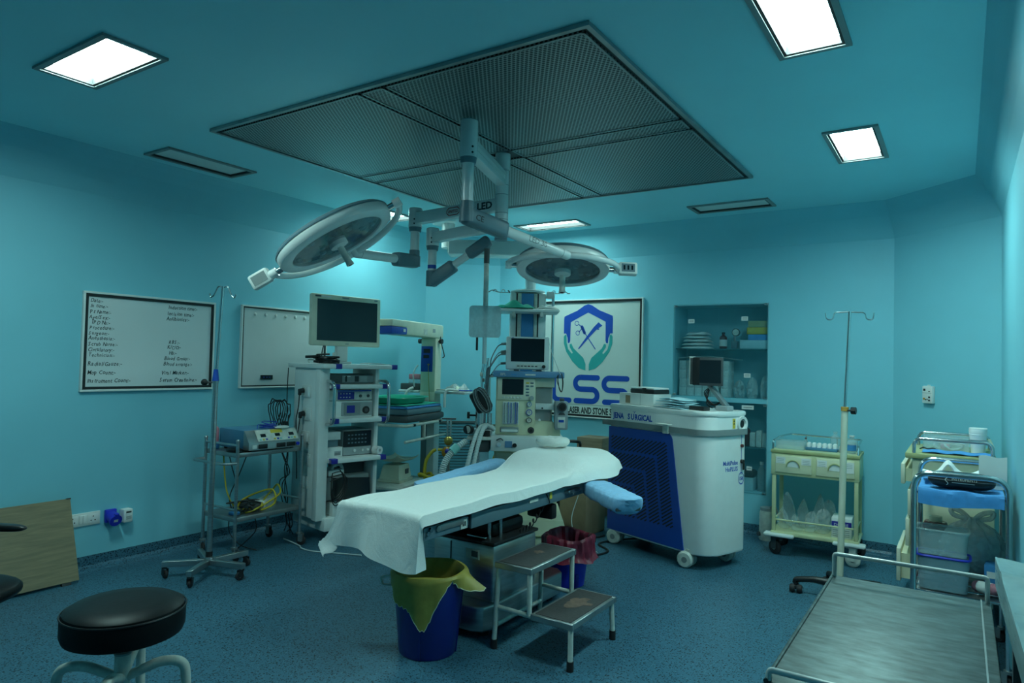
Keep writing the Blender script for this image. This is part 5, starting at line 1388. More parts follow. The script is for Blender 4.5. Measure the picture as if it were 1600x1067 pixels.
def unit(name, x0, y0, z, d, w, h, mm, label, cat, front=None, bev=.006, group=None, rot=0.0, feet=False):
    """an appliance standing on a cart shelf: x0 = front face, y0 = left edge"""
    p = vw(x0, y0, z); t2 = thing(name, label, cat, p, -.212 + rot, group)
    m = MB(); z0 = .008 if feet else 0
    m.bx((-d, 0, z0), (0, w, h), mm, bev)
    part('case', m, t2)
    if feet:
        m = MB()
        for a in (-d + .03, -.03):
            for b_ in (.03, w - .03): m.cyl((a, b_, 0), (a, b_, .01), .012, 'rubber', n=10)
        part('feet', m, t2)
    F_ = frame((0, 0, 0), (0, 1, 0), (0, 0, 1))      # local x along the front, y up, z out
    if front: front(t2, F_, w, h)
    return t2
def fp(nm, t2, *fns):
    m = MB()
    for f in fns: f(m)
    return part(nm, m, t2)
def fr_recorder(t2, F_, w, h):
    fp('front_panel', t2, lambda m: m.bx((.004, .006, -.001), (w - .004, h - .006, .006), 'dark_grey', .002, 1, T=F_), lambda m: m.bx((.13, .010, .005), (w - .006, h - .010, .009), 'mid_grey', T=F_))
    fp('controls', t2, lambda m: [m.bx((a, .016, .009), (b_, h - .014, .011), c, T=F_) for a, b_, c in ((.155, .170, 'black'), (.24, .275, 'black'), (.285, .35, 'grey_plastic'))], lambda m: m.bx((.15, h - .02, .009), (.20, h - .014, .0105), 'paper', T=F_))
unit('video_recorder', -0.090, 0.003, 1.2015, .30, .415, .075, 'mid_grey', 'grey recorder unit on the second shelf of the video cart', 'recorder', fr_recorder)
unit('camera_control_unit', -.08, .003, 1.0105 + .062, .30, .40, .085, 'white_metal', 'slim camera control unit with a dark keypad, above the light source', 'camera unit',
     lambda t2, F_, w, h: (fp('front_panel', t2, lambda m: m.bx((.003, .003, -.001), (w - .003, h - .003, .006), 'worn_white', .002, 1, T=F_), lambda m: m.bx((.09, h - .016, .006), (w - .01, h - .004, .0075), 'sign_blue', T=F_)),
      fp('keypad', t2, lambda m: m.bx((.09, .008, .006), (.235, h - .018, .009), 'navy', .002, 1, T=F_), lambda m: [m.box((.115 + .026 * (i % 4), .025 + .028 * (i // 4), .0095), (.011, .008, .003), 'worn_white', T=F_) for i in range(8)]),
      [fp('socket', t2, lambda m: m.cyl((x, .034, .006), (x, .034, .014), .012, 'dark_grey', n=14, T=F_)) for x in (.29, .36)]))
unit('light_source', -.07, .004, .9415, .32, .40, .128, 'white_metal', 'pale light source with a small blue screen and round port, on the third shelf', 'light source',
     lambda t2, F_, w, h: (fp('front_panel', t2, lambda m: m.bx((.12, .012, -.001), (w - .004, h - .012, .007), 'grey_plastic', .003, 1, T=F_), lambda m: m.bx((.14, .02, .006), (.285, h - .018, .0085), 'mid_grey', T=F_)),
      fp('screen', t2, lambda m: m.bx((.165, .035, .0085), (.235, h - .035, .0105), 'navy', T=F_)), fp('light_port', t2, lambda m: m.cyl((.335, .055, .006), (.335, .055, .016), .030, 'black', n=20, T=F_), lambda m: m.cyl((.335, .055, .014), (.335, .055, .019), .016, 'dark_grey', n=16, T=F_)),
      fp('vents', t2, lambda m: [m.bx((-.30 + .09 * (i // 6) , -.0012, .03 + .013 * (i % 6)), (-.235 + .09 * (i // 6), .0005, .036 + .013 * (i % 6)), 'black') for i in range(18)])))
unit('insufflator', -0.080, 0.152, .6415, .30, .262, .20, 'mid_grey', 'grey insufflator unit with a black front on the fourth shelf', 'insufflator',
     lambda t2, F_, w, h: (fp('front_panel', t2, lambda m: m.bx((.004, .07, -.001), (w - .01, h - .008, .008), 'screen', .002, 1, T=F_), lambda m: m.bx((.004, .006, -.001), (w - .004, .068, .006), 'grey_plastic', .002, 1, T=F_)),
      [fp('knob', t2, lambda m: m.cyl((x, .04, .006), (x, .04, .018), r, 'white_plastic', n=14, T=F_)) for x, r in ((.10, .012), (.17, .010), (.22, .010))], fp('key_grid', t2, lambda m: [m.box((.05 + .03 * i, .10 + .03 * j, .0085), (.016, .010, .002), 'slate_plastic', T=F_) for i in range(6) for j in range(3)])))
unit('white_carton', -0.070, 0.003, .6415, .13, .145, .075, 'paper', 'white carton with a printed code at the lower left of the fourth shelf', 'carton', lambda t2, F_, w, h: fp('printing', t2, lambda m: m.bx((.075, .012, 0), (.13, .045, .0008), 'grey_plastic', T=F_), lambda m: [m.bx((.08 + .008 * i, .014, .0008), (.083 + .008 * i, .034, .0012), 'ink', T=F_) for i in range(6)]), .002)
unit('grey_carton', -0.100, 0.005, .7170, .13, .12, .055, 'slate_plastic', 'bluish carton between two white ones on the fourth shelf', 'carton', None, .002)
unit('white_carton', -0.080, 0.004, .7725, .15, .13, .060, 'paper', 'white carton on top of the bluish one on the fourth shelf', 'carton', None, .002)
t2 = thing('paper_roll', 'white paper roll standing at the right end of the fourth shelf', 'roll', vw(-.025, .432, .6455))
m = MB(); m.cyl((-.03, 0, .032), (.03, 0, .032), .032, 'paper', n=22); m.cyl((.029, 0, .032), (.0305, 0, .032), .012, 'grey_plastic', n=14); part('roll', m, t2)
unit('printer', -0.070, 0.010, .316, .30, .38, .175, 'mid_grey', 'pale printer with a dark sloping front on the bottom shelf of the video cart', 'printer',
     lambda t2, F_, w, h: (fp('front_panel', t2, lambda m: m.add([(.06, .01, 0), (w, .01, 0), (w, h - .03, 0), (.06, h - .005, 0), (.06, .01, .03), (w, .01, .03), (w, h - .03, .012), (.06, h - .005, .012)], [(4, 5, 6, 7), (0, 3, 2, 1), (0, 1, 5, 4), (1, 2, 6, 5), (2, 3, 7, 6), (3, 0, 4, 7)], 'screen', F_), lambda m: m.box((.22, .08, .023), (.17, .05, .006), 'dark_grey', .006, T=F_ @ Matrix.Rotation(-.1, 4, 'X')))))
unit('grey_box', -0.160, 0.200, .4915, .22, .2, .115, 'dark_grey', 'dark unit standing on the printer, at the right', 'unit', None, .006)
t2 = thing('camera_head_box', 'pale handset cradle with a looped black cord on the printer', 'handset', vw(-.10, .07, .4915), -.212)
m = MB(); m.bx((-.17, -.02, 0), (0, .12, .05), 'white_metal', .012); part('base', m, t2)
m = MB(); m.tube(fillet([(-.03, .03, .045), (-.03, .03, .078), (-.03, .10, .084), (-.03, .115, .045)], .02), .014, 'white_metal', 10); part('handle', m, t2)
m = MB(); 
for k in range(4): m.tube(smooth([(.09, -.03 - .01 * k, .07 - .03 * k), (.105, .02 + .02 * k, .06 - .02 * k), (.115, .05, -.05 - .03 * k), (.115, -.02, -.14 - .02 * k), (.11, -.055, -.06 - .02 * k), (.095, -.04, .04)], 7), .004, 'black', 6)
part('cord', m, t2)
# on top of the cart
MT = thing('video_monitor', 'pale flat video monitor with a dark screen on top of the cart', 'monitor', vw(-.20, .185, 1.3545), -.19)
A_ = frame((.03, .03, .345), (.0, 1, 0), (-.02, 0, 1))
m = MB(); m.bx((-.315, -.205, -.045), (.315, .195, .0), 'pale_cream', .014, T=A_); m.bx((-.20, -.13, -.10), (.20, .13, -.04), 'worn_white', .03, T=A_); part('housing', m, MT)
m = MB(); m.bx((-.268, -.165, .0), (.278, .155, .0025), 'screen', T=A_); part('screen', m, MT)
m = MB(); 
for x, w, c in ((-.262, .05, 'dark_grey'), (-.19, .08, 'paper'), (-.02, .06, 'mid_grey'), (.265, .03, 'mid_grey')): m.box((x, .176, .0006), (w, .012, .0012), c, T=A_)
m.box((.0, -.186, .0006), (.03, .006, .001), 'mid_grey', T=A_); part('bezel_marks', m, MT)
m = MB(); m.bx((-.07, -.07, 0), (.05, .07, .02), 'white_plastic', .006); m.bx((-.02, -.05, .02), (.02, .05, .17), 'white_plastic', .008); m.bx((-.045, -.055, .02), (-.015, .055, .09), 'white_plastic', .008); part('stand', m, MT)
m = MB(); m.tube(smooth([(-.02, -.14, .16), (-.03, -.15, .10), (-.07, -.13, .03), (-.10, -.10, .008)], 6), .0045, 'black', 6); part('cable', m, MT)
m = MB(); coil(m, (0, 0, .010), .085, 9, .0075, 'black', flat=.75, seed=6); coil(m, (.01, .01, .012), .06, 6, .0075, 'black', flat=.8, seed=9); m.cyl((-.02, -.07, .055), (-.05, -.16, .05), .010, 'black', n=10); m.tube(smooth([(-.05, -.05, .02), (-.06, -.12, .03), (-.02, -.15, .008)], 5), .005, 'worn_white', 6)
solo('camera_cable', m, 'coiled black camera cable on the left end of the cart top', 'cable', vw(-.12, .015, 1.3545), 0)
m = MB(); m.grid(lambda u, v: ((u - .5) * .13, (v - .5) * .20, .004 + .004 * math.sin(5 * v)), 6, 14, 'paper', .003); solo('paper_sheet', m, 'white papers lying under the video monitor on the cart', 'paper', vw(-.04, .40, 1.3600), -.25)

# ================================================================ infant warmer
IW_ = thing('infant_warmer', 'infant warmer with overhead arm and green-lined cot in the back corner', 'infant warmer', (-4.30, 5.07, 0), .25)
# local: column at the origin, cot reaching toward -y
def ip(name, fn, label=None, parent=IW_):
    m = MB(); fn(m); return part(name, m, parent, label)
ip('column', lambda m: (m.bx((-.075, -.05, 1.09), (.085, .09, 1.62), 'pale_cream', .015), m.bx((-.075, -.05, .80), (.085, .09, 1.10), 'pale_cream', .01)))
ip('control_panel', lambda m: m.bx((-.066, -.057, 1.29), (.055, -.049, 1.535), 'sign_blue', .003), 'blue control panel')
ip('display', lambda m: (m.bx((-.04, -.060, 1.47), (.03, -.056, 1.51), 'screen'), m.bx((-.04, -.060, 1.42), (.02, -.056, 1.45), 'screen'), m.cyl((.02, -.058, 1.36), (.02, -.075, 1.36), .008, 'brass', n=10)))
ip('arm', lambda m: (m.bx((-.10, -.68, 1.615), (.095, .10, 1.745), 'pale_cream', .016), m.box((.097, -.12, 1.68), (.002, .05, .035), 'grey_plastic'), m.box((.097, -.30, 1.66), (.002, .07, .05), 'worn_white')), 'pale overhead arm')
ip('heater_head', lambda m: (m.bx((-.16, -.93, 1.68), (.10, -.66, 1.740), 'pale_cream', .012), m.bx((-.16, -.93, 1.618), (.10, -.66, 1.682), 'sign_blue', .012), m.bx((.101, -.74, 1.64), (.104, -.70, 1.665), 'paper')), 'heater head with a blue lower half')
for s in (-1, 1): ip('knob', lambda m: (m.cyl((s * .075, .01, 1.585), (s * .11, .01, 1.585), .008, 'black', n=8), m.cyl((s * .10, .01, 1.585), (s * .125, .01, 1.585), .024, 'black', n=14)))
ip('probe_wire', lambda m: (m.tube(smooth([(.02, -.07, 1.36), (.03, -.075, 1.2), (.04, -.07, 1.05), (.05, -.06, .96)], 6), .003, 'brass', 6), m.tube(smooth([(.09, .03, 1.64), (.11, .03, 1.55), (.13, .05, 1.45), (.10, .08, 1.43)], 6), .005, 'black', 6)))
ip('leg_column', lambda m: (m.bx((-.075, .0, .10), (.0, .09, .81), 'mid_grey', .004), m.bx((.0, -.03, .10), (.08, .09, .81), 'white_metal', .006)))
ip('cot', lambda m: (m.bx((-.37, -.80, .86), (.20, -.06, .92), 'dark_grey', .02), m.bx((-.36, -.78, .92), (.185, -.08, .975), 'slate_plastic', .02)))
ip('mattress', lambda m: m.bx((-.35, -.77, .975), (.175, -.09, .995), 'bright_drape', .008), 'blue mattress edge')
ip('cot_rail', lambda m: (m.tube(fillet([(-.34, -.79, .835), (.18, -.79, .835), (.18, -.06, .835), (-.1, -.06, .835)], .03), .014, 'worn_white', 10), m.cyl((.18, -.45, .70), (.18, -.45, .835), .016, 'worn_white', n=10), m.tube(fillet([(.18, -.80, .70), (.18, .0, .70)], .02), .012, 'worn_white', 10)))
for y in (-.66, -.15): ip('rail_catch', lambda m: m.box((.194, y, .835), (.02, .03, .022), 'black', .004))
for sgn, x0, x1 in ((1, .09, .40), (-1, -.30, -.08)):
    ip('side_shelf', lambda m: m.bx((x0, -.06, 1.085), (x1, .14, 1.11), 'white_metal', .006))
ip('base', lambda m: (m.bx((-.34, -.70, .26), (.07, -.02, .285), 'worn_white', .01), m.bx((-.33, -.68, .09), (-.27, .06, .13), 'worn_white', .01), m.bx((.0, -.68, .09), (.06, .06, .13), 'worn_white', .01), m.bx((-.33, .0, .09), (.06, .07, .13), 'worn_white', .01), m.bx((-.315, -.66, .12), (-.285, -.63, .27), 'worn_white'), m.bx((.01, -.66, .12), (.04, -.63, .27), 'worn_white')))
for x in (-.31, .03):
    for y in (-.64, .03): castor(IW_, x, y, .09, .035, .022, 'rubber', 'dull_steel', .7)
WM = _TM[IW_.name]
def ww(x, y, z): return WM @ Vector((x, y, z))
m = MB()
def trayf(u, v):
    # shallow tray with flared rim
    q = 2 * PI * u; r = (abs(math.cos(q)) ** 5 + abs(math.sin(q)) ** 5) ** -.2
    k = [(0, .006), (.9, .006), (.95, .012), (1.0, .055), (1.07, .060), (1.08, .054)]
    i = min(4, int(v * 5)); f_ = v * 5 - i; a = k[i][0] * (1 - f_) + k[i + 1][0] * f_; z = k[i][1] * (1 - f_) + k[i + 1][1] * f_
    return (.19 * a * r * math.cos(q), .27 * a * r * math.sin(q), z)
m.grid(trayf, 48, 10, 'green_tray', .004); solo('green_tray', m, 'bright green plastic tray lying on the infant warmer cot', 'tray', ww(-.09, -.45, 1.0045), .25)
m = MB(); m.grid(lambda u, v: ((u - .5) * .50, -.40 + v * .66 - .33 + .40, (.006 + .003 * math.sin(8 * v))), 30, 12, 'green_cloth', .004)
solo('cot_sheet', m, 'teal sheet spread over the infant warmer mattress', 'sheet', ww(-.09, -.43, .9995), .25)
t2 = thing('gauze_pile', 'loose pile of pale gauze on the right shelf of the infant warmer', 'gauze', ww(.27, .075, 1.117)); m = MB(); clothpile(m, 0, 0, .0, .24, .16, .085, 'thin_bag', 21, None); part('gauze', m, t2); m = MB(); clothpile(m, -.02, 0, .0, .15, .1, .05, 'pale_cream', 22, None); part('padding', m, t2)
m = MB()
for k in range(4): m.tube(smooth([(-.14 + .05 * k, -.08, .01), (-.02 + .06 * k, -.10, .012), (.10 + .03 * k, -.06 + .02 * k, .01)], 5), .007, 'sign_blue' if k % 2 else 'worn_white', 8)
m.tube(smooth([(.05, -.095, .014), (-.01, -.11, .014), (-.03, -.128, -.03), (-.03, -.13, -.15)], 6), .013, 'white_plastic', 8)
solo('tubing', m, 'white and blue tubes lying over the edge of the warmer shelf', 'tubing', ww(.25, .02, 1.1115), .25)
t2 = thing('monitor_box', 'small dark control box on the left shelf of the infant warmer', 'box', ww(-.19, .03, 1.1115), .25); m = MB(); m.bx((-.10, -.07, 0), (.10, .08, .06), 'dark_grey', .008); part('case', m, t2)
t2 = thing('pink_pack', 'dark pink pack on the small control box of the warmer', 'pack', ww(-.16, .04, 1.1725), .25); m = MB(); m.bx((-.06, -.05, 0), (.06, .05, .04), 'clear_plastic', .006); part('tub', m, t2); m = MB(); m.bx((-.06, -.05, .041), (.06, .05, .09), 'pink', .008); part('lid', m, t2)
m = MB(); m.tube(smooth([(-.02, -.06, .02), (-.05, -.095, .0), (-.08, -.10, -.05), (-.085, -.10, -.08)], 6), .014, 'white_plastic', 8); m.tube(smooth([(-.01, -.055, .03), (-.02, -.065, .14), (-.01, -.05, .20), (.01, -.03, .24)], 6), .007, 'hose_grey', 8)
solo('white_hose', m, 'white hose drooping from the left shelf of the infant warmer', 'hose', ww(-.12, .0, 1.112), .25)
t2 = thing('baby_scale', 'cream baby weighing scale with a curved pan on the warmer base shelf', 'scale', ww(-.14, -.36, .2855), .25 + PI / 2)
m = MB(); m.prism([(-.13, -.11), (.13, -.11), (.13, .11), (-.13, .11)], 0, .03, 'pale_cream', bev=.006); m.add([(-.12, -.10, .03), (.12, -.10, .03), (.12, .10, .03), (-.12, .10, .03), (-.09, -.08, .155), (.10, -.08, .155), (.10, .08, .155), (-.09, .08, .155)], [(4, 5, 6, 7), (0, 1, 5, 4), (1, 2, 6, 5), (2, 3, 7, 6), (3, 0, 4, 7)], 'pale_cream'); part('body', m, t2)
m = MB(); m.box((.04, -.094, .09), (.06, .006, .045), 'dark_grey'); part('display', m, t2)
m = MB(); m.cyl((0, 0, .15), (0, 0, .18), .03, 'pale_cream', n=14); m.grid(lambda u, v: ((u - .5) * .42, (v - .5) * .25, .182 + .05 * (2 * u - 1) ** 2 + .03 * (2 * v - 1) ** 4 - .035 * sm(.55, 1, u)), 24, 12, 'pale_cream', .006); part('pan', m, t2)
# ================================================================ anaesthetic machine
AX, AY = cp(5.35, .13)
AM = thing('anaesthesia_machine', 'cream and blue anaesthetic machine at the head of the operating table', 'anaesthesia machine', (AX, AY, 0), .584)
def ap(name, fn, label=None, parent=AM):
    m = MB(); fn(m); return part(name, m, parent, label)
FA = frame((0, 0, 0), (1, 0, 0), (0, 0, 1))
ap('base', lambda m: (m.add([(-.33, -.42, .07), (.33, -.42, .07), (.33, .36, .07), (-.33, .36, .07), (-.30, -.30, .24), (.28, -.30, .24), (.28, .34, .24), (-.30, .34, .24)], [(0, 3, 2, 1), (4, 5, 6, 7), (0, 1, 5, 4), (1, 2, 6, 5), (2, 3, 7, 6), (3, 0, 4, 7)], 'cream'), m.bx((-.32, -.41, .055), (.32, .35, .072), 'dark_grey'), m.bx((.06, -.385, .14), (.25, -.355, .146), 'yellow_rim')))
for x in (-.27, .27):
    for y in (-.33, .29): castor(AM, x, y, .065, .028, .03, 'rubber', 'mid_grey', 2.2, twin=True)
ap('lower_cabinet', lambda m: (m.bx((-.25, .02, .24), (.25, .34, .715), 'cream', .01), m.bx((-.23, .012, .27), (.23, .022, .46), 'pale_cream', .004), m.bx((-.23, .012, .48), (.23, .022, .69), 'pale_cream', .004)))
ap('work_surface', lambda m: m.bx((-.275, -.16, .715), (.285, .34, .83), 'shelf_blue', .01) if False else m.bx((-.275, -.10, .715), (.285, .34, .832), 'white_metal', .008))
ap('work_surface_controls', lambda m: (m.cyl((-.21, -.10, .77), (-.21, -.118, .77), .018, 'chrome', n=16), m.cyl((-.09, -.10, .765), (-.09, -.122, .765), .016, 'black', n=16), m.bx((-.165, -.106, .745), (-.11, -.099, .795), 'shelf_blue'), m.tube(smooth([(-.23, -.105, .80), (-.20, -.115, .815), (-.18, -.11, .80)], 5), .005, 'dark_grey', 6)))
ap('handle', lambda m: m.tube(fillet([(.28, -.05, .80), (.40, -.05, .80), (.43, .05, .78), (.43, .10, .70)], .05), .012, 'black', 10), 'black side handle')
# column with the flowmeter panel
ap('front_panel', lambda m: (m.bx((-.245, 0, .832), (.065, .30, 1.285), 'cream', .008), m.bx((.065, .06, .832), (.20, .30, 1.285), 'pale_cream', .004), m.prism([(.06, .832), (.265, .832), (.265, .88), (.20, .945), (.06, .945)], -.20, 0.0, 'cream', T=FA @ tr(0, 0, 0) @ tr(0, 0, .0)), m.bx((.062, .015, 1.21), (.215, .30, 1.285), 'pale_cream', .004)))
ap('screen_module', lambda m: m.bx((-.235, -.012, 1.105), (.060, .02, 1.278), 'pale_cream', .006))
ap('screen', lambda m: m.bx((-.198, -.0145, 1.148), (-.030, -.011, 1.270), 'screen', .002, 1))
ap('screen_keys', lambda m: ([m.bx((.0 - .012 + .034 * (i // 5), -.017, 1.235 - .024 * (i % 5)), (.0 + .014 + .034 * (i // 5), -.011, 1.247 - .024 * (i % 5)), 'slate_plastic' if i else 'yellow_sticker', .002, 1) for i in range(7)], m.cyl((.035, -.012, 1.125), (.035, -.034, 1.125), .017, 'grey_plastic', n=18), [m.bx((-.195 + .027 * i, -.0155, 1.118), (-.175 + .027 * i, -.011, 1.132), 'worn_white', .002, 1) for i in range(6)]))
ap('flowmeter_bank', lambda m: (m.bx((-.190, -.008, .915), (-.065, .01, 1.092), 'white_metal', .003, 1), [m.cyl((-.17 + .024 * i, -.014, .925), (-.17 + .024 * i, -.014, 1.085), .009, 'clear_plastic', n=12) for i in range(5)], [m.cyl((-.17 + .024 * i, -.012, .925), (-.17 + .024 * i, -.012, 1.085), .004, c, n=8) for i, c in enumerate(('worn_white', 'worn_white', 'sign_blue', 'worn_white', 'sign_blue'))], m.bx((-.147, -.022, .918), (-.142, -.006, 1.09), 'sign_blue'), m.bx((-.092, -.022, .918), (-.087, -.006, 1.09), 'sign_blue')))
for k, (z, c, r) in enumerate(((1.075, 'panel_blue', .019), (1.012, 'sign_blue', .024), (.95, 'black', .022))):
    ap('gauge', lambda m: (m.cyl((.018, .0, z), (.018, -.016, z), r, c, n=22), m.cyl((.018, -.0155, z), (.018, -.0175, z), r * .78, 'worn_white', n=20), m.box((.018, -.018, z + .004), (.003, .001, r * .9), 'ink')))
ap('flow_knob_row', lambda m: (m.bx((-.208, -.020, .852), (-.062, .004, .895), 'mid_grey', .008), m.bx((-.200, -.034, .858), (-.070, -.014, .878), 'white_metal', .005)))
ap('selector_knob', lambda m: (m.cyl((.035, .0, .872), (.035, -.006, .872), .026, 'dark_grey', n=18), m.cyl((.035, -.006, .872), (.035, -.03, .872), .014, 'black', n=14)))
ap('vaporizer_bay', lambda m: (m.bx((.068, .048, 1.055), (.195, .062, 1.205), 'mid_grey'), m.bx((.068, .048, .945), (.190, .062, 1.035), 'grey_plastic'), m.bx((.066, .0, 1.035), (.245, .05, 1.082), 'white_metal', .004), m.cyl((.12, .0, 1.047), (.12, -.008, 1.047), .007, 'dark_grey', n=10), m.cyl((.10, -.0, .955), (.10, -.02, .955), .010, 'white_gloss', n=12)), 'grey vaporizer bay')
ap('vaporizer', lambda m: (m.bx((.215, -.06, .885), (.318, .05, 1.105), 'grey_plastic', .012), m.bx((.255, -.02, 1.10), (.29, .02, 1.128), 'dark_grey', .004), m.cyl((.270, -.058, 1.065), (.270, -.085, 1.065), .036, 'dark_grey', n=24), m.cyl((.270, -.084, 1.065), (.270, -.088, 1.065), .026, 'black', n=20), m.bx((.238, -.066, .90), (.296, -.059, .985), 'worn_white', .003), m.bx((.246, -.068, .945), (.286, -.0655, .965), 'sign_blue'), m.prism([(.242, 1.0), (.298, 1.0), (.285, 1.02), (.255, 1.02)], -.0, .062, 'dark_grey', T=FA)), 'grey vaporizer with a black dial')
ap('top_shelf', lambda m: (m.bx((-.27, -.05, 1.283), (.285, .32, 1.332), 'shelf_blue', .008), m.text('BPL', .030, 'worn_white', FA @ tr(-.215, 1.297, .051)), m.bx((-.02, -.0515, 1.300), (.06, -.0495, 1.312), 'worn_white'), m.bx((-.13, -.0515, 1.302), (-.09, -.0495, 1.310), 'panel_blue')), 'blue top shelf')
ap('side_pole', lambda m: (m.cyl((-.30, .02, .83), (-.30, .02, 1.30), .010, 'chrome', n=12), m.cyl((-.27, .02, 1.29), (-.31, .02, 1.29), .012, 'chrome', n=10), m.cyl((-.25, .05, .90), (-.30, .02, .90), .008, 'chrome', n=8)))
AMX = _TM[AM.name]
def aw(x, y, z): return AMX @ Vector((x, y, z))
# absorber / bellows with corrugated hoses on the left
ap('absorber', lambda m: (m.cyl((-.36, -.02, .88), (-.36, -.02, 1.04), .040, 'chrome', n=22), m.cyl((-.36, -.02, 1.04), (-.36, -.02, 1.05), .044, 'dull_steel', n=22), m.cyl((-.29, -.02, .88), (-.29, -.02, 1.00), .018, 'chrome', n=14), m.box((-.37, .0, .855), (.20, .12, .04), 'dull_steel', .01)))
ap('absorber_knob', lambda m: (m.cyl((-.40, -.02, .98), (-.45, -.02, .98), .007, 'black', n=8), m.cyl((-.445, -.02, .98), (-.465, -.02, .98), .026, 'black', n=16)))
ap('pressure_gauge', lambda m: (m.cyl((-.44, -.04, .87), (-.455, -.09, .875), .036, 'black', n=20), m.cyl((-.4545, -.0895, .875), (-.456, -.0915, .875), .028, 'worn_white', n=20)))
ap('bracket_plate', lambda m: (m.bx((-.46, -.10, .795), (-.27, .05, .822), 'worn_white', .008), m.bx((-.44, -.06, .70), (-.28, .06, .795), 'dark_grey', .02), m.cyl((-.31, -.05, .82), (-.31, -.05, .87), .03, 'black', n=16), m.bx((-.28, .0, .74), (-.24, .06, .82), 'dull_steel')))
ap('soda_lime_canister', lambda m: m.cyl((-.36, .0, .58), (-.36, .0, .70), .07, 'tub_plastic', n=22))
def corrugated(m, pts, r, mm):
    P = smooth(pts, 30); k = len(P)
    q = [0]
    m.tube(P, r, mm, 12, rad=lambda t: r * (1 + .10 * math.sin(t * (k - 1) * PI * .5)))
for k in range(2):
    m = MB(); corrugated(m, [(-.25, .03 - .04 * k, .87), (-.30, -.0 - .04 * k, .905), (-.36 + .03 * k, -.10 - .02 * k, .89), (-.405 + .04 * k, -.20, .78), (-.44 + .045 * k, -.28, .62), (-.47 + .05 * k, -.34, .46)], .016, 'hose_grey'); part('breathing_hose', m, AM, 'grey corrugated breathing hose')
m = MB(); corrugated(m, [(-.46, -.12, .79), (-.54, -.18, .735), (-.60, -.22, .66), (-.63, -.24, .56), (-.64, -.25, .44)], .024, 'hose_grey'); m.cyl((-.525, -.168, .752), (-.565, -.195, .715), .033, 'teal_soft', n=18); m.cyl((-.46, -.12, .79), (-.53, -.17, .747), .012, 'dark_grey', n=10)
part('breathing_hose', m, AM, 'wide grey hose with a teal collar')
m = MB(); m.box((0, 0, 0), (.13, .08, .17), 'black', .02, T=rz(.584) @ Matrix.Rotation(-.5, 4, 'Y'))
for k in range(4): m.tube(smooth([(.04 * math.cos(a) - .0 + .01 * k, -.06 - .004 * k, .10 * math.sin(a)) for a in [2 * PI * i / 9 for i in range(10)]], 4), .004, 'dark_grey' if k % 2 else 'mid_grey', 6, T=rz(.584) @ Matrix.Rotation(-.5, 4, 'Y'))
p = aw(-.355, -.12, 1.10); solo('cuff_bundle', m, 'black blood pressure cuff and tubes hung on the left of the anaesthetic machine', 'cuff', p)
# patient monitor
PM = thing('patient_monitor', 'patient monitor with a dark screen on the blue shelf of the anaesthetic machine', 'monitor', aw(.0, .06, 1.3325), .584)
ap('housing', lambda m: (m.bx((-.175, -.03, .012), (.165, .11, .272), 'white_metal', .012), m.bx((-.14, .11, .05), (.13, .15, .24), 'worn_white', .02)), None, PM)
ap('screen', lambda m: m.bx((-.135, -.0325, .075), (.128, -.029, .258), 'screen'), None, PM)
ap('buttons', lambda m: ([m.box((-.075 + .028 * i, -.031, .040), (.020, .004, .009), 'dark_grey' if i != 3 else 'dark_red', .001, 1) for i in range(6)], m.cyl((.125, -.03, .038), (.125, -.048, .038), .014, 'black', n=16), m.bx((-.13, -.0315, .262), (-.115, -.0295, .266), 'sign_blue'), m.bx((-.095, -.0315, .02), (.105, -.0295, .055), 'worn_white', .0005, 1)), None, PM)
for x in (-.09, .09): ap('foot', lambda m: m.bx((x - .02, -.02, 0), (x + .02, .10, .013), 'dark_grey'), None, PM)
def cabs(m):
    for k, (z, o_) in enumerate(((.215, 0), (.155, .01), (.135, .02), (.06, .03))):
        m.cyl((-.172, .02, z), (-.215, .01, z - .004), .010, 'mid_grey' if k < 3 else 'dark_grey', n=10)
        m.tube(smooth([(-.21, .01, z - .004), (-.245, -.02, z - .03), (-.287 - .008 * k, -.08, z - .09 - .03), (-.295 - .008 * k, -.085, .02), (-.31 - .004 * k, -.085, -.10), (-.315, -.08 + .004 * k, -.20)], 7), .0042, 'slate_plastic' if k % 2 else 'dark_grey', 6)
ap('lead', cabs, 'monitoring leads', PM)
ap('probe_wire', lambda m: (m.tube(smooth([(.165, .02, .23), (.20, -.03, .12), (.24, -.11, .01), (.255, -.125, -.02)], 6), .003, 'hose_grey', 6), [m.tube(smooth([(.235, -.125, -.02), (.225 + .01 * k, -.13, -.06), (.245, -.13, -.12 - .01 * k), (.265, -.128, -.15), (.27 + .004 * k, -.128, -.08), (.262, -.122, -.01)], 6), .0035, 'black', 6) for k in range(2)]), None, PM)
# clips dangling on the left pole
m = MB()
for k in range(5): m.tube(smooth([(0.01 * k, 0, .25), (-.02 + .012 * k, -.01, .10), (-.01 + .01 * k, -.015, -.06 - .012 * k)], 5), .0035, ('mid_grey', 'slate_plastic', 'chrome', 'dark_grey', 'hose_grey')[k], 6)
for k in range(4): m.box((-.02 + .018 * (k % 3), -.02, .12 - .045 * k), (.022, .012, .03), ('worn_white', 'mid_grey', 'dull_steel', 'grey_plastic')[k], .004)
solo('lead_cluster', m, 'cluster of grey monitoring leads hanging on the left pole of the anaesthetic machine', 'leads', aw(-.345, .03, 1.18), .584)

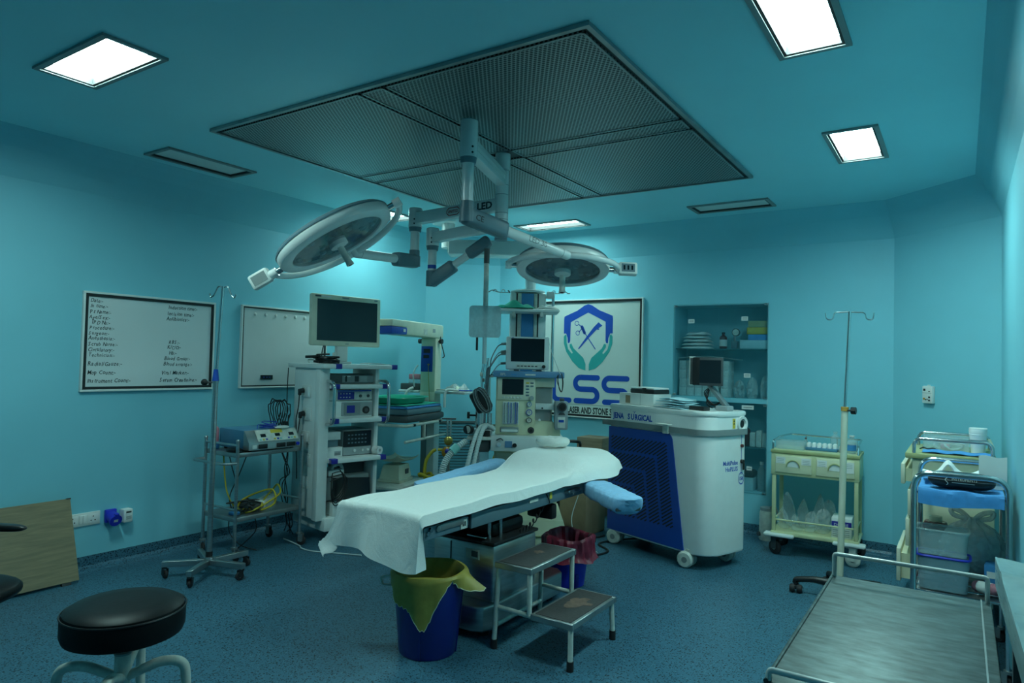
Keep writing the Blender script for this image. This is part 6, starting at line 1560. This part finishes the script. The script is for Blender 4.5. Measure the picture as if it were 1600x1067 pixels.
# ---------------------------------------------------------------- gas fittings and yellow hoses near the grille
gx, gy = cp(6.0, -.535)
t = thing('valve_stand', 'chrome valve stand with an amber bowl and brass knob beside the infant warmer', 'valve stand', (gx, gy, 0), .584)
ap('stand', lambda m: (m.cyl((0, 0, .0), (0, 0, .03), .12, 'dull_steel', n=24), m.cyl((0, 0, .03), (0, 0, .62), .016, 'dull_steel', n=12), m.cyl((-.012, 0, .70), (-.012, 0, .888), .010, 'chrome', n=10), m.cyl((.016, 0, .70), (.016, 0, .888), .010, 'chrome', n=10)), None, t)
ap('handle', lambda m: m.box((0, 0, .892), (.125, .03, .014), 'dark_grey', .004), None, t)
ap('knob', lambda m: (m.cyl((0, 0, .66), (0, 0, .72), .022, 'brass', n=14), m.ball((0, -.01, .70), .040, 'brass', sc=(1, .8, 1))), 'brass knob', t)
ap('bowl', lambda m: (m.ball((.0, -.02, .60), .055, 'amber', sc=(1.05, .9, 1)), m.ball((-.005, -.06, .615), .022, 'navy'), m.cyl((-.05, -.01, .62), (-.09, -.01, .62), .014, 'yellow_sticker', n=10)), 'amber bowl', t)
m = MB(); b0 = Vector((gx, gy, 0))
def gp(x, y, z): return (gx + .8342 * x - .5514 * y, gy + .5514 * x + .8342 * y, z)
m.tube(smooth([gp(-.108, -.012, .62), gp(-.14, -.03, .60), gp(-.185, -.05, .53), gp(-.195, -.06, .42), gp(-.18, -.06, .30), gp(-.175, -.06, .10), gp(-.20, -.07, .016)], 8), .015, 'yellow_cable', 10)
m.tube([gp(-.19 + .055 * math.cos(q), -.055 + .03 * math.sin(q), .405 + .014 * math.sin(q * 2)) for q in [2 * PI * i / 24 for i in range(24)]], .012, 'yellow_cable', 8, closed=True)
m.tube(smooth([gp(-.12, -.07, .41), gp(-.13, -.06, .30), gp(-.15, -.06, .12), gp(-.165, -.08, .014)], 6), .012, 'yellow_cable', 8)
solow('yellow_hose', m, 'thick yellow gas hose looped beside the valve stand', 'hose', gp(-.18, -.05, .3))
m = MB(); m.tube(smooth([gp(.10, .02, .44), gp(.17, .0, .41), gp(.24, -.02, .43), gp(.30, .0, .38), gp(.36, .02, .46), gp(.42, .0, .62)], 7), .009, 'yellow_cable', 8)
m.tube(smooth([gp(.42, .0, .62), gp(.44, .02, .3), gp(.40, .05, .012)], 6), .009, 'yellow_cable', 8)
solow('yellow_tube', m, 'thinner yellow tube in front of the return air grille', 'hose', gp(.25, 0, .4))

# ---------------------------------------------------------------- boxes and cables on the floor by the back wall
m = MB(); m.box((0, 0, .36), (.26, .24, .72), 'wood_box', .004); solo('wooden_cabinet', m, 'plain brown wooden box standing behind the laser cabinet', 'box', (-2.87, 5.80, 0)); 
m = MB(); m.box((0, 0, .17), (.26, .30, .34), 'cardboard', .004); solo('cardboard_box', m, 'low brown carton on the floor under the arm board, left of the laser cabinet', 'carton', (-2.66, 5.16, 0), -.1)
m = MB(); m.box((0, 0, .12), (.24, .20, .24), 'black', .02); m.box((0.03, -.101, .15), (.12, .004, .06), 'dark_grey'); solo('foot_switch_unit', m, 'black case on the floor behind the head of the table', 'case', (-2.935, 5.20, .002), .45)
def floor_cable(name, label, pts, r, mm, cat='cable'):
    m = MB(); m.tube(smooth(pts, 8), r, mm, 8); return solow(name, m, label, cat, pts[0])
floor_cable('floor_cable', 'black cable running across the floor to the laser cabinet castor', [(-2.52, 4.40, .012), (-2.42, 4.40, .008), (-2.25, 4.50, .008), (-2.20, 4.70, .008), (-2.35, 4.85, .008), (-2.28, 5.05, .008), (-2.15, 5.15, .02)], .008, 'black')
floor_cable('floor_cable', 'second black cable on the floor behind the red lined bin', [(-2.72, 5.06, .010), (-2.58, 4.86, .008), (-2.46, 4.80, .008), (-2.40, 4.88, .008), (-2.46, 4.96, .008), (-2.42, 5.10, .010)], .007, 'black')
floor_cable('hanging_lead', 'thin pale lead dropping to the floor left of the laser cabinet', [(-2.58, 4.93, .34), (-2.60, 4.86, .16), (-2.52, 4.80, .02), (-2.40, 4.72, .008), (-2.25, 4.62, .008)], .004, 'hose_grey')
floor_cable('floor_cable', 'thin grey cable on the floor under the steel trolley', [(-4.30, 3.42, .02), (-4.10, 3.40, .006), (-4.02, 3.36, .006), (-3.90, 3.36, .006), (-3.75, 3.42, .006), (-3.55, 3.50, .006)], .005, 'hose_grey')
t = thing('sharps_canister', 'small pale green canister with a dark cap on the floor by the back wall', 'canister', (-1.325, 5.86, 0))
m = MB(); m.lathe([(.060, 0), (.064, .01), (.060, .22), (.052, .24)], 'teal_soft' if False else 'worn_white', 24); part('body', m, t); m = MB(); m.lathe([(.054, .238), (.056, .262), (.02, .270), (1e-4, .270)], 'grey_plastic', 24); m.tube(smooth([(.03, -.03, .27), (.07, -.05, .29), (.09, -.03, .22)], 5), .008, 'grey_plastic', 8); part('lid', m, t)
m = MB(); m.cyl((-.05, -.045, .05), (-.06, -.055, .05), .018, 'dark_grey', n=12); part('valve', m, t)

# ================================================================ cream medicine trolley by the back wall
ta = .04
CT = thing('medicine_trolley', 'cream two-drawer medicine trolley with a chrome gallery against the back wall', 'trolley', (-1.205, 5.43, 0), ta)
TW, TD = .60, .36
def tp(name, fn, label=None, parent=CT):
    m = MB(); fn(m); return part(name, m, parent, label)
tp('drawer_case', lambda m: (m.bx((0, .004, .60), (TW, TD, .765), 'yellow_green', .006), m.bx((-.004, -.004, .765), (TW + .004, TD + .004, .790), 'yellow_rim', .006), m.bx((.01, .012, .788), (TW - .01, TD - .01, .792), 'yellow_green')))
for k, x in enumerate((.030, .315)):
    o = tp('drawer', lambda m: (m.bx((x, -.006, .622), (x + .255, .006, .750), 'cream', .004), ))
    A_ = frame((x + .127, -.0065, .668), (1, 0, 0), (0, 0, 1))
    tp('cup_handle', lambda m: (m.prism([(.046 * math.cos(q), .050 * math.sin(q)) for q in [PI * i / 14 for i in range(15)]], 0, .002, 'white_metal', T=A_), m.tube([(.046 * math.cos(q), .050 * math.sin(q), .006) for q in [PI * i / 14 for i in range(15)]], .005, 'yellow_rim', 6, T=A_)), None, o)
    for a in (.008, .185): tp('paper_label', lambda m: (m.bx((x + a, -.0085, .690 - .03 * (a > .1 and k == 1)), (x + a + .065, -.0062, .738), 'paper'), [m.bx((x + a + .008, -.0092, .697 + .012 * i), (x + a + .055, -.0084, .700 + .012 * i), 'grey_plastic') for i in range(3)]), 'white paper label', o)
for x in (.02, TW - .02):
    for y in (.025, TD - .02): tp('leg', lambda m: m.bx((x - .014, y - .014, .17), (x + .014, y + .014, .61), 'yellow_green', .004))
tp('lower_shelf', lambda m: (m.bx((.0, .0, .150), (TW, TD, .178), 'yellow_green', .006), m.cyl((.02, .02, .262), (TW - .02, .02, .262), .007, 'yellow_green', n=10), m.cyl((TW - .02, .02, .262), (TW - .02, TD - .02, .262), .007, 'yellow_green', n=10), m.cyl((.02, .02, .262), (.02, TD - .02, .262), .007, 'yellow_green', n=10)))
for x0, x1 in ((-.045, .17), (TW - .17, TW + .045)): tp('bumper', lambda m: m.bx((x0, -.04, .140), (x1, .05, .165), 'white_metal', .012))
tp('gallery_rail', lambda m: (m.tube(fillet([(.012, .02, .79), (.012, .02, .855), (.03, .20, .875), (.09, TD - .012, .885), (TW - .012, TD - .012, .875), (TW - .012, .05, .855), (TW - .012, .02, .79)], .025), .0075, 'chrome', 8), m.cyl((.20, TD - .012, .79), (.20, TD - .012, .882), .006, 'chrome', n=8), m.cyl((TW - .18, TD - .012, .79), (TW - .18, TD - .012, .878), .006, 'chrome', n=8)))
for x, y in ((.05, .02), (TW - .06, .0), (.05, TD - .04), (TW - .05, TD - .04)): castor(CT, x, y, .145, .052, .03, 'worn_white' if x > .3 and y < .1 else 'rubber', 'worn_white' if x > .3 and y < .1 else 'dark_grey', -.2 if x > .3 else 2.6)
CM = _TM[CT.name]
def cw(x, y, z): return CM @ Vector((x, y, z))
t = thing('vial_tray', 'blue tray with a row of white-capped vials on the medicine trolley', 'vial tray', cw(.335, .15, .7925), ta)
m = MB(); m.bx((-.11, -.05, 0), (.11, .05, .022), 'unit_blue', .004); part('tray', m, t)
for k in range(12): m = MB(); x = -.09 + .036 * (k % 6); y = -.022 + .044 * (k // 6); m.lathe([(.014, .022), (.014, .048), (.011, .054), (1e-4, .056)], 'white_gloss', 12, tr(x, y, 0)); part('vial', m, t)
bottle('saline_bottle', *cw(.415, .26, 0)[:2], .7925, .034, .14, 'clear_plastic', 'clear_plastic', 'tall clear bottle at the middle of the medicine trolley top', False)
bottle('saline_bottle', *cw(.53, .25, 0)[:2], .7925, .040, .12, 'clear_plastic', 'white_plastic', 'short clear bottle with a blue label at the right of the medicine trolley top', False)
bottle('small_vial', *cw(.205, .275, 0)[:2], .7925, .016, .075, 'clear_plastic', 'dark_red', 'small vial with a red cap on the medicine trolley', False)
t = thing('labelled_jar', 'clear jar with a blue and white label on the medicine trolley', 'jar', cw(.535, .12, .7925), ta); m = MB(); m.lathe([(.032, 0), (.034, .004), (.034, .085), (.030, .09)], 'clear_plastic', 20); part('body', m, t); m = MB(); m.lathe([(.0345, .02), (.0347, .022), (.0347, .06), (.0345, .062)], 'panel_blue', 20, cap=False); part('jar_label', m, t, 'blue label')
t = thing('clear_box', 'small open clear plastic box on the left of the medicine trolley top', 'box', cw(.122, .13, .7925), ta)
m = MB()
for a, b_ in (((-.10, -.07, 0), (.10, .07, .004)), ((-.10, -.07, .004), (-.097, .07, .06)), ((.097, -.07, .004), (.10, .07, .06)), ((-.097, -.07, .004), (.097, -.067, .06)), ((-.097, .067, .004), (.097, .07, .06))): m.bx(a, b_, 'clear_plastic')
part('walls', m, t)
t = thing('grey_block', 'small grey box right of the vials on the medicine trolley', 'box', cw(.475, .13, .7925), ta); m = MB(); m.bx((-.022, -.02, 0), (.022, .02, .045), 'grey_plastic', .004); part('body', m, t); m = MB(); m.bx((-.012, -.0215, .012), (.012, -.0198, .034), 'mid_grey'); part('front_mark', m, t)
# clear fluid bags piled on the lower shelf
g = random.Random(17)
spots = [(.085, .09, .16), (.175, .075, .12), (.265, .08, .15), (.355, .09, .18), (.10, .22, .25), (.20, .21, .22), (.30, .225, .26), (.39, .235, .22)]
names = ['far left of the front row', 'second in the front row', 'third in the front row', 'right end of the front row', 'back row at the left', 'back row, second from the left', 'back row, third from the left', 'back row at the right end']
for k, (x, y, h) in enumerate(spots):
    m = MB(); ph = g.uniform(0, 6)
    def f(u, v, h=h, ph=ph):
        a = 2 * PI * u; r = .043 * (1 + .18 * math.sin(3 * a + ph + 5 * v) + .20 * abs(math.sin(4 * a - 7 * v + ph)) - .22 * abs(math.sin(5.5 * a + 9 * v)) + .12 * abs(math.sin(9 * a - 13 * v))) * (max(.02, 1 - abs(2 * v - 1) ** 5) ** .5)
        return (r * math.cos(a) * (1 + .12 * v) + .02 * v * math.sin(ph), r * math.sin(a) * (.95 * (1 - v ** 3) + .03) + .02 * v * math.cos(ph), h * v * (1 - .06 * math.sin(5 * a + ph) * v) + .001)
    m.grid(f, 30, 16, 'fluid_film')
    solo('fluid_bag', m, f'crinkled clear pack on the lower trolley shelf, {names[k]}', 'fluid bag', cw(x, y + .02, .1785), g.uniform(0, 6), 'clear fluid packs under the medicine trolley')
t = thing('care_carton', 'white and navy carton marked CARE at the right end of the lower trolley shelf', 'carton', cw(.485, .13, .1785), ta)
m = MB(); m.bx((-.07, -.08, 0), (.065, .10, .145), 'paper', .003); part('box', m, t)
m = MB(); m.bx((-.068, -.0815, .075), (.063, -.0798, .120), 'navy'); m.text('DCARE', .030, 'paper', FA @ tr(-.005, .086, .082), align='CENTER'); [m.bx((-.06, -.0812, .012 + .014 * i), (.05, -.0799, .018 + .014 * i), 'grey_plastic') for i in range(4)]; part('print', m, t, 'navy printed band')

# ================================================================ crash cart by the angled wall
KX0, KX1, KY0, KY1, KZ = -.275, .165, 4.62, 5.25, .93
KC = thing('crash_cart', 'tall cream drawer cart with open drawers in the right-hand corner', 'drawer cart', (-.05, 4.93, 0))
def kp(name, fn, label=None, parent=KC):
    m = W(KC); fn(m); return part(name, m, parent, label)
kp('body', lambda m: (m.bx((KX0 + .035, KY0 + .02, .13), (KX1 - .01, KY1 - .02, KZ - .03), 'cream', .006), m.bx((KX0 + .03, KY0 + .025, .10), (KX1 - .015, KY1 - .025, .13), 'pale_cream', .006)))
kp('top', lambda m: m.bx((KX0, KY0, KZ - .032), (KX1, KY1, KZ), 'yellow_rim', .006), 'green-grey cart top')
for z0, z1, out_ in ((.74, .86, .035), (.56, .71, .0), (.38, .54, .010), (.17, .36, .055)):
    o = kp('drawer', lambda m: (m.bx((KX0 + .012 - out_, KY0 + .035, z0), (KX0 + .034 - out_, KY1 - .035, z1), 'pale_cream', .005), m.bx((KX0 + .034 - out_, KY0 + .055, z0 + .015), (KX0 + .04, KY1 - .055, z1 - .03), 'cream')))
    kp('pull', lambda m: m.bx((KX0 + .0 - out_, KY0 + .22, z1 - .05), (KX0 + .014 - out_, KY1 - .22, z1 - .035), 'white_metal', .004), None, o)
for y in (KY0 + .06, KY1 - .06): kp('gallery_rail', lambda m: m.tube(fillet([(KX0 + .045, y - .05, KZ), (KX0 + .045, y - .05, KZ + .085), (KX1 - .02, y - .05, KZ + .085), (KX1 - .02, y - .05, KZ)], .045, 7), .010, 'chrome', 10))
kp('gallery_rail', lambda m: m.cyl((KX1 - .02, KY0 + .02, KZ + .06), (KX1 - .02, KY1 - .12, KZ + .06), .009, 'cream', n=10))
for x in (KX0 + .07, KX1 - .06):
    for y in (KY0 + .08, KY1 - .08): castor(KC, x + .05, y - 4.93, .10, .042, .026, 'rubber', 'dull_steel', 2.0)
t = thing('clear_bin', 'open clear plastic bin on the drawer cart', 'bin', (-.088, 5.005, KZ + .0005))
m = MB()
for a, b_ in (((-.11, -.11, 0), (.13, .11, .004)), ((-.11, -.11, .004), (-.107, .11, .085)), ((.127, -.11, .004), (.13, .11, .085)), ((-.107, -.11, .004), (.127, -.107, .085)), ((-.107, .107, .004), (.127, .11, .085))): m.bx(a, b_, 'clear_plastic')
part('walls', m, t); m = MB(); tangle(m, 0.01, 0, .006, .18, .18, .05, 14, .006, 'hose_grey', 5); m.bx((-.02, -.06, .004), (.03, .02, .03), 'pink', .006); part('contents', m, t)
t = thing('paper_cup_stack', 'stack of printed paper cups beside the clear bin', 'cups', (.082, 4.87, KZ + .0005)); m = MB(); m.lathe([(.034, 0), (.044, .11), (.046, .112), (.044, .115), (.046, .120), (.045, .125), (.047, .132), (.045, .137), (.046, .147)], 'paper', 22); part('cups', m, t); m = MB(); m.lathe([(.0405, .06), (.0425, .08), (.0425, .082), (.0415, .082)], 'grey_plastic', 22, cap=False); part('print_band', m, t)
m = MB(); m.lathe([(.034, 0), (.044, .11), (.046, .116), (.044, .120), (.046, .128), (.044, .133), (.046, .142)], 'paper', 22); solo('paper_cup_stack', m, 'second stack of pale cups half behind the first, by the wall', 'cups', (.085, 4.985, KZ + .0005))
m = MB(); m.grid(lambda u, v: ((u - .5) * .34, (v - .5) * .16, .003 + .006 * math.sin(9 * u + 3 * v) ** 2), 20, 10, 'bright_drape', .003); solo('blue_drape', m, 'bright blue drape folded flat on the drawer cart top', 'drape', (-.02, 4.735, KZ + .0035), -.03)
m = MB(); m.tube(smooth([(-.04, 0, .005), (-.02, .02, .012), (0, -.01, .008), (.03, .01, .012), (.05, -.02, .005)], 5), .004, 'black', 6); m.tube([(.05 + .014 * math.cos(q), -.02 + .014 * math.sin(q), .005) for q in [2 * PI * i / 14 for i in range(14)]], .003, 'black', 6, closed=True); solo('scissors', m, 'small dark scissors on the drawer cart top', 'scissors', (-.17, 4.855, KZ + .0005))

# ================================================================ tubular linen trolley in front of it
QX0, QX1, QY0, QY1 = -.188, .180, 3.79, 4.42
LT = thing('linen_trolley', 'tubular chrome trolley with hooped ends and a blue covered shelf by the right wall', 'trolley', (0, 4.1, 0))
def qp(name, fn, label=None, parent=LT):
    m = W(LT); fn(m); return part(name, m, parent, label)
for y in (QY0, QY1): qp('end_hoop', lambda m: m.tube(fillet([(QX0, y, .08), (QX0, y, .925), (QX1, y, .925), (QX1, y, .08)], .075, 9), .0135, 'chrome', 12))
for x in (QX0, QX1):
    for z in (.84, .37): qp('side_rail', lambda m: m.cyl((x, QY0, z), (x, QY1, z), .008, 'chrome', n=10))
qp('shelf', lambda m: m.bx((QX0 + .01, QY0 + .008, .825), (QX1 - .01, QY1 - .01, .838), 'dull_steel', .003))
qp('wire_shelf', lambda m: (m.bx((QX0 + .012, QY0 + .01, .362), (QX1 - .012, QY1 - .01, .366), 'dull_steel'), [m.cyl((QX0, QY0 + k * .105, .372), (QX1, QY0 + k * .105, .372), .005, 'chrome', n=8) for k in range(7)]))
for x in (QX0, QX1):
    for y in (QY0, QY1): castor(LT, x, y - 4.1, .085, .034, .022, 'rubber', 'dull_steel', 2.4)
def cover(u, v):
    # blue cover over the shelf, hanging over the near edge
    x = QX0 + .017 + u * (QX1 - QX0 - .034); s_ = v * .74
    if s_ < .09: return (x, QY0 - .002 - .004 * math.sin(20 * u), .850 - (.09 - s_) * (.75 + .1 * math.sin(5 * u)))
    return (x, QY0 - .002 + (s_ - .09) * .93, .850 + .003 * math.sin(12 * u + 9 * v))
m = MB(); m.grid(cover, 30, 30, 'bright_drape', .003); solow('shelf_cover', m, 'bright blue drape covering the upper shelf of the linen trolley', 'drape', (0, 4.1, .84))
t = thing('instrument_pouch', 'black rounded instrument pouch with white lettering on the blue covered shelf', 'pouch', (.0, 3.885, .8545), -.05)
m = MB(); pad(m, 0, 0, 0, .27, .10, .075, 'navy' if False else 'black'); part('case', m, t)
m = MB(); m.tube([( (.134) * (abs(math.cos(q)) ** .62) * (1 if math.cos(q) >= 0 else -1), .0495 * (abs(math.sin(q)) ** .62) * (1 if math.sin(q) >= 0 else -1), .040) for q in [2 * PI * i / 60 for i in range(60)]], .0022, 'dark_grey', 6, closed=True); part('zip', m, t)
PF = frame((0, -.0515, .038), (1, 0, 0), (0, .05, 1)); m = MB()
m.text('INSTRUMENTS', .017, 'worn_white', PF @ tr(-.035, .004, .0015), sx=.9); m.bx((-.034, -.009, .001), (.055, -.005, .0022), 'grey_plastic', T=PF)
ribbon(m, [(-.055 + .006 * math.sin(k * 1.1), -.020 + .0055 * k) for k in range(9)], .003, 0, .002, 'worn_white', PF); part('lettering', m, t, 'white lettering')
m = MB(); m.grid(lambda u, v: ((u - .5) * .33, (v - .5) * .20, .030 + .060 * max(0, 2 * u - 1.1) + .075 * math.exp(-((u - .33) / .10) ** 2) * (1 - .4 * v) + .02 * math.sin(PI * v) + .006 * math.sin(13 * u + 4 * v)), 40, 12, 'paper', .006); solo('paper_wrap', m, 'crumpled white paper wrap heaped behind the black pouch', 'paper wrap', (.0, 4.07, .8545), .05)
m = MB(); m.grid(lambda u, v: ((u - .5) * .11, -.004 * math.sin(4 * v), v * .15 - .0 + .004 * math.sin(7 * u)), 10, 10, 'paper', .003); m.bx((-.04, -.006, .02), (.03, -.004, .024), 'grey_plastic'); solo('printed_pack', m, 'white printed paper pack standing behind the right end of the pouch', 'pack', (.125, 3.965, .858), -.06)
# lower shelf: tubs, bag, bottle
def tub(name, x, y, z, w, d_, h, mm, label, rim=None, taper=.9):
    t2 = thing(name, label, 'tub', (x, y, z)); m = MB(); th = .003
    def f(u, v):
        q = 2 * PI * u; r = (abs(math.cos(q)) ** 7 + abs(math.sin(q)) ** 7) ** (-1 / 7); k = taper + (1 - taper) * v
        return (w / 2 * k * r * math.cos(q), d_ / 2 * k * r * math.sin(q), .002 + (h - .002) * v)
    m.grid(f, 56, 6, mm, .003); m.prism([f(i / 56, 0)[:2] for i in range(56)], .0, .004, mm); part('walls', m, t2)
    m = MB(); m.tube([f(i / 56, 1) for i in range(56)], .006, rim or mm, 6, closed=True); part('rim', m, t2)
    return t2
tub('storage_tub', -.07, 3.885, .3775, .215, .15, .155, 'tub_plastic', 'bluish plastic tub with a bright blue rim on the lower linen trolley shelf', 'vivid_blue')
tub('clear_tub', -.075, 3.89, .5395, .215, .15, .115, 'clear_plastic', 'clear empty tub stacked on the blue-rimmed one', None, .92)
m = MB()
def sack(u, v):
    a = 2 * PI * u; r = .142 * (max(.02, math.sin(PI * min(.99, .10 + .86 * v))) ** .6) * (1 + .04 * math.sin(5 * a + 3 * v) + .03 * math.sin(11 * a - 6 * v)); r = r if v < .86 else .03 + (r - .03) * (1 - (v - .86) / .14)
    return (r * math.cos(a), r * .8 * math.sin(a), .30 * v + .003 + .006 * math.sin(9 * a) * v)
t = thing('tied_plastic_bag', 'large tied translucent plastic bag on the lower linen trolley shelf', 'plastic bag', (.045, 4.11, .3775)); m.grid(sack, 44, 26, 'thin_bag'); part('sack', m, t)
m = MB()
for s in (1, -1): m.tube(smooth([(0, 0, .285), (s * .04, -.01, .33), (s * .085, -.02, .345), (s * .075, -.02, .315), (s * .02, 0, .30)], 6), .012, 'thin_bag', 8)
part('tied_handles', m, t); m = MB(); m.box((.02, .0, .14), (.15, .13, .20), 'paper', .04); m.box((-.05, -.05, .19), (.08, .05, .05), 'dark_grey', .02); part('contents', m, t)
t = thing('brown_jar', 'dark brown jar with a pale lid behind the stacked tubs', 'jar', (-.112, 4.285, .3775)); m = MB(); m.lathe([(.06, 0), (.065, .02), (.065, .20), (.05, .235)], 'dark_red', 22); part('body', m, t); m = MB(); m.lathe([(.03, .232), (.03, .262)], 'cream', 18); part('lid', m, t)
t = thing('lotion_bottle', 'pink and white plastic bottle lying on the lower linen trolley shelf', 'bottle', (.105, 3.865, .413), .5); A_ = Matrix.Rotation(PI / 2 - .12, 4, 'Y') ; m = MB(); m.lathe([(.022, -.065), (.026, -.058), (.026, .035), (.014, .05)], 'pink', 18, rz(-1.2) @ A_); part('body', m, t); m = MB(); m.lathe([(.0265, -.04), (.0267, -.038), (.0267, .02), (.0265, .022)], 'paper', 18, rz(-1.2) @ A_, cap=False); part('bottle_label', m, t); m = MB(); m.lathe([(.015, .048), (.015, .07)], 'pink', 14, rz(-1.2) @ A_); part('cap', m, t)
t = thing('blue_carton', 'blue carton with white lettering at the right end of the lower linen trolley shelf', 'carton', (.145, 3.955, .3775), -.1); m = MB(); m.bx((-.05, -.04, 0), (.03, .05, .13), 'panel_blue', .003); part('box', m, t); m = MB(); m.bx((-.04, -.0415, .07), (.02, -.0398, .10), 'paper'); part('print', m, t)

# ================================================================ foreground: steel trolley, plastic covered stand, drip stand
ST = thing('instrument_trolley', 'scratched stainless steel instrument trolley with a white rail in the right foreground', 'trolley', (-.11, 1.655, 0))
def s_(name, fn, label=None, parent=ST):
    m = W(parent); fn(m); return part(name, m, parent, label)
sx0, sx1, sy0, sy1 = -.292, .062, 1.275, 2.035
s_('tray_top', lambda m: (m.bx((sx0, sy0, .828), (sx1, sy1, .848), 'brushed_steel', .004), m.bx((sx0, sy0, .80), (sx1, sy0 + .02, .83), 'dull_steel'), m.bx((sx0, sy0, .80), (sx0 + .012, sy1, .83), 'dull_steel'), m.bx((sx1 - .012, sy0, .80), (sx1, sy1, .83), 'dull_steel'), m.bx((sx0, sy1 - .02, .80), (sx1, sy1, .83), 'dull_steel')))
s_('edge_lip', lambda m: (m.cyl((sx0 + .004, sy0, .848), (sx0 + .004, sy1, .848), .004, 'brushed_steel', n=8), m.bx((sx1 - .022, sy0, .8475), (sx1 - .019, sy1, .8505), 'dull_steel')))
for y, zr in ((sy1 - .008, .907), (sy0 + .008, .866)): s_('guard_rail', lambda m: m.tube(fillet([(sx0 + .008, y, .845), (sx0 + .008, y, zr), (sx1 - .008, y, zr), (sx1 - .008, y, .845)], .008, 4), .0055, 'white_gloss', 10))
for x in (sx0 + .018, sx1 - .018):
    for y in (sy0 + .02, sy1 - .02):
        s_('leg', lambda m: m.cyl((x, y, .09), (x, y, .83), .0125, 'white_gloss', n=12)); castor(ST, x + .11, y - 1.655, .095, .036, .022, 'rubber', 'dull_steel', 1.1)
s_('lower_shelf', lambda m: m.bx((sx0 + .01, sy0 + .01, .24), (sx1 - .01, sy1 - .01, .26), 'dull_steel', .003))
PB = thing('covered_stand', 'stand with a plastic film covered top at the far right edge of the photo', 'stand', (.30, 1.80, 0))
def film(u, v):
    x = .072 + u * .46; y = 1.405 + v * .72
    return (x + .016 * (1 - v) * (1 - u), y, .938 + .004 * math.sin(11 * v + 3 * u) + .004 * math.sin(17 * u - 5 * v) + .006 * math.exp(-((v - .72 - .1 * u) / .03) ** 2) + .005 * math.exp(-((v - .35 + .2 * u) / .03) ** 2))
s_('top', lambda m: m.bx((.098, 1.42, .885), (.52, 2.11, .930), 'worn_white', .006), None, PB)
s_('film_cover', lambda m: (m.grid(film, 30, 50, 'film', .003), m.add([(.090, 1.41, .87), (.072, 2.12, .87), (.072, 2.12, .940), (.088, 1.41, .940), (.094, 1.41, .87), (.076, 2.12, .87), (.076, 2.12, .940), (.092, 1.41, .940)], [(0, 1, 2, 3), (4, 7, 6, 5), (3, 2, 6, 7), (0, 4, 5, 1)], 'film')), 'pale blue plastic film', PB)
s_('frame', lambda m: (m.bx((.11, 1.44, .82), (.50, 2.09, .886), 'dark_grey', .006), m.bx((.11, 1.40, .70), (.50, 1.44, .90), 'dark_grey', .006)), None, PB)
for x in (.12, .48):
    for y in (1.46, 2.07): s_('leg', lambda m: m.bx((x - .015, y - .015, 0), (x + .015, y + .015, .83), 'dark_grey', .003), None, PB)
D2 = thing('drip_stand', 'drip stand with pale lower pole and black star base, beside the medicine trolley', 'drip stand', (-.608, 4.65, 0))
def d2(name, fn, label=None, parent=D2):
    m = MB(); fn(m); return part(name, m, parent, label)
d2('outer_tube', lambda m: (m.cyl((-.012, 0, .08), (.008, 0, 1.17), .0195, 'pale_cream', n=16), m.cyl((.0075, 0, 1.15), (.008, 0, 1.175), .022, 'orange_tape', n=16)), 'pale painted lower pole')
d2('inner_tube', lambda m: m.cyl((.008, 0, 1.17), (.030, 0, 1.765), .0085, 'chrome', n=12))
d2('clamp_knob', lambda m: (m.cyl((.02, -.01, 1.155), (.05, -.015, 1.155), .006, 'black', n=8), m.cyl((.045, -.015, 1.155), (.072, -.018, 1.155), .022, 'black', n=8)), 'black clamp knob')
d2('hooks', lambda m: [m.tube(fillet([(.030, 0, 1.762), (.030 + s * .085, s * .02, 1.758), (.030 + s * .09, s * .022, 1.715), (.030 + s * .125, s * .03, 1.712), (.030 + s * .132, s * .032, 1.755)], .02), .0045, 'chrome', 8) for s in (1, -1)])
d2('hub', lambda m: m.cyl((-.014, 0, .065), (-.012, 0, .11), .032, 'black', n=16))
for k in range(5):
    a = PI + .12 + 2 * PI * k / 5; c, s = math.cos(a), math.sin(a)
    d2('base_leg', lambda m: m.tube(fillet([(-.01, 0, .085), (.16 * c, .16 * s, .095), (.262 * c, .262 * s, .080), (.268 * c, .268 * s, .055)], .03), .018, 'black', 10, rad=lambda q: .022 - .008 * q))
    castor(D2, .258 * c, .258 * s, .062, .026, .034, 'rubber', 'black', a + 1.5, twin=True)
